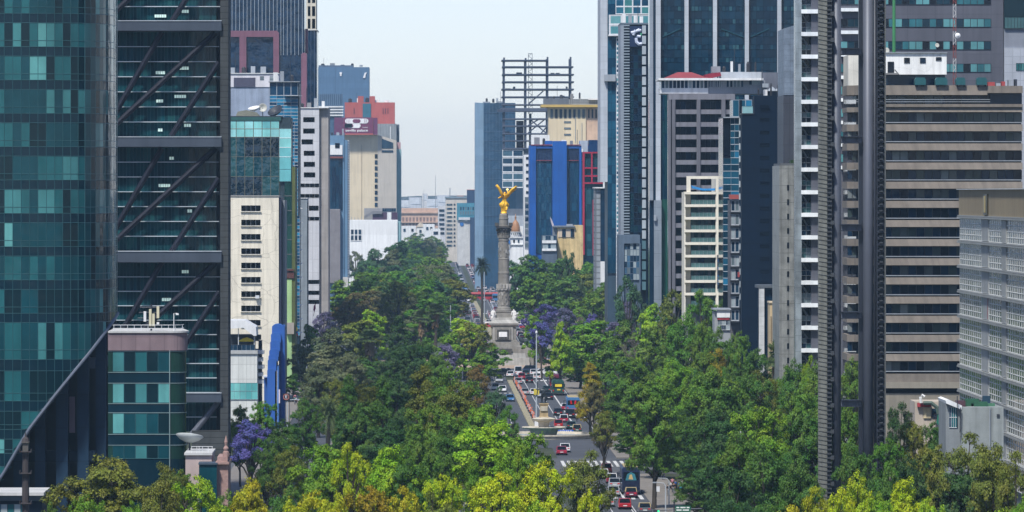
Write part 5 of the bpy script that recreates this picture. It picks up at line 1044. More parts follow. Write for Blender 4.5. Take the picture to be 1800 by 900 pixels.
    m = MB(); m.box(20.4 + bend(2200), 22 + bend(2200), 1760, 2600, 0, .3, hm); struct(m.build('median_kerb'))
    # far ridge in the haze
    m = MB(); n = 60; hm2 = M('hill_forest', (.05, .06, .05), .95, 0, .3, .002); rr = random.Random(5)
    hs = [26 + 7 * math.sin(i * .33) * math.sin(i * .11 + 1) + rr.uniform(-3, 3) + 8 * math.exp(-((i - 32) / 9) ** 2) for i in range(n + 1)]
    vs = [];
    for i in range(n + 1):
        x = -4100 + 8200 * i / n; vs += [(x, 8600, 0), (x, 9300, max(8, hs[i])), (x, 9900, 0)]
    m.mesh(vs, [(3 * i + k, 3 * i + k + 3, 3 * i + k + 4, 3 * i + k + 1) for i in range(n) for k in (0, 1)], hm2); struct(m.build('hills', smooth=True))
ground()

# ---- golden winged figure on its column --------------------------------------------------------
def column():
    D = 1640.0; k = D / F; cx, t = WX(885.5, D), None
    O = Vector((cx, D, 0)); z = lambda py: WZ(py, D)
    t = thing('victory_column', 'grey stone victory column on a stepped square pedestal, crowned by a gilded winged figure', 'monument', O)
    st = M('column_stone', (.25, .235, .205), .85, 0, .22, .6, bump=.35, streak=.3); pale = M('column_stone_pale', (.38, .37, .34), .85, 0, .2, .6, streak=.3); dark = M('column_stone_dark', (.075, .07, .062), .85, 0, .3, 1.0, bump=.5)
    m = MB()
    for y0, y1, hw in ((600.5, 609, 27), (609, 620, 31), (620, 628, 37), (628, 641, 44)): m.lathe([((hw + 1) * k, z(y1) if y1 < 640 else 0), (hw * k, z(y0))], pale if y0 > 615 else st, sq=4)
    m.build('stepped_base', t)
    m = MB(); m.box(-8 * k, 14 * k, -37.3 * k - .3, -37.3 * k + .5, z(619.5), z(612), dark); m.build('dark_slot', t)
    m = MB(); m.box(21 * k, 52 * k, -36 * k, -12 * k, 0, z(608.5), st); m.box(22 * k, 51 * k, -35 * k, -13 * k, z(608.5), z(607), pale); m.build('corner_block', t); m = MB(); m.box(-52 * k, -21 * k, -36 * k, -12 * k, 0, z(608.5), st); m.build('corner_block', t)
    m = MB(); m.lathe([(24 * k, z(601)), (23.5 * k, z(598)), (21.5 * k, z(597)), (21 * k, z(575)), (23 * k, z(573))], st, sq=4); m.build('pedestal', t)
    m = MB(); f = -21.3 * k
    m.box(-15.5 * k, 11.5 * k, f - .7, f + .3, z(597), z(574.6), st); m.box(-19.5 * k, -16 * k, f - .25, f + .2, z(597), z(574.6), pale); m.box(12 * k, 16 * k, f - .25, f + .2, z(597), z(574.6), pale)
    for x0, x1, y0, y1 in ((-12, 8.5, 579, 580.5), (-12, 8.5, 594, 595.5), (-12, -10.5, 580.5, 594), (7, 8.5, 580.5, 594)): m.box(x0 * k, x1 * k, f - .95, f - .7, z(y1), z(y0), dark)
    m.build('front_panel', t)
    m = MB(); m.box(-8.5 * k, 5.5 * k, f - 1.0, f - .68, z(591.5), z(582.8), M('marble_plaque', (.85, .85, .84), .5)); m.build('white_plaque', t)
    m = MB(); m.lathe([(23 * k, z(573)), (26 * k, z(570)), (26.5 * k, z(567.5)), (24 * k, z(566)), (22 * k, z(564)), (20 * k, z(562)), (19.5 * k, z(558.5))], pale, sq=4); m.build('cornice', t)
    m = MB(); m.lathe([(15.5 * k, z(559)), (14.6 * k, z(557)), (14.2 * k, z(549)), (15.2 * k, z(548)), (15.2 * k, z(546.5))], st, sq=4); m.build('plinth_block', t)
    m = MB(); m.lathe([(14 * k, z(546.6)), (14.2 * k, z(545)), (12.3 * k, z(543.6)), (12.6 * k, z(542)), (11 * k, z(540.5)), (10.2 * k, z(538)), (9.9 * k, z(510)), (10.6 * k, z(509)), (11.3 * k, z(507)), (10.9 * k, z(503)), (11.4 * k, z(500)), (10 * k, z(498.5)), (9.7 * k, z(482)), (10.3 * k, z(481)), (10.3 * k, z(478.5)), (9.5 * k, z(477.5)), (9.2 * k, z(457)), (9.7 * k, z(456)), (9.7 * k, z(454.5)), (8.9 * k, z(453.5)), (8.5 * k, z(424)), (9.4 * k, z(423)), (9.4 * k, z(420)), (8.6 * k, z(419))], st, 28); m.build('shaft', t)
    m = MB(); rr = random.Random(3)                               # carved reliefs and garlands
    for i in range(12):
        a = 2 * PI * i / 12; r = 11.2 * k; m.tube([(r * math.cos(a + d) * (1 + .02 * math.sin(q)), r * math.sin(a + d), z(503) - 1.0 * math.sin(q)) for d, q in ((0, 0), (.13, 1.1), (.26, PI / 2), (.39, 2.0), (.52, PI))], .22, pale, 5); m.obox((r * math.cos(a), r * math.sin(a), z(503)), (.55, .55, 1.1), pale)
    for i in range(150):
        a = rr.uniform(0, 2 * PI); y = rr.uniform(513, 536) if i < 100 else rr.uniform(426, 452); r = (9.9 if i < 100 else 8.75) * k; m.obox((r * math.cos(a), r * math.sin(a), z(y)), (rr.uniform(.15, .4), rr.uniform(.15, .4), rr.uniform(.3, .9)), st if i % 3 else pale, Matrix.Rotation(a, 3, 'Z'))
    m.build('carved_relief', t)
    m = MB(); m.lathe([(8.6 * k, z(419.5)), (8.9 * k, z(413)), (10.5 * k, z(407)), (12.6 * k, z(402)), (12.6 * k, z(401))], dark, 24)
    for i in range(16):
        a = 2 * PI * i / 16; c, s = math.cos(a), math.sin(a)
        for y0, y1, r0, r1 in ((418, 410, 8.7, 10.8), (411, 403, 9.4, 12.9)):
            m.tube([(r0 * k * c, r0 * k * s, z(y0)), ((r0 + .7) * k * c, (r0 + .7) * k * s, z((y0 + y1) / 2)), (r1 * k * c, r1 * k * s, z(y1)), ((r1 + .5) * k * c, (r1 + .5) * k * s, z(y1 + 1.5))], [.32, .3, .26, .16], st if y0 == 418 else dark, 5)
    m.lathe([(12.2 * k, z(401)), (14 * k, z(400.2)), (14 * k, z(397.5)), (13.4 * k, z(397))], dark, sq=4); m.build('capital', t)
    m = MB()
    for sx in (-1, 1):
        for sy in (-1, 1): m.box(sx * 12.4 * k - .45, sx * 12.4 * k + .45, sy * 12.4 * k - .45, sy * 12.4 * k + .45, z(397.2), z(391.5), dark)
    for s in (-1, 1):
        for zz in (393.2, 395.2): m.box(-12.4 * k, 12.4 * k, s * 12.4 * k - .06, s * 12.4 * k + .06, z(zz + .4), z(zz), dark); m.box(s * 12.4 * k - .06, s * 12.4 * k + .06, -12.4 * k, 12.4 * k, z(zz + .4), z(zz), dark)
    m.build('balcony_rail', t)
    m = MB(); m.lathe([(8.6 * k, z(397.2)), (8.2 * k, z(395)), (8 * k, z(386)), (8.6 * k, z(385)), (8.6 * k, z(383.6)), (7.8 * k, z(383)), (7.6 * k, z(378)), (6.8 * k, z(376.5)), (4.5 * k, z(375)), (3 * k, z(374.2))], st, 24); m.build('drum', t)
    # ---- gilded figure, seen from behind, wings raised
    gold = M('gilding', (.88, .50, .03), .42, .3, .25, .8, bump=.25)
    v = thing('winged_figure_statue', 'gilded winged victory with raised wings and a flowing skirt on top of the column', 'statue', O + Vector((0, 0, z(375.2))))
    P = lambda px, py, d=0.0: ((px - 885.5) * k, d, z(py) - z(375.2))
    V = [P(886.2, 356), P(886.4, 350), P(886.6, 345), P(887, 341.5), P(887.3, 339.6), P(887.6, 337.4, -.05), P(882.8, 344.2), P(879.2, 347, -.3), P(875.6, 348.2, -.8), P(890.6, 343.6), P(893.0, 338.8, .6), P(892.0, 334.6, 1.0), P(884.6, 361, .1), P(885.2, 367, .25), P(885.0, 373, .2), P(885.4, 375.6, -.2), P(888.6, 360.8), P(891, 366.5, -.6), P(889.2, 370, -1.4)]
    E = [(0,1),(1,2),(2,3),(3,4),(4,5),(2,6),(6,7),(7,8),(2,9),(9,10),(10,11),(0,12),(12,13),(13,14),(14,15),(0,16),(16,17),(17,18)]
    rad = [.62, .50, .62, .34, .24, .40, .30, .24, .17, .30, .24, .17, .48, .36, .25, .2, .44, .32, .2]
    skinned('body', V, E, rad, gold, v)
    m = MB(); prof = [(352, 3.4, 3.0), (355, 5.0, 4.2), (358.5, 8.2, 5.6), (361.5, 8.0, 5.8), (364.5, 5.6, 4.6), (368, 4.8, 4.0), (371, 4.6, 3.8), (374.8, 5.2, 4.2)]
    n = 36; vs = []
    for j, (py, hw, hd) in enumerate(prof):
        for i in range(n):
            a = 2 * PI * i / n; w = 1 + .13 * math.sin(7 * a + j * .8) + .06 * math.sin(13 * a - j); sh = -.6 if j in (2, 3) else 0
            vs.append((((sh + (hw * w) * math.cos(a) - (.5 if j > 4 else 0)) * k + .12), hd * w * math.sin(a) * k, z(py + .7 * math.sin(3 * a + 1) * (1 if j in (2, 3) else .2)) - z(375.2)))
    fs = [(j * n + (i + 1) % n, j * n + i, (j + 1) * n + i, (j + 1) * n + (i + 1) % n) for j in range(len(prof) - 1) for i in range(n)]; fs += [tuple(range(n - 1, -1, -1)), tuple(range((len(prof) - 1) * n, len(prof) * n))]
    m.mesh(vs, fs, gold); m.build('skirt', v, smooth=True)
    for sgn, root, elbow, tip in ((-1, (884.4, 345.5), (876.8, 330.5), (872.6, 325.2)), (1, (889.4, 344.8), (900, 333), (907.8, 327.4))):
        m = MB(); rx, ry = root; ex, ey = elbow; tx, ty = tip
        lead = [(rx, ry), (rx + (ex - rx) * .5, ry + (ey - ry) * .45), (ex, ey), (tx, ty)]
        m.tube([P(x, y, -.5 - .25 * i) for i, (x, y) in enumerate(lead)], [.42, .36, .3, .12], gold, 8)
        nf = 15
        for i in range(nf):
            q = i / (nf - 1); s0 = q * 3; a = min(int(s0), 2); fr = s0 - a
            bx, by = lead[a][0] + (lead[a + 1][0] - lead[a][0]) * fr, lead[a][1] + (lead[a + 1][1] - lead[a][1]) * fr
            ln = 6.4 + 4.2 * math.sin(q * PI) + 2.0 * q
            if sgn < 0: ang = math.radians(-68 + 6 * q)
            else: ang = math.radians(-52 + 22 * q - 8)
            fx, fy = (.62 if sgn < 0 else -.30) + 0, 1.0
            dx, dy = (math.cos(math.radians(62)) if sgn < 0 else math.cos(math.radians(100 - 45 * (1 - q)))) , math.sin(math.radians(62 if sgn < 0 else 78))
            if sgn < 0: dx, dy = .55 - .15 * q, .9 - .25 * q
            else: dx, dy = -.35 + .1 * q, .95 - .2 * q
            ln *= (.8 if sgn < 0 else .92)
            p0 = Vector(P(bx, by, -.45 - .3 * q)); p1 = Vector(P(bx + dx * ln * .6, by + dy * ln * .6, -.3 - .3 * q)); p2 = Vector(P(bx + dx * ln, by + dy * ln, -.15 - .25 * q))
            m.tube([p0, p1, p2], [.34, .32, .1], gold, 6)
        m.build('wing', v, smooth=True)
    m = MB(); m.lathe([(.42 * math.cos(a) + .0, .42 * math.sin(a)) for a in []] or [(.30, -.06), (.36, 0), (.30, .06)], M('laurel_gold', (.75, .6, .25), .4, .6), 14); o = m.build('laurel_wreath', v, P(892, 333.2, 1.0)); o.rotation_euler = (1.2, 0, 0)
    # ---- white corner statues and bronze lion
    mw = M('statue_marble', (.66, .65, .62), .7, 0, .15, 2.0)
    for x, lab, fl in ((866.5, 'white marble seated figure on the pedestal cornice, on the side of the tall palm', 1), (903.2, 'white marble standing figure on the pedestal cornice, on the side of the jacarandas', -1)):
        w = thing('marble_statue', lab, 'statue', (WX(x, D), D - 22 * k * .8, z(564)), 'marble figures on the column pedestal')
        q = k * 1.05; A = lambda a, b2, d=0: (a * q * fl, d, b2 * q)
        skinned('body', [A(0, 9.5), A(0, 13), A(.3, 16), A(.4, 17.6), A(.5, 19.6, -.1), A(-2.4, 15.6), A(-3.2, 12.2, -.2), A(-2.2, 9.6, -.5), A(2.8, 15.4), A(3.8, 12.6), A(4.4, 9.4), A(-1.3, 5, -.3), A(-1.4, 0, 0), A(1.6, 5), A(1.8, 0)], [(0,1),(1,2),(2,3),(3,4),(2,5),(5,6),(6,7),(2,8),(8,9),(9,10),(0,11),(11,12),(0,13),(13,14)], [.40, .34, .42, .16, .26, .22, .17, .12, .22, .17, .12, .34, .30, .34, .30], mw, w)
        m = MB(); m.lathe([(3.4 * q, 0), (3.2 * q, 3 * q), (2.9 * q, 7 * q), (2.2 * q, 10 * q)], mw, 14); m.build('robe', w, smooth=True)
    lb = M('statue_bronze', (.035, .045, .05), .45, .5, .3, 2.0); lg = M('statue_patina', (.22, .29, .30), .7, 0, .25, 2.0)
    w = thing('lion_statue', 'dark bronze lion led by a child on a stone block beside the column steps', 'statue', (WX(922, D), D - 26 * k, z(607)))
    q = .1426; A = lambda x, zz, d=0: ((x - 922) * q, d, (607 - zz) * q)
    skinned('body', [A(925, 599), A(920, 598.5), A(916.5, 598), A(913.5, 594.5), A(912, 592.5), A(910.5, 593), A(915.5, 602, -.3), A(914.5, 606.5, -.3), A(916.8, 602, .3), A(916.2, 606.5, .3), A(929.5, 600), A(929.6, 603.5, -.35), A(930.5, 606.5, -.35), A(931, 603.5, .35), A(931.6, 606.5, .35), A(933, 597), A(934.5, 601)], [(0,1),(1,2),(2,3),(3,4),(4,5),(2,6),(6,7),(2,8),(8,9),(0,10),(10,11),(11,12),(10,13),(13,14),(10,15),(15,16)], [.6, .58, .62, .5, .42, .2, .3, .2, .3, .2, .55, .32, .2, .32, .2, .12, .08], lb, w)
    w2 = thing('pale_statue_group', 'pale green draped figure crouching behind the bronze lion', 'statue', (WX(931, D), D - 20 * k, z(608)))
    q2 = .1426; A2 = lambda a, b2, d=0: (a * q2, d, b2 * q2)
    skinned('body', [A2(0, 6), A2(-1, 10), A2(-2, 13), A2(-2.6, 15), A2(-5, 11), A2(-6, 7), A2(3, 4), A2(4, 0), A2(-3, 2), A2(-4, 0), A2(1.6, 11), A2(4, 8)], [(0,1),(1,2),(2,3),(1,4),(4,5),(0,6),(6,7),(0,8),(8,9),(1,10),(10,11)], [.75, .6, .3, .32, .24, .16, .5, .3, .4, .25, .26, .16], lg, w2)
column()

# ---- archer fountain ---------------------------------------------------------------------------
def fountain():
    D = 1150.0; k = D / F; cx = WX(956, D); z = lambda py: WZ(py, D)
    t = thing('archer_fountain', 'round stone fountain of stacked basins with a tan pillar pedestal in the roundabout', 'fountain', (cx, D, 0))
    s = M('fountain_stone', (.52, .47, .37), .8, 0, .2, .6, streak=.3); tan = M('pillar_tan', (.40, .30, .16), .8, 0, .25, .8, streak=.3)
    m = MB(); m.lathe([(9.6, 0), (9.7, .5), (9.9, .62), (9.9, .85), (9.2, .85), (9.1, .55), (8.9, .5)], s, 56); m.build('outer_basin', t)
    m = MB(); m.lathe([(8.6, .5), (.3, .52)], G('basin_water', (.02, .10, .09), .12, .8), 48); m.build('water', t)
    m = MB(); m.lathe([(2.2, .5), (2.6, 1.6), (3.6, z(753.5)), (3.9, z(751)), (3.8, z(750)), (3.2, z(751.5))], s, 40); m.build('middle_basin', t)
    m = MB(); m.lathe([(.9, z(751)), (1.0, z(742)), (2.0, z(738.5)), (2.15, z(736)), (1.7, z(734.5)), (.85, z(733))], s, 32); m.build('upper_basin', t)
    m = MB(); m.lathe([(.9, z(734)), (.74, z(731)), (.70, z(712)), (.85, z(710.5)), (.85, z(709)), (.6, z(708.5))], tan, sq=4); m.box(-.62, .62, -.95, -.7, z(722), z(714), s); m.build('pedestal', t)
    br = M('statue_bronze', (.035, .045, .05), .45, .5, .3, 2.0)
    a = thing('archer_statue', 'dark bronze archer drawing a bow on the fountain pillar', 'statue', (cx - .05, D, z(708.6)))
    skinned('body', [(0, 0, 1.45), (0, 0, 1.75), (.02, 0, 2.05), (.02, 0, 2.22), (.03, 0, 2.45), (-.3, 0, 2.08), (-.62, .1, 2.12), (-.95, .2, 2.25), (.32, 0, 2.06), (.6, -.1, 1.95), (.3, -.12, 2.1), (-.14, 0, 1.3), (-.22, .1, .75), (-.2, 0, .05), (.16, 0, 1.3), (.3, -.1, .8), (.2, .05, .2), (.32, .1, .05)], [(0,1),(1,2),(2,3),(3,4),(2,5),(5,6),(6,7),(2,8),(8,9),(9,10),(0,11),(11,12),(12,13),(0,14),(14,15),(15,16),(16,17)], [.28, .24, .30, .12, .18, .15, .11, .09, .15, .11, .09, .20, .15, .10, .20, .15, .10, .09], br, a)
    m = MB(); m.tube([(-.85 + .25 * math.cos(q * .9) - .1, .15, 2.2 + 1.1 * q) for q in [i / 5 - 1 for i in range(11)]], .06, br, 5); m.tube([(-.82, .15, 1.1), (.25, .05, 2.1), (-.82, .15, 3.3)], .012, br, 4); m.build('bow', a)
    m = MB(); m.lathe([(.5, 0), (.42, .12), (.3, .2)], br, 14); m.build('rock', a); a.scale = (1.5, 1.5, 1.12)
    b = thing('blue_banner', 'long blue banner with pale marks on the fountain railing', 'banner', (WX(994, 1163), 1163, 0)); kk = 1163 / F
    m = MB(); m.box(-14 * kk, 14 * kk, 0, .06, WZ(760, 1163), WZ(755.8, 1163), M('banner_blue', (.02, .12, .55), .6)); m.build('cloth', b)
    m = MB()
    for x, w in ((-10, 3), (-6, 2.4), (-2.6, 1.6), (0.6, 2.6), (4, 2.2), (8, 2.6)): m.box(x * kk, (x + w) * kk, -.02, .01, WZ(759, 1163), WZ(757, 1163), WHITE)
    m.build('pale_marks', b); m = MB()
    for x in (-13.5, 13.5): m.tube([(x * kk, .1, 0), (x * kk, .1, WZ(755, 1163))], .05, STEEL)
    m.build('posts', b)
fountain()

# ---- masts, signs, barriers, bollards ----------------------------------------------------------
def furniture():
    gp = M('mast_paint', (.42, .46, .48), .5, .1, .1, .5)
    def mast(px, ytop, D, label, r=.11, cam=True, name='camera_mast'):
        t = thing(name, label, 'mast', (WX(px, D), D, 0)); zt = WZ(ytop, D)
        m = MB(); m.tube([(0, 0, 0), (0, 0, zt * .6), (0, 0, zt)], [r * 1.3, r, r * .8], gp, 8); m.build('pole', t)
        if cam:
            m = MB(); m.lathe([(.10, 0), (.2, .05), (.2, .35), (.08, .5)], WHITE, 10); m.build('camera_head', t, (0, 0, zt)); m = MB(); m.box(-.05, .5, -.05, .05, zt - .5, zt - .42, gp); m.build('arm', t)
        return t
    t = mast(943, 586, 1200, 'tall grey pole with a yellow box standing in the avenue before the column', .13); m = MB(); m.box(-.5, .5, -.35, .1, WZ(694, 1200), WZ(683.5, 1200), M('box_yellow', (.62, .5, .06), .6)); m.build('yellow_box', t); m = MB(); m.box(-.33, .33, -.3, .3, 0, 1.7, WHITE); m.build('white_base', t)
    mast(1300.5, 764, 850, 'pale pole top sticking out of the dark trees', .16); mast(1248, 880, 800, 'white camera head poking up at the bottom edge of the dark trees', .12)
    mast(851.5, 478, 1820, 'thin grey pole right beside the tall palm', .12, False, 'street_pole'); mast(962, 535, 1700, 'short grey pole among the jacarandas', .12, False, 'street_pole'); mast(792, 537, 1720, 'pale pole over the lilac trees beyond the lime crown', .14, False, 'street_pole')
    gs = M('sign_green', (.006, .11, .055), .45)
    t = thing('street_gantry', 'green direction board with white text on a grey arm at the bottom edge', 'sign', (WX(1185, 830), 830, 0)); kz = lambda y: WZ(y, 830)
    m = MB(); m.box(WX(1187, 830) - WX(1185, 830), WX(1214, 830) - WX(1185, 830), -.06, 0, kz(900), kz(889), gs); m.build('board', t); m = MB(); m.tube([(0, .1, 0), (0, .1, kz(880))], .1, STEEL); m.tube([(-1.8, .1, kz(897)), (3.5, .1, kz(894))], .07, STEEL); m.build('arm', t)
    m = MB()
    for x, w, y in ((1189, 5, 891), (1196, 9, 891), (1207, 5, 891), (1189, 9, 895.5), (1200, 11, 895.5)): m.box(WX(x, 830) - WX(1185, 830), WX(x + w, 830) - WX(1185, 830), -.075, -.05, kz(y + 2.2), kz(y), WHITE)
    m.build('lettering', t)
    t = thing('traffic_light', 'small traffic light showing green beside the green direction board', 'traffic light', (WX(1155, 840), 840, 0)); m = MB(); m.box(-.5, .3, 0, .2, WZ(902, 840), WZ(896, 840), STEEL); m.build('housing', t); m = MB(); m.lathe([(.12, 0), (.12, .05)], M('lamp_green', (.02, .6, .2), .4, emit=1.5), 12); o = m.build('green_lamp', t, (.18, -.02, WZ(898.5, 840))); o.rotation_euler = (PI / 2, 0, 0); m = MB(); m.tube([(-.1, .1, 0), (-.1, .1, WZ(902, 840))], .07, STEEL); m.build('pole', t)
    for px, D, lab, yt in ((1154, 925, 'white plate sign on a slim post by the kerb trees', 855), (1176, 900, 'curved grey street lamp under the dark trees, on the longer arm', 840), (1170, 880, 'curved grey street lamp under the dark trees, on the shorter arm', 848), (505, 1130, 'thin curved street lamp before the blue arches', 702), (556, 1400, 'white globe street lamp at the far end of the side street', 657)):
        nm = 'plate_sign' if 'plate' in lab else 'street_lamp'; t = thing(nm, lab, 'sign' if 'plate' in lab else 'street lamp', (WX(px, D), D, 0)); zt = WZ(yt, D); m = MB()
        if 'plate' in lab: m.tube([(0, 0, 0), (0, 0, zt)], .06, STEEL); m.build('post', t); m = MB(); m.box(-.45, .45, -.08, -.02, zt - .75, zt, FR_WHITE); m.build('plate', t)
        elif 'globe' in lab: m.tube([(0, 0, 0), (0, 0, zt)], .08, STEEL); m.build('post', t); m = MB(); m.lathe([(.05, 0), (.4, .2), (.5, .5), (.4, .8), (.05, 1)], WHITE, 12); m.build('globe', t, (0, 0, zt), True)
        else:
            a = 1.9 if 'shorter' not in lab else 1.4; sg = -1 if px == 505 else 1; m.tube([(0, 0, 0), (0, 0, zt - .5), (.25 * sg * -1, 0, zt - .1), (-a * sg, 0, zt)], [.1, .08, .06, .05], gp, 6); m.build('post', t); m = MB(); m.box(-a * sg - .35, -a * sg + .25, -.12, .12, zt - .1, zt + .08, FR_ALU); m.build('lamp_head', t)
    # striped barriers on the median
    ob = M('barrier_orange', (.62, .13, .04), .6); root = thing('striped_barrier', 'orange and white striped barrier in the row along the avenue median', 'barrier', (22.0, 1215, .22), 'striped barriers along the median'); m = MB()
    for i in range(5): m.box(-.12, .12, -1.1 + .44 * i, -1.1 + .44 * (i + 1), .35, .95, ob if i % 2 == 0 else WHITE)
    m.build('striped_board', root)
    for y in (-.9, .9): m = MB(); m.box(-.3, .3, y - .06, y + .06, 0, .36, STEEL); m.build('foot', root)
    for i in range(1, 34): dup(root, (22.0, 1215 + i * 8.4, .22), R.uniform(-.25, .25))
    fz = thing('plaza_fence', 'row of slim dark posts with a rail at the edge of the column plaza', 'fence', (WX(952, 1630), 1630, 0)); m = MB()
    for i in range(7): m.tube([((i - 3) * .6, i * .3, 0), ((i - 3) * .6, i * .3, 3.0)], .06, STEEL, 5); 
    m.tube([(-1.8, 0, 1.1), (1.8, 1.8, 1.1)], .06, FR_ALU); m.build('posts', fz)
furniture()

# ---- vehicles ----------------------------------------------------------------------------------
PAINT = {}
def paint(n, c): PAINT[n] = M('paint_' + n, c, .3, 0, .06, .8, spec=.6); return PAINT[n]
for n, c in (('white', (.72, .72, .72)), ('silver', (.36, .38, .40)), ('black', (.008, .009, .011)), ('navy', (.01, .02, .06)), ('grey', (.11, .12, .13)), ('red', (.36, .015, .02)), ('green', (.012, .06, .045)), ('blue', (.05, .16, .34)), ('gold', (.45, .35, .16)), ('maroon', (.12, .012, .035)), ('beige', (.42, .36, .26)), ('wine', (.30, .02, .05))): paint(n, c)
TYRE = M('tyre', (.012, .012, .012), .9); RIM = M('rim', (.3, .31, .32), .4, .6); CARG = G('car_glass', (.006, .010, .014), .06, 0); TAIL = M('tail_red', (.55, .01, .012), .3); HEAD = M('head_white', (.8, .8, .75), .2); HEADY = M('head_yellow', (.85, .6, .15), .3); PLATE = M('number_plate', (.7, .7, .68), .6); UND = M('underbody', (.01, .01, .01), .9)
def section_loft(m, secs, mat):
    """secs: list of (y, [(x, z)...]) cross sections with equal point counts"""
    n = len(secs[0][1]); vs = [(x, y, z) for y, ps in secs for x, z in ps]; fs = []
    for j in range(len(secs) - 1):
        for i in range(n): a, b = j * n + i, j * n + (i + 1) % n; fs.append((a, b, b + n, a + n))
    fs += [tuple(range(n - 1, -1, -1)), tuple(range((len(secs) - 1) * n, len(secs) * n))]; m.mesh(vs, fs, mat)
def car(kind, body, roof=None):
    """rear towards -Y; returns the thing at the origin"""
    t = thing(kind, 'car', 'car' if kind not in ('minivan',) else 'van'); pm = PAINT[body]; rm = PAINT[roof] if roof else pm
    L_, W, zb, zr = {'sedan_car': (4.5, .88, .86, 1.44), 'hatchback_car': (3.7, .83, .88, 1.5), 'suv_car': (4.7, .95, 1.02, 1.78), 'minivan': (5.2, .97, 1.15, 2.35)}[kind]
    h = L_ / 2; m = MB()
    sec = lambda w, z0, z1: [(-w, z0), (w, z0), (w * 1.02, (z0 + z1) / 2), (w * .95, z1), (-w * .95, z1), (-w * 1.02, (z0 + z1) / 2)]
    nose = .78 if kind != 'minivan' else .95
    section_loft(m, [(-h, sec(W * .9, .35, zb * .92)), (-h + .25, sec(W, .25, zb)), (-h * .3, sec(W, .22, zb)), (h * .45, sec(W, .22, zb * .99)), (h - .3, sec(W * .97, .25, zb * nose)), (h, sec(W * .85, .35, zb * nose * .85))], pm)
    m.build('body', t); m = MB()
    r0, r1, f1, f0 = {'sedan_car': (-h + .75, -h + 1.3, .35, 1.15), 'hatchback_car': (-h + .12, -h + .5, .3, 1.0), 'suv_car': (-h + .08, -h + .4, .5, 1.15), 'minivan': (-h + .04, -h + .2, 1.5, 2.2)}[kind]
    cs = lambda w, z0, z1: [(-w, z0), (w, z0), (w * .84, z1), (-w * .84, z1)]
    section_loft(m, [(r0, cs(W * .93, zb - .03, zb + .02)), (r1, cs(W * .93, zb - .03, zr - .03)), (f1, cs(W * .93, zb - .03, zr - .03)), (f0, cs(W * .93, zb - .03, zb + .02))], CARG); m.build('cabin_glass', t)
    m = MB(); section_loft(m, [(r1 - .03, cs(W * .80, zr - .045, zr)), (f1 + .03, cs(W * .80, zr - .045, zr))], rm)
    for sx in (-1, 1):
        for a, b2 in (((r0 + .02, zb), (r1, zr - .02)), ((f0 - .02, zb), (f1, zr - .02))): m.tube([(sx * W * .90, a[0], a[1]), (sx * W * .79, b2[0], b2[1])], .05, rm, 4)
        m.tube([(sx * W * .925, (r1 + f1) / 2, zb), (sx * W * .80, (r1 + f1) / 2, zr - .02)], .05, rm, 4)
    m.build('roof', t)
    if kind == 'minivan': m = MB(); m.box(-W * .9, W * .9, -h - .01, -h + .1, .5, 1.25, pm); m.build('rear_door', t)
    for sx in (-1, 1):
        m = MB(); m.box(sx * W * .62 - .16, sx * W * .62 + .16, -h - .015, -h + .1, zb * .72, zb * .9, TAIL); m.build('tail_lamp', t)
        m = MB(); m.box(sx * W * .62 - .15, sx * W * .62 + .15, h - .12, h + .015, zb * .52, zb * .66, HEAD); m.build('headlight', t)
        for y in (-h * .62, h * .62):
            m = MB(); m.lathe([(.31, -.1), (.33, -.06), (.33, .06), (.31, .1)], TYRE, 14); o = m.build('wheel', t, (sx * W * .9, y, .33)); o.rotation_euler = (0, PI / 2, 0); m = MB(); m.lathe([(.19, -.115), (.19, .115)], RIM, 10); m.build('rim', o)
    m = MB(); m.box(-.26, .26, -h - .02, -h + .05, zb * .55, zb * .68, PLATE); m.build('number_plate', t)
    m = MB(); m.box(-W * .8, W * .8, -h + .1, h - .1, .16, .3, UND); m.build('chassis', t)
    return t
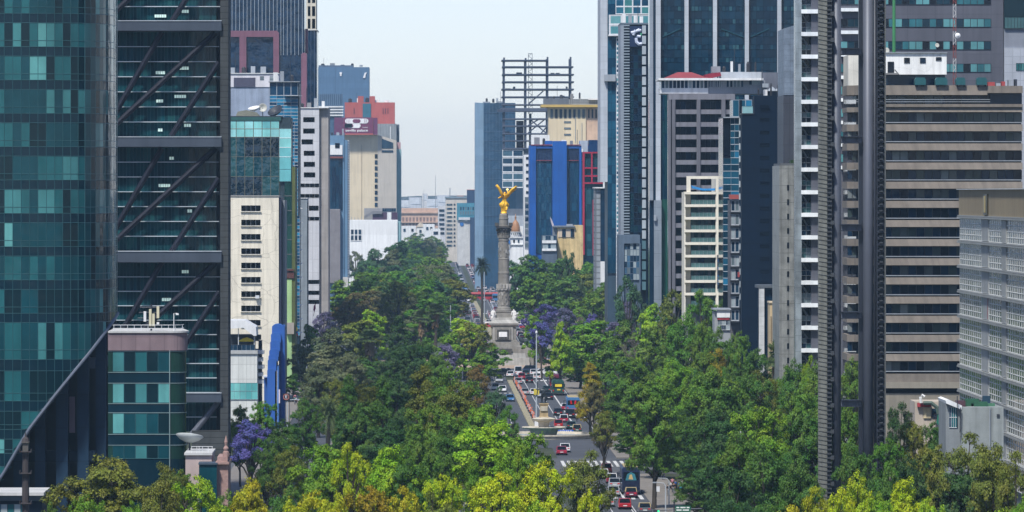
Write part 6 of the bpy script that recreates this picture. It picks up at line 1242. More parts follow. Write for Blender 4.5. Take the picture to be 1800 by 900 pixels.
def bus(body, trim, label, double=False, long=11.0, rear=None):
    t = thing('city_bus' if not double else 'tour_bus', label, 'bus'); W, H, h = 1.28, (3.9 if double else 3.1), long / 2; pm = PAINT[body]; m = MB()
    sec = lambda w, z0, z1: [(-w, z0), (w, z0), (w, z1 - .3), (w * .88, z1), (-w * .88, z1), (-w, z1 - .3)]
    section_loft(m, [(-h, sec(W * .97, .4, H - .08)), (-h + .15, sec(W, .35, H)), (h - .2, sec(W, .35, H)), (h, sec(W * .95, .45, H - .15))], pm); m.build('body', t)
    m = MB(); m.box(-W * .86, W * .86, -h - .03, -h + .1, H * .52, H * .82, CARG); m.build('rear_window', t)
    for sx in (-1, 1):
        m = MB(); m.box(sx * W - .02, sx * W + .02, -h + .6, h - .5, 1.5, 2.4, CARG); m.build('side_window', t)
        m = MB(); m.box(sx * W * .82 - .1, sx * W * .82 + .1, -h - .04, -h + .05, .9, 1.25, TAIL); m.build('tail_lamp', t)
        for y in (-h * .55, h * .6): m = MB(); m.lathe([(.46, -.14), (.48, 0), (.46, .14)], TYRE, 16); o = m.build('wheel', t, (sx * W * .92, y, .48)); o.rotation_euler = (0, PI / 2, 0); m = MB(); m.lathe([(.25, -.15), (.25, .15)], RIM, 10); m.build('rim', o)
        m = MB(); m.tube([(sx * W, h - .1, H * .72), (sx * (W + .3), h + .1, H * .7)], .04, FR_DARK, 4); m.box(sx * (W + .3) - .08, sx * (W + .3) + .08, h + .02, h + .16, H * .5, H * .7, FR_DARK); m.build('mirror', t)
    m = MB(); m.box(-W * .9, W * .9, -h - .06, -h + .3, .3, .62, M('bumper_dark', (.03, .03, .03), .7)); m.build('bumper', t)
    m = MB(); m.box(-W * .8, W * .8, -h + .4, h - .4, H - .01, H + .12, M('bus_roof_' + trim, PAINT[trim].node_tree.nodes['Mix'].inputs[6].default_value[:3], .5)); m.build('roof_panel', t)
    if rear == 'tour': 
        m = MB(); m.box(-W * .95, W * .95, -h - .05, -h + .02, .65, H * .5, M('bus_navy', (.008, .014, .04), .4)); m.build('rear_panel', t); m = MB(); m.prism([(-.8, H * .52), (.8, H * .52), (.55, H * .75), (0, H * .82), (-.55, H * .75)], -h - .07, -h - .03, M('mural_teal', (.03, .18, .22), .5)); m.prism([(-.35, H * .56), (.3, H * .55), (.1, H * .74), (-.2, H * .72)], -h - .09, -h - .065, M('mural_sand', (.55, .4, .16), .5)); m.build('mural', t)
    if rear == 'yellow': 
        m = MB(); m.box(-.7, .75, -h - .05, -h - .02, H * .60, H * .78, M('bus_yellow', (.75, .58, .03), .5)); m.build('yellow_sign', t); m = MB(); m.box(-.25, .45, -h - .05, -h - .02, H * .36, H * .44, MATS['bus_yellow']); m.build('yellow_sign', t)
    if rear == 'letters': 
        for s in (-1, 1): m = MB(); m.prism([(s * .2, H * .58), (s * .5, H * .58), (s * .62, H * .8), (s * .3, H * .8)], -h - .05, -h - .02, TAIL); m.build('red_emblem', t)
        m = MB(); m.box(-W * .9, W * .9, -h - .05, -h - .01, .62, .95, M('bus_pink', (.45, .12, .2), .5)); m.build('pink_band', t)
    return t
CARS = []
def place(root, px, py, label, away=True, rz=0, group='vehicles on the avenue', fresh=False, z=.06):
    D = GD(py); loc = (WX(px, D), D, z); a = (0 if away else PI) + rz
    if fresh: root.location = loc; root.rotation_euler = (0, 0, a); root['label'] = label; root['group'] = group; return root
    return dup(root, loc, a, label, group)
protos = {}
def vehicle(kind, body, px, py, label, away=True, rz=0, roof=None, group='vehicles on the avenue'):
    key = (kind, body, roof)
    if key not in protos: protos[key] = car(kind, body, roof); return place(protos[key], px, py, label, away, rz, group, True)
    return place(protos[key], px, py, label, away, rz, group)
def vehicles():
    S = PI / 2
    for a in (
        ('minivan', 'white', 911, 661.5, 'white van queuing at the plaza before the column'),
        ('suv_car', 'navy', 928, 655.5, 'navy off-roader crossing behind the white van', True, S), ('suv_car', 'black', 877, 662, 'black off-roader turning broadside under the lime crown by the plaza', True, S * .9), ('sedan_car', 'navy', 887, 658, 'dark blue car half hidden beside the black off-roader', True, S * .6),
        ('sedan_car', 'silver', 866, 654.5, 'silver blue car peeking out under the lime crown', True, S), ('sedan_car', 'white', 899, 663, 'white car beside the white van at the head of the barrier row', True, -.2),
        ('sedan_car', 'silver', 911, 675.5, 'silver sedan right behind the white van'), ('sedan_car', 'black', 930.5, 673.5, 'black sedan next to the silver one behind the white van'), ('sedan_car', 'green', 924, 661.5, 'grey green sedan beside the white van'), ('hatchback_car', 'wine', 917, 667, 'dark red car between the white van and the silver sedan'),
        ('sedan_car', 'white', 944, 667, 'white sedan with dark rear window left of the maroon bus'), ('sedan_car', 'white', 938, 660, 'white car with red lamps ahead of the pole with the yellow box'), ('sedan_car', 'white', 950, 659, 'white car broadside in the rank by the plaza, nearer the pole', True, S * 1.1), ('sedan_car', 'white', 962, 659.5, 'white car broadside in the rank by the plaza, farther from the pole', True, S * 1.1),
        ('sedan_car', 'silver', 877.5, 672.5, 'silver car coming towards us with lit yellow lamps', False), ('sedan_car', 'white', 883, 689.5, 'white car coming towards us beside the hatched kerb', False), ('hatchback_car', 'white', 871, 686, 'white car coming towards us, half hidden by leaves', False), ('sedan_car', 'blue', 896.7, 706, 'pale blue car coming towards us, lowest beside the barriers', False),
        ('sedan_car', 'silver', 923, 694.5, 'silver sedan alone in the lane by the barriers'), ('sedan_car', 'white', 939, 695, 'white sedan behind the yellow box pole'), ('sedan_car', 'silver', 948.5, 699, 'silver sedan beside the archer statue'), ('sedan_car', 'green', 961, 690, 'dark green car ahead of the black sedan by the green bus'), ('sedan_car', 'black', 964.5, 703, 'black sedan left of the green bus'),
        ('sedan_car', 'black', 981, 731, 'dark sedan behind the archer pillar'), ('suv_car', 'black', 1002, 735.5, 'black off-roader below the pale blue bus'), ('sedan_car', 'green', 1004, 754.5, 'dark green sedan just above the fountain rim'), ('hatchback_car', 'red', 981.5, 752, 'small bright red car near the fountain pillar'),
        ('sedan_car', 'red', 1098, 895, 'red car alone at the bottom of the avenue'), ('sedan_car', 'silver', 1078, 872.5, 'silver green sedan on the near crossing'), ('sedan_car', 'silver', 1080, 858, 'silver car ahead of the sedan on the near crossing'), ('hatchback_car', 'silver', 1069, 891, 'pale car half hidden by lime leaves at the bottom'), ('sedan_car', 'white', 993, 795, 'white car at the foot of the fountain, partly behind leaves'), ('sedan_car', 'wine', 987, 800, 'dark red car under the thin tree by the fountain'), ('hatchback_car', 'white', 1060, 842, 'white car glimpsed through the thin tree', True), ('hatchback_car', 'red', 1066, 832, 'red car glimpsed through the thin tree beside the crossing', True)):
        vehicle(*a)
    for a in (('hatchback_car', 'wine', 991, 743, 'red taxi with a white roof between the dark cars'), ('sedan_car', 'wine', 994, 722, 'red taxi with a white roof far ahead by the pale blue bus'), ('hatchback_car', 'wine', 1075, 850, 'red taxi with a white roof behind lime leaves')): vehicle(*a, roof='white')
    for a in (('sedan_car', 'maroon', 1109, 875, 'maroon taxi with a gold roof behind the tour bus'), ('sedan_car', 'grey', 1133, 903, 'grey taxi with a gold roof cut by the bottom edge'), ('hatchback_car', 'green', 1014, 761, 'green taxi with a gold roof at the fountain rim')): vehicle(*a, roof='gold')
    place(bus('green', 'green', 'green bus', rear='yellow', long=10), 980.5, 694.5, 'dark green bus with yellow rear signs by the kerb', fresh=True, group='buses on the avenue')
    place(bus('maroon', 'maroon', 'maroon bus', long=10), 975.5, 684, 'maroon bus just ahead of the dark green bus', fresh=True, group='buses on the avenue')
    place(bus('blue', 'gold', 'pale blue bus', rear='letters', long=10), 1006.5, 725.5, 'pale blue bus with red marks on its rear window', fresh=True, group='buses on the avenue')
    place(bus('navy', 'gold', 'tour bus', double=True, rear='tour', long=11), 1107, 867, 'dark double decker tour bus with a painted rear and yellow top', fresh=True, group='buses on the avenue')
    place(bus('red', 'red', 'red bus', long=16), 861, 528, 'long red bus crossing the far queue beyond the column', rz=S, fresh=True, group='buses on the avenue')
    place(bus('blue', 'blue', 'teal bus', long=9), 871, 531, 'blue bus nose to the red bus beside the column shaft', fresh=True, group='buses on the avenue')
    # queues beyond the column
    rr = random.Random(4); n = 0
    cols = [('white', 30), ('silver', 26), ('grey', 14), ('black', 12), ('red', 10), ('wine', 8), ('blue', 6)]
    lab = {'white': 'white car standing in the queue beyond the column', 'silver': 'silver car standing in the queue beyond the column', 'grey': 'grey car standing in the queue beyond the column', 'black': 'black car standing in the queue beyond the column', 'red': 'red car standing in the queue beyond the column', 'wine': 'wine red car standing in the queue beyond the column', 'blue': 'blue car standing in the queue beyond the column'}
    for lane, y0, y1, away in ((24, 1735, 2350, 1), (26.8, 1740, 2500, 1), (30, 1745, 2200, 1), (18.5, 1760, 2500, 0), (15.4, 1780, 2400, 0), (12.2, 1800, 2300, 0), (24, 2600, 4200, 1), (27, 2550, 4200, 1), (30, 2600, 4000, 1), (18, 2600, 4000, 0)):
        y = y0
        while y < y1:
            c = rr.choices([q[0] for q in cols], [q[1] for q in cols])[0]; kd = rr.choice(['sedan_car', 'sedan_car', 'hatchback_car', 'suv_car'])
            if (kd, c, None) not in protos: kd = 'sedan_car'
            D = y; px = XV + (lane + bend(y)) * F / D; vehicle(kd, c, px, YH + CH * F / D, lab[c], bool(away), rr.uniform(-.04, .04), None, c + ' cars queuing beyond the column'); y += rr.uniform(7, 17) if y < 2500 else rr.uniform(25, 90); n += 1
    for px, py, c, l in ((913, 569.5, 'white', 'white car passing behind the column pedestal'), (911, 574, 'red', 'red car just behind the column pedestal'), (857, 572, 'red', 'red car at the palm side of the column pedestal'), (858, 566, 'white', 'white car at the palm side of the column pedestal')): vehicle('sedan_car', c, px, py + 4, l, True, S)
    # motorcycle with rider
    D = GD(741.5); t = thing('motorcycle', 'dark motorcycle riding between the cars and the kerb', 'motorcycle', (WX(1014, D), D, .06)); m = MB()
    for y in (-.62, .68): m = MB(); m.lathe([(.28, -.05), (.31, 0), (.28, .05)], TYRE, 14); o = m.build('wheel', t, (0, y, .31)); o.rotation_euler = (0, PI / 2, 0)
    m = MB(); section_loft(m, [(-.9, [(-.12, .62), (.12, .62), (.1, .8), (-.1, .8)]), (-.2, [(-.17, .4), (.17, .4), (.15, .82), (-.15, .82)]), (.3, [(-.18, .4), (.18, .4), (.16, 1.0), (-.16, 1.0)]), (.6, [(-.1, .7), (.1, .7), (.08, 1.0), (-.08, 1.0)])], PAINT['black']); m.build('body', t); m = MB(); m.tube([(-.36, .45, 1.08), (0, .55, 1.05), (.36, .45, 1.08)], .025, FR_DARK); m.tube([(0, .5, 1.0), (0, .68, .31)], .05, FR_DARK); m.build('handlebar', t)
    m = MB(); m.box(-.07, .07, -.95, -.88, .66, .74, TAIL); m.build('tail_lamp', t)
    return (WX(1014, D), D)
RIDER = vehicles()

# ---- people ------------------------------------------------------------------------------------
SKIN = M('skin', (.32, .18, .11), .6, 0, .05, 2); HAIR = M('hair_dark', (.012, .009, .008), .7)
CL = {n: M('cloth_' + n, c, .9, 0, .12, 3) for n, c in (('white', (.6, .6, .6)), ('blue', (.03, .12, .4)), ('navy', (.015, .02, .05)), ('red', (.4, .03, .04)), ('black', (.015, .015, .017)), ('grey', (.16, .17, .18)), ('pink', (.5, .2, .26)), ('teal', (.03, .2, .22)))}
def person(top, legs, label, pose='stand'):
    t = thing('person', label, 'person')
    if pose == 'ride':
        J = [(0, -.25, .88), (0, -.22, 1.12), (0, -.1, 1.38), (0, -.04, 1.5), (0, 0, 1.66), (-.2, -.1, 1.36), (-.3, .12, 1.18), (-.32, .42, 1.1), (.2, -.1, 1.36), (.3, .12, 1.18), (.32, .42, 1.1), (-.14, -.22, .86), (-.24, .18, .78), (-.22, .0, .36), (-.22, .14, .3), (.14, -.22, .86), (.24, .18, .78), (.22, .0, .36), (.22, .14, .3)]
    else:
        sw = {'stand': .05, 'walk': .26}[pose]
        J = [(0, 0, .94), (0, 0, 1.15), (0, 0, 1.38), (0, .01, 1.5), (0, .02, 1.66), (-.19, 0, 1.38), (-.25, -sw * .6, 1.1), (-.25, sw * .3, .86), (.19, 0, 1.38), (.25, sw * .6, 1.1), (.25, sw * 1.1, .87), (-.09, 0, .9), (-.1, sw * .7, .48), (-.1, sw * .9, .07), (-.1, sw * .9 + .16, .04), (.09, 0, .9), (.1, -sw * .5, .48), (.1, -sw * 1.3, .09), (.1, -sw * 1.3 + .15, .04)]
    Ed = [(0,1),(1,2),(2,3),(3,4),(2,5),(5,6),(6,7),(2,8),(8,9),(9,10),(0,11),(11,12),(12,13),(13,14),(0,15),(15,16),(16,17),(17,18)]
    skinned('body', J, Ed, [.13, .12, .145, .055, .10, .06, .045, .038, .06, .045, .038, .085, .06, .045, .04, .085, .06, .045, .04], SKIN, t, sub=2)
    ta = [0, 1, 2, 5, 6, 8, 9]; ix = {j: i for i, j in enumerate(ta)}
    skinned('shirt', [J[j] for j in ta], [(ix[a], ix[b]) for a, b in Ed if a in ix and b in ix], [.155, .15, .17, .085, .07, .085, .07], CL[top], t, sub=1)
    tb = [0, 11, 12, 13, 15, 16, 17]; ix = {j: i for i, j in enumerate(tb)}
    skinned('trousers', [J[j] for j in tb], [(ix[a], ix[b]) for a, b in Ed if a in ix and b in ix], [.15, .10, .08, .065, .10, .08, .065], CL[legs], t, sub=1)
    hd = Vector(J[4]); m = MB(); m.lathe([(.02, .13), (.07, .11), (.10, .06), (.108, 0), (.10, -.06)][::-1], HAIR if pose != 'ride' else CL['black'], 12); m.build('hair' if pose != 'ride' else 'helmet', t, hd + Vector((0, -.012, .01)), True)
    return t
def people():
    rr = random.Random(8); P = [person('white', 'navy', 'p', 'walk'), person('blue', 'black', 'p', 'stand'), person('red', 'navy', 'p', 'walk'), person('black', 'grey', 'p', 'stand'), person('pink', 'black', 'p', 'walk'), person('teal', 'grey', 'p', 'stand')]
    nm = ['white', 'blue', 'red', 'black', 'pink', 'teal']; first = [True] * 6
    def put(i, px, py, label, group, z=.16, rz=None):
        D = GD(py); loc = (WX(px, D), D, z); a = rr.uniform(-3, 3) if rz is None else rz
        if first[i]: first[i] = False; P[i].location = loc; P[i].rotation_euler = (0, 0, a); P[i]['label'] = label; P[i]['group'] = group
        else: dup(P[i], loc, a, label, group)
    spots = [(1187, 868, 0), (1192, 871, 3), (1196, 866, 1), (1202, 869, 1), (1209, 865, 0), (1214, 870, 2), (1190, 862, 4), (1220, 872, 3), (1205, 875, 5), (1183, 874, 3), (1169, 842, 3), (1174, 846, 0)]
    for k, (x, y, i) in enumerate(spots): put(i, x - 8, y, f'person in a {nm[i]} shirt waiting on the kerb pavement beside the tour bus', f'{nm[i]} shirted people beside the tour bus')
    for k in range(26):
        y = rr.uniform(676, 716); D = GD(y); i = rr.randrange(6); x = XV + rr.uniform(-25.5, -21.5) * F / D; put(i, x, y, f'person in a {nm[i]} top in the crowd on the side street below the lime wall', f'{nm[i]} topped people on the side street')
    for k in range(10):
        i = rr.randrange(6); put(i, 938 + rr.uniform(-4, 22), 632 + rr.uniform(0, 9), f'person in a {nm[i]} top at the plaza fence beside the column steps', f'{nm[i]} topped people by the column', .1)
    for k in range(8):
        i = rr.randrange(6); y = rr.uniform(728, 752); D = GD(y); put(i, XV + rr.uniform(33.2, 36) * F / D, y, f'person in a {nm[i]} top on the pavement beside the fountain', f'{nm[i]} topped people by the fountain')
    r = person('white', 'navy', 'motorcyclist in a white shirt and black helmet leaning over the handlebar', 'ride'); r.location = (RIDER[0], RIDER[1], .06)
people()
# ---- trees -------------------------------------------------------------------------------------
def leaf_material(name, tr=.3):
    m = bpy.data.materials.new(name); m.use_nodes = True; nt = m.node_tree; b = nt.nodes['Principled BSDF']; out = nt.nodes['Material Output']
    oi = node(nt, 'ShaderNodeObjectInfo'); ge = node(nt, 'ShaderNodeNewGeometry'); tc = node(nt, 'ShaderNodeTexCoord')
    hs = node(nt, 'ShaderNodeHueSaturation')
    r1 = node(nt, 'ShaderNodeMapRange'); r1.inputs[3].default_value = .62; r1.inputs[4].default_value = 1.4; nt.links.new(ge.outputs['Random Per Island'], r1.inputs[0])
    n = node(nt, 'ShaderNodeTexNoise'); n.inputs['Scale'].default_value = .38; n.inputs['Detail'].default_value = 2; nt.links.new(tc.outputs['Object'], n.inputs['Vector'])
    r2 = node(nt, 'ShaderNodeMapRange'); r2.inputs[1].default_value = .3; r2.inputs[2].default_value = .7; r2.inputs[3].default_value = .474; r2.inputs[4].default_value = .522; nt.links.new(n.outputs[0], r2.inputs[0])
    nt.links.new(r2.outputs[0], hs.inputs['Hue']); nt.links.new(r1.outputs[0], hs.inputs['Value']); nt.links.new(oi.outputs['Color'], hs.inputs['Color'])
    nt.links.new(hs.outputs[0], b.inputs['Base Color']); b.inputs['Roughness'].default_value = .6; b.inputs['Specular IOR Level'].default_value = .25
    t = node(nt, 'ShaderNodeBsdfTranslucent'); nt.links.new(hs.outputs[0], t.inputs[0]); ms = node(nt, 'ShaderNodeMixShader'); ms.inputs[0].default_value = tr
    nt.links.new(b.outputs[0], ms.inputs[1]); nt.links.new(t.outputs[0], ms.inputs[2]); nt.links.new(ms.outputs[0], out.inputs[0])
    return m
LEAF = leaf_material('leaf'); FROND = leaf_material('frond', .15)
BARK = M('bark', (.055, .045, .035), .9, 0, .3, 1.5); BARKP = M('bark_pale', (.20, .17, .14), .9, 0, .3, 1.5); SKIRT = M('dead_frond', (.22, .15, .075), .9, 0, .3, 2)
def leaf_mesh(name, c, nrm, size, rg, mat):
    n = len(c); nrm = nrm / np.linalg.norm(nrm, axis=1, keepdims=True); a = rg.normal(size=(n, 3)); t = np.cross(nrm, a); t /= np.linalg.norm(t, axis=1, keepdims=True) + 1e-9; b = np.cross(nrm, t)
    s = size * rg.uniform(.6, 1.35, (n, 1)); w = s * rg.uniform(.45, .8, (n, 1))
    v = np.empty((n, 4, 3)); v[:, 0] = c - t * s; v[:, 1] = c - b * w + nrm * s * .12; v[:, 2] = c + t * s; v[:, 3] = c + b * w + nrm * s * .12
    me = bpy.data.meshes.new(name); me.vertices.add(n * 4); me.vertices.foreach_set('co', v.ravel().astype(np.float32)); me.loops.add(n * 4); me.loops.foreach_set('vertex_index', np.arange(n * 4, dtype=np.int32))
    me.polygons.add(n); me.polygons.foreach_set('loop_start', np.arange(0, n * 4, 4, dtype=np.int32)); me.polygons.foreach_set('loop_total', np.full(n, 4, np.int32)); me.update(calc_edges=True); me.materials.append(mat)
    return me
def crown_proto(kind, seed, nlobe, nleaf, ls):
    """trunk height 18, crown radius 6: boughs (lobes) carrying leaf clumps, with gaps between the boughs"""
    rg = np.random.default_rng(seed); H = 18.0; Rr = 6.0; lob = rg.uniform(0, 2 * PI, 4); lobes = []
    lim = lambda a: 1 + .17 * math.sin(2 * a + lob[0]) + .12 * math.sin(3 * a + lob[1])
    for i in range(nlobe):
        a = 2.39996 * i + rg.uniform(-.5, .5); q = (i + .5) / nlobe
        if kind == 'round': el = math.asin(max(-.9, min(.98, -.88 + 1.9 * q))); r = 4.0 * math.cos(el) ** .8 * rg.uniform(.75, 1.1); z = 9.4 + 6.3 * math.sin(el) * rg.uniform(.85, 1.04); rc = rg.uniform(1.7, 2.6)
        elif kind == 'spread': z = 8.2 + 7.2 * q ** .8 + rg.uniform(-.7, .7); r = 4.6 * (1 - .75 * q ** 1.6) * rg.uniform(.65, 1.1); rc = rg.uniform(1.5, 2.4)
        elif kind == 'cone': z = 4.2 + 12.4 * q; r = 4.6 * (1.02 - .93 * q) * rg.uniform(.7, 1.08); rc = rg.uniform(1.3, 1.9) * (1.15 - .6 * q)
        else: el = math.asin(max(-1, min(.98, -.4 + 1.35 * q))); r = 4.7 * math.cos(el) * rg.uniform(.55, 1.12); z = 11.2 + 5.2 * math.sin(el) * rg.uniform(.8, 1.1); rc = rg.uniform(1.0, 1.75)
        r *= lim(a) * rg.uniform(.85, 1.16); lobes.append((r * math.cos(a), r * math.sin(a), z, rc))
    if kind != 'airy': lobes += [(rg.uniform(-1.5, 1.5), rg.uniform(-1.5, 1.5), zz, 2.4) for zz in ((8, 11, 13.5) if kind != 'cone' else (6, 9, 12))]
    cl = []
    for x, y, z, rc in lobes:
        for k in range(int(9 + rc * 5)):
            d = rg.normal(size=3); d /= np.linalg.norm(d); d[2] = d[2] if d[2] > -.35 else -d[2] * .7; u = rg.uniform(.55, 1.0)
            cl.append((x + d[0] * rc * u * 1.1, y + d[1] * rc * u * 1.1, z + d[2] * rc * u * .78, rg.uniform(.38, .78)))
    cl = np.array(cl); wts = cl[:, 3] ** 2; idx = rg.choice(len(cl), nleaf, p=wts / wts.sum()); d = rg.normal(size=(nleaf, 3)); d /= np.linalg.norm(d, axis=1, keepdims=True)
    rad = cl[idx, 3:4] * rg.uniform(.3, 1.1, (nleaf, 1)); c = cl[idx, :3] + d * rad * np.array([1.2, 1.2, .7]); c[:, 2] = np.minimum(c[:, 2], H + .15)
    ctr = c - np.array([0, 0, 9.0]); ctr /= np.linalg.norm(ctr, axis=1, keepdims=True) + 1e-6
    nr = d * .55 + ctr * .55 + rg.normal(size=(nleaf, 3)) * .34 + np.array([0, 0, .38])
    crown = leaf_mesh('crown', c, nr, ls, rg, LEAF)
    m = MB(); m.tube([(0, 0, 0), (.1, 0, 3), (.25, .1, 6), (.1, .1, 9.5)], [.5, .38, .30, .16], BARK, 8)
    for i in range(len(lobes)):
        x, y, zc, rc = lobes[i]; z0 = min(4.2 + rg.uniform(0, 4), zc - 1.5); mid = (x * .45 + rg.uniform(-.4, .4), y * .45, z0 + (zc - z0) * .62)
        m.tube([(.15, .05, z0), mid, (x * .95, y * .95, zc)], [.26, .17, .07], BARK, 5)
        for _ in range(3): d1 = rg.normal(size=3); d1[2] = abs(d1[2]); d1 /= np.linalg.norm(d1); m.tube([(x * .9, y * .9, zc - .3), (x + d1[0] * rc * .9, y + d1[1] * rc * .9, zc + d1[2] * rc * .8)], [.07, .02], BARK, 3)
    return crown, m
def bare_proto(seed):
    rg = random.Random(seed); m = MB(); m.tube([(0, 0, 0), (.1, 0, 4), (0, .1, 8)], [.45, .33, .2], BARKP, 7); tw = MB()
    def br(p, d, l, r, dep):
        e = p + d * l; (m if dep > 1 else tw).tube([p, p + d * l * .5 + Vector((rg.uniform(-.1, .1), rg.uniform(-.1, .1), .05)) * l, e], [r, r * .75, r * .5], BARKP, 4 if dep < 3 else 5)
        if dep == 0: return
        for _ in range(3 if dep > 1 else 4):
            nd = (d + Vector((rg.uniform(-.75, .75), rg.uniform(-.75, .75), rg.uniform(-.1, .65)))).normalized(); br(p + d * l * rg.uniform(.45, 1), nd, l * rg.uniform(.55, .8), r * .55, dep - 1)
    for i in range(7): a = i * .9; br(Vector((0, .05, rg.uniform(4, 8))), Vector((math.cos(a) * .7, math.sin(a) * .7, .75)).normalized(), rg.uniform(3.2, 4.6), .17, 4)
    return tw, m
def frond_mesh(m, base, az, el, ln, droop, wid, n, mat, V=.5):
    """arching feather: a rib with two rows of narrow leaflets"""
    d = Vector((math.cos(az), math.sin(az), 0)); sd = Vector((-math.sin(az), math.cos(az), 0)); pts = []
    for i in range(n + 1):
        q = i / n; e = el - droop * q * q; step = ln / n; p = (pts[-1] if pts else Vector(base)); pts.append(p + (d * math.cos(e) + Vector((0, 0, 1)) * math.sin(e)) * (step if i else 0))
    for i in range(n):
        q = (i + .5) / n; w = wid * (math.sin(PI * min(1, q * .82 + .16)) ** .7); a, b = pts[i], pts[i + 1]; f = (b - a)
        for s in (-1, 1):
            tip = a + f * 1.6 + sd * s * w + Vector((0, 0, w * V * .5 - .35 * w * q)); m.mesh([a, a + f * .62, tip], [(0, 1, 2)], mat)
    m.tube(pts, [.06 * (1 - i / (n + 1)) + .01 for i in range(n + 1)], mat, 3)
def palm_proto(kind, seed):
    rg = random.Random(seed); m = MB(); tr = MB(); sk = None; H = {'date': 12, 'fan': 15, 'tall': 18}[kind]
    if kind == 'date':
        tr.tube([(0, 0, 0), (.1, 0, 4), (.05, 0, 8.2)], [.5, .42, .5], BARK, 9); 
        for i in range(76): q = i / 76; frond_mesh(m, (.05, 0, 8.2), rg.uniform(0, 2 * PI), math.radians(88 - 105 * q + rg.uniform(-8, 8)), rg.uniform(4.2, 5.2), math.radians(75 + 15 * rg.random()), .55, 15, FROND)
    elif kind == 'tall':
        tr.tube([(0, 0, 0), (.08, 0, 8), (0, 0, 15.5)], [.42, .30, .36], BARK, 10)
        for i in range(110): q = i / 110; frond_mesh(m, (0, 0, 15.6), rg.uniform(0, 2 * PI), math.radians(86 - 130 * q + rg.uniform(-7, 7)), rg.uniform(2.5, 3.1), math.radians(55), .42, 12, FROND)
    else:
        tr.tube([(0, 0, 0), (.1, 0, 7), (0, 0, 12.5)], [.36, .26, .24], BARK, 8); sk = MB()
        for i in range(46):
            q = i / 46; az, el = rg.uniform(0, 2 * PI), math.radians(85 - 120 * q); d = Vector((math.cos(az) * math.cos(el), math.sin(az) * math.cos(el), math.sin(el))); sd = Vector((-math.sin(az), math.cos(az), 0)); up = d.cross(sd) * -1
            c = Vector((0, 0, 12.6)) + d * rg.uniform(1.0, 1.5); m.tube([(0, 0, 12.6), c], .035, FROND, 3)
            for k in range(11):
                a = math.radians(-95 + 19 * k); f = d * math.cos(a) + sd * math.sin(a); p = Vector((-f.y, f.x, 0)) * .12; tip = c + f * rg.uniform(.95, 1.25) + Vector((0, 0, -.3)); m.mesh([c, c + f * .5 + sd * .13 * math.cos(a) - d * .13 * math.sin(a), tip, c + f * .5 - sd * .13 * math.cos(a) + d * .13 * math.sin(a)], [(0, 1, 2, 3)], FROND)
        for i in range(150):
            a = rg.uniform(0, 2 * PI); z0 = rg.uniform(9.2, 12.3); r = .3 + (z0 - 8.5) * .12; l = rg.uniform(1, 1.8); x, y = math.cos(a), math.sin(a); sk.mesh([(x * .2, y * .2, z0), (x * r - y * .2, y * r + x * .2, z0 - l * .6), (x * (r + .3), y * (r + .3), z0 - l), (x * r + y * .2, y * r - x * .2, z0 - l * .6)], [(0, 1, 2, 3)], SKIRT)
    return m, tr, sk
PR = {}
def make_protos():
    for k, kind, seed, nc, nl, ls in (('roundN', 'round', 1, 20, 28000, .155), ('roundN2', 'round', 2, 16, 26000, .165), ('spreadN', 'spread', 3, 17, 24000, .155), ('spreadN2', 'spread', 4, 14, 22000, .155), ('coneN', 'cone', 5, 24, 22000, .15), ('coneN2', 'cone', 6, 20, 20000, .155), ('airyN', 'airy', 7, 22, 13000, .15), ('airyN2', 'airy', 16, 26, 15000, .145), ('roundF', 'round', 8, 14, 9000, .28), ('roundF2', 'round', 9, 11, 8000, .3), ('spreadF', 'spread', 10, 14, 8500, .27), ('coneF', 'cone', 11, 18, 8000, .26), ('airyF', 'airy', 12, 18, 5000, .25), ('jacaN', 'airy', 13, 22, 13000, .15), ('jacaF', 'airy', 14, 18, 5500, .24)):
        PR[k] = crown_proto(kind, seed, nc, nl, ls) + (18.0, 6.0)
    for i in (1, 2): PR['bare%d' % i] = bare_proto(i) + (18.0, 6.0)
    for k, kd in (('date', 'date'), ('fan', 'fan'), ('tall', 'tall')): PR[k] = palm_proto(kd, 7) + ({'date': (12.4, 5), 'fan': (14.9, 2.4), 'tall': (18.6, 3.0)}[kd],)
make_protos()
KIND = {'round': ('broadleaf_tree', 'rounded tree'), 'spread': ('spreading_tree', 'spreading tree'), 'cone': ('conical_tree', 'pointed feathery tree'), 'airy': ('thin_crowned_tree', 'thin crowned tree'), 'jaca': ('jacaranda_tree', 'jacaranda'), 'bare': ('leafless_tree', 'leafless tree'), 'date': ('date_palm', 'date palm'), 'fan': ('fan_palm', 'fan palm'), 'tall': ('tall_palm', 'tall slim palm')}
COL = {'lime': (.37, .46, .010), 'yellow': (.36, .37, .010), 'spring': (.23, .38, .014), 'mid': (.115, .215, .022), 'green': (.098, .235, .020), 'dark': (.074, .165, .022), 'deep': (.046, .105, .024), 'blue': (.045, .12, .028), 'olive': (.155, .18, .024), 'brown': (.16, .14, .045), 'ochre': (.31, .25, .014), 'grey': (.125, .15, .065), 'violet': (.12, .11, .33), 'violetg': (.15, .14, .23), 'palm': (.08, .12, .04), 'palmd': (.03, .052, .025), 'twig': (.2, .17, .14), 'rust': (.19, .12, .03), 'fresh': (.145, .28, .018), 'teal': (.06, .14, .055)}
WORD = {'lime': 'lime yellow', 'yellow': 'golden green', 'spring': 'bright green', 'mid': 'mid green', 'green': 'fresh green', 'dark': 'dark green', 'deep': 'near black green', 'blue': 'bluish green', 'olive': 'olive', 'brown': 'brownish', 'ochre': 'ochre tinged', 'grey': 'grey green', 'violet': 'violet flowering', 'violetg': 'fading lilac', 'palm': 'green', 'palmd': 'dark', 'twig': 'grey twigged', 'rust': 'rust coloured', 'fresh': 'leaf green', 'teal': 'cool green'}
MESHES = {}
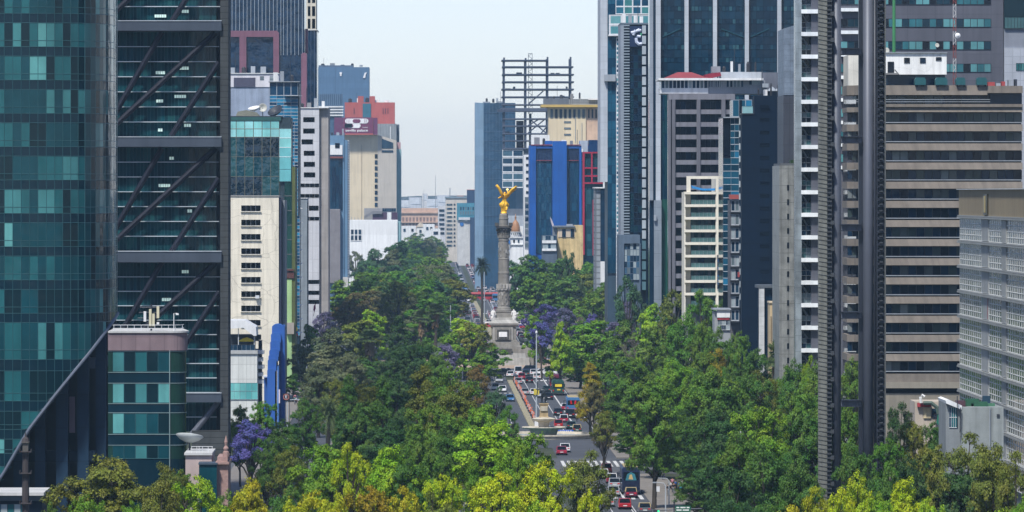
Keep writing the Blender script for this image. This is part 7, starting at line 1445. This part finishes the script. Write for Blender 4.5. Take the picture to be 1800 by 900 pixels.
def tree(x, ytop, hw, kind, col, H, where, group=None, D=None):
    D = D or (CH - H) * F / (ytop - YH); near = D < 1250
    if kind in ('bare',): key = 'bare%d' % R.choice((1, 2))
    elif kind in ('date', 'fan', 'tall'): key = kind
    else:
        key = kind + ('N' if near else 'F')
        if kind in ('round', 'spread', 'cone', 'airy') and near and R.random() < .5: key += '2'
        if kind == 'round' and not near and R.random() < .5: key += '2'
    p = PR[key]; loc = (WX(x, D), D, 0)
    nm, noun = KIND[kind]; t = thing(nm, f'{WORD[col]} {noun} {where}', 'palm tree' if kind in ('date', 'fan', 'tall') else 'tree', loc, group, R.uniform(0, 2 * PI))
    if kind in ('date', 'fan', 'tall'):
        m, tr, sk, (h0, r0) = p; r = hw * D / F; s = r / r0; zs = H / h0; c = Vector(COL[col] + (1,))
        if key not in MESHES: MESHES[key] = [m.build('crown'), tr.build('trunk')] + ([sk.build('dead_skirt')] if sk else []); src = MESHES[key]
        else: src = []
        for o in (src or [q.copy() for q in MESHES[key]]):
            if not src: C.objects.link(o)
            o.parent = t
            if o.name.startswith('crown'): o.color = c
        t.scale = (s, s, zs) if kind != 'tall' else (s, s, zs)
        return t
    cm, tm, h0, r0 = p
    if key not in MESHES: MESHES[key] = (cm.build('crown').data if isinstance(cm, MB) else cm, tm.build('trunk'), cm if isinstance(cm, MB) else None); cr = next((o for o in C.objects if o.data is MESHES[key][0]), None) if isinstance(cm, MB) else None; tk = MESHES[key][1]
    else: cr = None; tk = MESHES[key][1].copy(); C.objects.link(tk)
    if cr is None: cr = bpy.data.objects.new('crown', MESHES[key][0]); C.objects.link(cr)
    tk.parent = t; cr.parent = t
    j = R.uniform(.88, 1.12); c = COL[col]; cr.color = (c[0] * j * R.uniform(.92, 1.08), c[1] * j, c[2] * j, 1)
    r = hw * D / F; t.scale = (r / r0, r / r0, H / h0)
    return t
def forest():
    T = [
    # --- in front of the teal towers
    (182, 781, 92, 'spread', 'olive', 18, 'before the teal office, widest there'), (150, 846, 40, 'round', 'fresh', 17, 'bulging up under the lantern mast side'), (92, 862, 34, 'round', 'mid', 17.5, 'at the foot of the lantern mast'), (232, 856, 32, 'round', 'fresh', 17, 'with a narrow crown under the teal office'), (208, 888, 26, 'round', 'lime', 17.5, 'low at the bottom edge under the teal office'), (278, 828, 50, 'airy', 'olive', 17, 'with scruffy crown under the round office corner'), (288, 795, 46, 'spread', 'olive', 17, 'behind the scruffy olive crown at the office corner'), (318, 776, 26, 'fan', 'palm', 15, 'under the tilted satellite dish'), (318, 808, 30, 'round', 'green', 15, 'just under the fan palm by the dish'), (350, 815, 60, 'round', 'spring', 17.2, 'under the pink terrace', None, 625), (395, 846, 46, 'round', 'mid', 14.8, 'between the pink house and the bottom edge', None, 640), (438, 820, 50, 'spread', 'yellow', 17, 'with a clear trunk below the concrete wall end'), (250, 880, 40, 'round', 'mid', 17.5, 'low before the scruffy olive crown'), (330, 880, 45, 'round', 'green', 17, 'low at the bottom edge under the pink terrace'), (455, 880, 36, 'round', 'dark', 16, 'low behind the clear trunked golden tree'),
    # --- along the cream slab
    (442, 733, 48, 'jaca', 'violet', 12.2, 'against the cream slab foot'), (422, 701, 26, 'round', 'mid', 13, 'above the jacaranda at the turquoise glass'), (462, 695, 28, 'round', 'green', 12, 'before the blue arches'), (500, 728, 44, 'round', 'dark', 12, 'between the jacaranda and the big date palm'), (470, 770, 34, 'airy', 'dark', 13, 'under the jacaranda'), (507, 772, 40, 'airy', 'olive', 14, 'with a pale leggy crown below the dark round one'), (505, 835, 48, 'round', 'dark', 15, 'low beside the golden tree'), (515, 652, 18, 'round', 'dark', 6.5, 'beside the letter sign on the side street'), (480, 752, 30, 'round', 'dark', 12, 'tucked behind the jacaranda'),
    # --- front centre
    (573, 757, 70, 'spread', 'fresh', 17.5, 'with forked limbs below the date palm'), (615, 763, 40, 'airy', 'lime', 17.5, 'glowing behind the forked limbed tree'), (692, 764, 60, 'spread', 'spring', 17.5, 'with a black fork in the front middle'), (552, 839, 62, 'round', 'yellow', 17.5, 'rounded at the bottom below the forked limbs'), (652, 830, 66, 'round', 'ochre', 18, 'in the middle of the bottom edge'), (712, 838, 44, 'airy', 'yellow', 17, 'with scruffy top beside the ochre round one'), (768, 850, 46, 'airy', 'olive', 17, 'at the bottom edge below the lime crowns'), (780, 812, 42, 'round', 'lime', 17, 'standing above the brownish bottom tree'), (502, 856, 44, 'round', 'lime', 17, 'at the bottom edge beside the golden round one'), (605, 880, 46, 'round', 'yellow', 18, 'cut by the bottom edge between golden crowns'), (868, 814, 66, 'airy', 'lime', 17.5, 'with a broad glowing top at the bottom middle'), (870, 722, 92, 'spread', 'spring', 18.5, 'biggest of all, before the traffic barriers'), (925, 737, 58, 'spread', 'fresh', 18, 'leaning to the fountain'), (830, 787, 34, 'cone', 'fresh', 17.5, 'under the biggest crown'), (878, 775, 30, 'cone', 'spring', 17.5, 'in a spike under the biggest crown'), (911, 770, 32, 'cone', 'spring', 17.8, 'in a spike nearest the fountain'), (955, 788, 60, 'round', 'lime', 18, 'beside the thin tree at the fountain'), (1029, 778, 54, 'airy', 'olive', 17.5, 'through which the avenue shows'), (1036, 836, 46, 'round', 'lime', 17.5, 'with a bent black limb at the avenue edge'), (935, 855, 50, 'round', 'spring', 18, 'low between the lime crowns'), (870, 872, 46, 'round', 'lime', 18, 'low under the broad glowing top'), (995, 870, 46, 'round', 'lime', 18.5, 'cut by the bottom edge below the thin tree'), (720, 790, 40, 'round', 'dark', 16, 'in the shade between the black fork and the lime crowns'), (1052, 888, 24, 'airy', 'lime', 18, 'poking over the kerb at the bottom'), (735, 880, 44, 'round', 'lime', 18, 'cut by the bottom edge beside the ochre crowns'), (815, 882, 40, 'round', 'lime', 18, 'cut by the bottom edge next to the brownish tree'), (570, 884, 44, 'round', 'ochre', 18, 'cut by the bottom edge under the golden round one'), (760, 770, 40, 'round', 'mid', 16.5, 'behind the lime crown over the brownish tree'),
    # --- second rank, centre
    (577, 689, 46, 'date', 'palm', 12, 'with great arching fronds below the lime wall'), (614, 646, 40, 'cone', 'dark', 19, 'twin of the taller dark spire'), (676, 652, 46, 'cone', 'dark', 18.5, 'spire in the dark middle group'), (540, 690, 30, 'round', 'dark', 13, 'behind the date palm at the side street'), (640, 690, 50, 'round', 'dark', 17, 'below the dark spires'), (705, 705, 44, 'round', 'deep', 16.5, 'at the core of the dark middle group'), (625, 716, 48, 'round', 'blue', 15, 'below the twin spires beside the date palm'), (680, 735, 60, 'round', 'blue', 14.5, 'spreading low in front of the dark group'), (735, 728, 36, 'spread', 'mid', 16, 'layered below the olive branched tree'), (780, 734, 36, 'round', 'dark', 16, 'under the layered tree'), (796, 707, 46, 'spread', 'mid', 17.5, 'with stacked pads beside the biggest crown'), (740, 632, 58, 'cone', 'olive', 20, 'above the layered tree'), (802, 640, 58, 'airy', 'mid', 20, 'with a dark limb fork before the plaza'), (800, 655, 60, 'round', 'olive', 19.5, 'behind the dark limb fork'), (845, 690, 48, 'spread', 'fresh', 18, 'reaching the hatched kerb'), (838, 632, 28, 'airy', 'rust', 15, 'by the plaza traffic'), (872, 673, 26, 'airy', 'teal', 13, 'small at the oncoming lane'), (760, 690, 50, 'round', 'mid', 18, 'between olive and dark groups'), (895, 705, 22, 'airy', 'green', 13, 'small beside the barriers'), (590, 790, 40, 'round', 'dark', 15, 'filling below the forked limbed tree'),
    # --- middle distance, column side
    (818, 550, 54, 'round', 'spring', 15.5, 'standing big before the column'), (860, 597, 34, 'round', 'green', 9.5, 'low at the column steps'), (850, 618, 40, 'round', 'fresh', 8.5, 'low over the plaza queue'), (785, 597, 26, 'jaca', 'violetg', 13, 'under the big bright crown'), (830, 560, 34, 'airy', 'olive', 15, 'tinged inside the big bright crown'), (790, 575, 34, 'round', 'fresh', 14.5, 'at the flank of the big bright crown'),
    (702, 547, 38, 'cone', 'deep', 18, 'in the dark clump below the brown crowns'), (720, 590, 44, 'round', 'deep', 16.5, 'below the dark clump'), (690, 600, 40, 'round', 'deep', 16, 'under the fan palms'), (765, 530, 22, 'fan', 'palm', 15, 'with shaggy head nearest the big bright crown'), (741, 541, 20, 'fan', 'palm', 15, 'just beside the shaggy fan palm'), (650, 577, 30, 'fan', 'palm', 13.5, 'with a dead skirt in the eucalyptus group'), (717, 520, 20, 'fan', 'palm', 15.5, 'rising above the dark clump'), (655, 534, 38, 'round', 'spring', 17, 'rising above the skirted fan palm'), (627, 552, 46, 'round', 'olive', 16.5, 'with a russet tint beside the bright green one'), (584, 565, 40, 'round', 'grey', 15.5, 'by the pale grey tower foot'), (532, 597, 30, 'round', 'grey', 12.5, 'at the side street mouth'), (575, 596, 52, 'round', 'grey', 14.5, 'eucalyptus with pale limbs'), (612, 612, 44, 'round', 'grey', 14.5, 'eucalyptus beside the skirted palm'), (545, 562, 24, 'round', 'green', 13, 'by the white fins'), (572, 540, 30, 'jaca', 'violetg', 15.3, 'at the foot of the pale grey tower', None, 1590), (685, 489, 50, 'airy', 'deep', 19, 'high over the fan palms'), (643, 505, 46, 'airy', 'brown', 17.5, 'beside the high black one'), (612, 520, 40, 'round', 'brown', 16.5, 'above the russet tinted olive'), (594, 500, 24, 'date', 'palmd', 13, 'against the grey louvred tower'), (636, 463, 26, 'date', 'palm', 14, 'high near the white hall'), (655, 474, 26, 'date', 'palm', 13, 'beside the high date palm'), (725, 473, 15, 'fan', 'palmd', 16, 'small in the haze, thinner head'), (745, 482, 15, 'fan', 'palm', 15, 'small in the haze, fuller head'), (605, 500, 24, 'round', 'teal', 14, 'by the steel blue tower foot'), (640, 660, 40, 'round', 'olive', 16, 'under the skirted fan palm'), (560, 630, 40, 'round', 'grey', 14, 'over the side street crowd'), (690, 640, 50, 'round', 'deep', 16.5, 'under the dark clump'), (740, 590, 40, 'round', 'dark', 16, 'behind the olive spire'), (770, 610, 36, 'round', 'mid', 15, 'beside the fading jacaranda'), (590, 655, 36, 'round', 'olive', 14, 'small beside the date palm'),
    (699, 414, 36, 'round', 'blue', 26, 'giant dome before the white hall'), (690, 428, 26, 'round', 'grey', 24, 'in front of the giant dome'), (660, 428, 24, 'round', 'teal', 24, 'beside the giant dome'), (625, 437, 20, 'airy', 'grey', 20, 'against the white hall wall'),
    # --- right of the column
    (938, 436, 56, 'round', 'dark', 26.0, 'below the cobalt building', None, 2040), (904, 447, 26, 'round', 'teal', 24.0, 'beside the column capital below the domed house', None, 2045), (990, 443, 44, 'round', 'dark', 24.8, 'below the weathered yellow house', None, 2035), (997, 432, 16, 'airy', 'deep', 26.8, 'scraggy against the weathered yellow wall', None, 2030), (1036, 450, 28, 'round', 'green', 23.4, 'below the crimson fin', None, 2050), (1000, 473, 46, 'round', 'dark', 20, 'before the yellow house trees'), (938, 481, 48, 'round', 'mid', 20, 'beside the column shaft'), (968, 488, 34, 'cone', 'dark', 19, 'in a clump by the column shaft'), (1022, 484, 20, 'date', 'palm', 18.6, 'hazy below the crimson tower', None, 1950), (1062, 481, 36, 'round', 'dark', 21.5, 'before the white ground storey', None, 1750), (1103, 474, 28, 'airy', 'teal', 26.1, 'before the slate framed office', None, 1450), (1116, 498, 24, 'airy', 'teal', 22.5, 'at the dark emblem tower foot', None, 1490), (1068, 500, 15, 'fan', 'olive', 18.8, 'with russet head before the white ground storey', None, 1740), (1018, 508, 14, 'fan', 'palmd', 16, 'small behind the jacarandas'), (1036, 520, 28, 'bare', 'twig', 15, 'behind the jacarandas'), (1066, 530, 38, 'bare', 'twig', 15, 'between the jacaranda tops'), (958, 527, 40, 'jaca', 'violet', 16, 'largest of its kind beside the column'), (992, 533, 28, 'jaca', 'violetg', 16, 'beside the largest jacaranda'), (952, 557, 26, 'jaca', 'violet', 14.5, 'vivid right beside the pedestal'), (1040, 543, 18, 'jaca', 'violet', 15.5, 'small above the big bright crown'), (1102, 519, 18, 'jaca', 'violetg', 20.0, 'by the pale ribbed tower foot', None, 1480), (1090, 572, 28, 'jaca', 'violetg', 14, 'beside the leafless tree'), (940, 545, 26, 'round', 'fresh', 14.5, 'at the plaza behind the vivid jacaranda'), (1143, 518, 34, 'round', 'spring', 21.8, 'below the green flank', None, 1370), (1183, 498, 38, 'airy', 'olive', 25.3, 'before the grey grid office', None, 1290), (1236, 496, 38, 'airy', 'green', 26.7, 'before the cream framed balconies', None, 1205), (1200, 540, 46, 'round', 'green', 22.3, 'below the cream framed building', None, 1190), (1238, 545, 36, 'round', 'mid', 23.7, 'beside the white roofed shop', None, 1080), (1152, 560, 42, 'round', 'mid', 18.3, 'below the bright round one at the green flank', None, 1290), (1036, 553, 58, 'round', 'fresh', 16.5, 'biggest at the plaza behind the tall pole'), (985, 558, 28, 'cone', 'spring', 16.5, 'spire at the plaza edge'), (985, 598, 40, 'round', 'green', 9, 'lowest at the plaza edge'), (1065, 592, 42, 'round', 'mid', 15, 'at the flank of the biggest plaza tree'), (1015, 603, 36, 'round', 'fresh', 9, 'under the biggest plaza tree'), (1126, 570, 32, 'bare', 'twig', 15.5, 'in the middle of the far pavement trees'), (1228, 582, 32, 'date', 'palm', 20.2, 'pale fronded before the white roofed shop', None, 1085), (1262, 576, 38, 'round', 'dark', 20.9, 'under the stacked balconies', None, 1075), (1258, 602, 28, 'airy', 'ochre', 18.9, 'in the green before the navy block', None, 1060), (1100, 620, 34, 'round', 'teal', 14.5, 'below the leafless tree'), (1175, 590, 40, 'round', 'mid', 16.5, 'beside the pale fronded palm'),
    # --- right pavement, nearer
    (1038, 630, 36, 'cone', 'ochre', 14, 'standing at the kerb above the pale blue bus'), (1044, 668, 20, 'airy', 'brown', 11, 'under the ochre kerb tree'), (1110, 614, 54, 'round', 'mid', 18, 'behind the ochre kerb tree'), (1189, 617, 40, 'round', 'fresh', 18, 'below the pale fronded palm'), (1242, 612, 48, 'cone', 'mid', 19, 'before the navy block'), (1330, 598, 42, 'round', 'dark', 19.8, 'below the white columns', None, 1035), (1366, 592, 24, 'fan', 'palm', 20.5, 'under the tan pylon', None, 1025), (1400, 617, 40, 'round', 'dark', 20.0, 'below the white slab corner', None, 955), (1422, 613, 18, 'airy', 'spring', 20.4, 'at the foot of the white slab corner', None, 950), (1150, 650, 56, 'round', 'mid', 19, 'above the dark kerb canopy'), (1252, 638, 62, 'airy', 'mid', 20, 'with a long dark limb'), (1255, 645, 60, 'round', 'dark', 19.5, 'behind the long dark limb'), (1322, 640, 48, 'round', 'dark', 19.5, 'under the tan pylon trees'), (1098, 690, 54, 'round', 'dark', 8, 'first by the kerb above the fountain', None, 1150), (1180, 682, 62, 'round', 'mid', 12, 'in the middle of the dark canopy', None, 1045), (1262, 702, 62, 'round', 'blue', 18, 'in the heart of the dark canopy'), (1408, 664, 46, 'round', 'mid', 19.5, 'beside the slat clad mast'), (1338, 694, 62, 'round', 'fresh', 19, 'with the lightest top of the dark canopy'), (1425, 705, 46, 'round', 'dark', 18.5, 'behind the slat clad mast foot'), (1122, 742, 50, 'round', 'dark', 7.5, 'hanging over the kerb above the tour bus', None, 1030), (1158, 738, 58, 'round', 'dark', 9, 'over the waiting people', None, 985), (1210, 742, 60, 'round', 'dark', 10, 'over the street lamps', None, 950), (1283, 800, 64, 'round', 'blue', 16.5, 'below the pale pole top'), (1350, 765, 62, 'round', 'dark', 18, 'beside the pale pole top'), (1405, 785, 56, 'round', 'dark', 18, 'under the slat clad mast'), (1062, 742, 22, 'airy', 'brown', 8, 'shrubby beside the fountain rim'), (1060, 716, 26, 'airy', 'olive', 10.5, 'small at the kerb by the pale blue bus'), (1275, 850, 46, 'round', 'blue', 16, 'around the white camera head'), (1225, 798, 44, 'round', 'dark', 9.5, 'over the green direction board', None, 850), (1370, 850, 44, 'round', 'dark', 17, 'behind the golden bottom tree'), (1385, 868, 50, 'airy', 'yellow', 18, 'bright at the bottom under the dark canopy'), (1305, 735, 50, 'round', 'mid', 18, 'right beside the pale pole top'), (1440, 620, 40, 'round', 'mid', 20.4, 'behind the grey masts, highest', None, 930), (1340, 640, 40, 'airy', 'olive', 19, 'thin among the dark ones below the portal'),
    # --- under the twin masts
    (1437, 840, 40, 'airy', 'yellow', 17.5, 'at the slat clad mast foot'), (1508, 808, 46, 'round', 'lime', 18, 'spearing up before the twin masts'), (1475, 838, 36, 'airy', 'lime', 18, 'between the slat clad foot and the spear'), (1596, 818, 48, 'spread', 'lime', 17.5, 'beside the twin masts'), (1545, 842, 40, 'round', 'spring', 17.5, 'between the two lime spears'), (1630, 850, 38, 'round', 'spring', 17.5, 'at the end of the lime group'), (1500, 612, 36, 'round', 'mid', 21, 'seen between the two mast tubes, upper'), (1495, 690, 40, 'round', 'mid', 20, 'seen between the two mast tubes, middle'), (1505, 755, 40, 'round', 'dark', 18, 'seen between the two mast tubes, lower'), (1579, 692, 34, 'airy', 'deep', 19, 'right before the base wall of the banded block'), (1606, 722, 38, 'round', 'olive', 18.2, 'with a dusky crown beside the masts'), (1563, 750, 34, 'round', 'green', 17.5, 'bright at the mast ladder edge'), (1640, 724, 34, 'round', 'dark', 17, 'before the pink cafe'), (1700, 745, 58, 'airy', 'olive', 20.5, 'drooping before the white annex'), (1745, 755, 60, 'spread', 'olive', 20.5, 'with a slanting black trunk'), (1785, 775, 50, 'airy', 'olive', 20.5, 'dusky at the picture edge'), (1650, 762, 52, 'round', 'olive', 17.5, 'drooping below the pink cafe'), (1600, 780, 46, 'round', 'deep', 17.5, 'behind the lime spears'), (1690, 800, 56, 'round', 'deep', 17.5, 'in the shade under the drooping olive'), (1762, 868, 50, 'round', 'spring', 17.5, 'at the bottom under the slanting trunk'), (1700, 868, 44, 'round', 'deep', 17, 'low between lime and bright crowns'), (1795, 850, 40, 'airy', 'fresh', 18, 'cut by the picture edge at the bottom'), (1668, 722, 26, 'round', 'dark', 19.5, 'at the annex corner'), (1555, 800, 40, 'round', 'dark', 17, 'in shade behind the bright lime group')]
    for i, (x, y, hw, c, H, D, wh) in enumerate(((665, 630, 34, 'dark', 5.2, 1500, 'low before the fan palm skirt'), (1060, 560, 30, 'grey', 11.3, 1500, 'mauve grey among the far pavement trees'), (1095, 545, 34, 'mid', 17, 1420, 'hiding the dark emblem tower foot'), (1172, 535, 40, 'dark', 20.5, 1320, 'hiding the foot of the pale ribbed tower'), (1282, 585, 34, 'dark', 20, 1060, 'hiding the shopfronts below the teal tower'), (1300, 560, 26, 'mid', 22.5, 1050, 'tall and slim before the navy block'), (1380, 625, 34, 'mid', 18.5, 960, 'hiding the silver mosaic foot'), (960, 470, 36, 'mid', 20.5, 2000, 'below the white banded annex'), (1128, 712, 46, 'dark', 9.5, 1085, 'between the kerb trees above the tour bus'), (1172, 722, 52, 'deep', 11, 1010, 'behind the tree over the waiting people'), (1240, 730, 60, 'dark', 12, 935, 'behind the street lamps'), (1262, 765, 56, 'deep', 11, 890, 'behind the white camera head'), (1310, 800, 60, 'dark', 12, 800, 'low beside the white camera head'), (1196, 790, 34, 'deep', 5.5, 985, 'low in shade behind the waiting people'), (1240, 850, 34, 'dark', 5, 860, 'low at the edge beside the green board'), (1350, 815, 56, 'deep', 13, 760, 'low in shade below the pale pole'), (1080, 722, 26, 'mid', 6.5, 1215, 'small at the kerb above the fountain rim'), (1105, 650, 40, 'mid', 12, 1200, 'behind the first kerb tree'), (640, 625, 40, 'dark', 10.5, 1330, 'low beside the skirted fan palm'), (600, 650, 40, 'grey', 8, 1300, 'low under the eucalyptus'), (560, 668, 34, 'dark', 7, 1250, 'low at the crowded side street'), (650, 660, 50, 'deep', 9, 1220, 'low in the dark middle group'), (465, 735, 40, 'dark', 8, 1010, 'low behind the jacaranda trunk'), (1020, 640, 36, 'mid', 6, 1440, 'low at the plaza behind the ochre kerb tree'), (1080, 640, 44, 'green', 8.5, 1330, 'low behind the ochre kerb tree'), (1290, 610, 40, 'dark', 17, 1000, 'under the red awninged balconies'))): T.append((x, y, hw, 'round', c, H, wh, None, D))
    T += [(1082, 545, 32, 'jaca', 'violetg', 15, 'mauve grey above the leafless tree', None, 1480), (1050, 575, 26, 'bare', 'twig', 13, 'between the biggest plaza tree and the lilacs', None, 1470), (1118, 552, 30, 'bare', 'twig', 16, 'behind the bright round one at the green flank', None, 1430)]
    seen = {}
    for e in T:
        t = tree(*e); k = t['label']; assert k not in seen, k; seen[k] = 1
    tree(847, 446, 20, 'tall', 'palmd', 24.5, 'in the avenue beside the column')
    # --- avenue trees far beyond the column
    rr = random.Random(21)
    for side, n in ((-1, 78), (1, 46), (2, 30)):
        for i in range(n):
            D = 1750 + 2700 * (i / n) ** 1.25 + rr.uniform(-30, 30)
            X = bend(D) + {-1: rr.uniform(-24, 9), 1: rr.uniform(36, 58), 2: rr.uniform(-14, 6)}[side]
            if side == 2: D = 1700 + rr.uniform(0, 900)
            H = rr.uniform(15, 21.5); x = XV + X * F / D; c = rr.choice(['mid', 'green', 'dark', 'teal', 'olive', 'fresh', 'mid', 'grey']); kd = rr.choice(['round', 'round', 'round', 'spread', 'cone', 'airy'])
            tree(x, YH + (CH - H) * F / D, rr.uniform(5.5, 8) * F / D, kd, c, H, 'in the hazy avenue rows beyond the column', f'{WORD[c]} {KIND[kd][1]}s in the hazy avenue rows', D)
forest()

# ---- air, sky, sun, camera -----------------------------------------------------------------------
def air():
    m = MB(); hz = bpy.data.materials.new('haze_air'); hz.use_nodes = True; nt = hz.node_tree; nt.nodes.remove(nt.nodes['Principled BSDF'])
    v = node(nt, 'ShaderNodeVolumePrincipled'); v.inputs['Color'].default_value = (.48, .74, 1.0, 1); v.inputs['Density'].default_value = HAZE; v.inputs['Anisotropy'].default_value = .0
    nt.links.new(v.outputs[0], nt.nodes['Material Output'].inputs['Volume'])
    m.box(-4500, 4500, -3200, 10200, -1, 150, hz); o = m.build('haze'); o['kind'] = 'stuff'; o.visible_shadow = True
    sc = bpy.context.scene; w = bpy.data.worlds.new('World'); sc.world = w; w.use_nodes = True; nt = w.node_tree; bg = nt.nodes['Background']
    sk = node(nt, 'ShaderNodeTexSky', sky_type='NISHITA'); sk.sun_disc = False; sk.sun_elevation = math.radians(SUN_EL); sk.sun_rotation = math.radians(SUN_AZ); sk.altitude = 2240; sk.air_density = 1.0; sk.dust_density = 2.0; sk.ozone_density = 2.2
    nt.links.new(mix(nt, 'MULTIPLY', 1.0, sk.outputs[0], (1.0, .925, 1.0, 1)), bg.inputs[0]); bg.inputs[1].default_value = SKY
    l = bpy.data.lights.new('sun', 'SUN'); l.energy = SUN; l.angle = math.radians(6.0); l.color = (1, .97, .92); s = bpy.data.objects.new('sun', l); C.objects.link(s)
    a, e = math.radians(SUN_AZ), math.radians(SUN_EL); d = Vector((math.sin(a) * math.cos(e), math.cos(a) * math.cos(e), math.sin(e))); s.rotation_euler = d.to_track_quat('Z', 'Y').to_euler(); s.location = (0, 0, 300)
    cam = bpy.data.cameras.new('camera'); o = bpy.data.objects.new('camera', cam); C.objects.link(o); cam.sensor_width = 36; cam.lens = 36 * F / 1800; cam.clip_start = 1; cam.clip_end = 90000
    cam.shift_x = (900 - XV) / 1800; cam.shift_y = (YH - 450) / 1800; o.location = (0, 0, CH); o.rotation_euler = (PI / 2, 0, 0); sc.camera = o
    sc.view_settings.view_transform = 'Standard'; sc.view_settings.look = 'None'; sc.view_settings.gamma = 1; sc.view_settings.exposure = EXPO
    sc.cycles.use_denoising = True; sc.cycles.max_bounces = 6; sc.cycles.diffuse_bounces = 3; sc.cycles.glossy_bounces = 3; sc.cycles.transmission_bounces = 3; sc.cycles.transparent_max_bounces = 6; sc.cycles.volume_bounces = 1
    try: sc.cycles.denoiser = 'OPENIMAGEDENOISE'; sc.cycles.denoising_input_passes = 'RGB_ALBEDO_NORMAL'
    except Exception: pass
    sc.cycles.sample_clamp_indirect = 8
HAZE, SUN_EL, SUN_AZ, SKY, SUN, EXPO = .000045, 56, 205, .08, 2.8, .9
air()
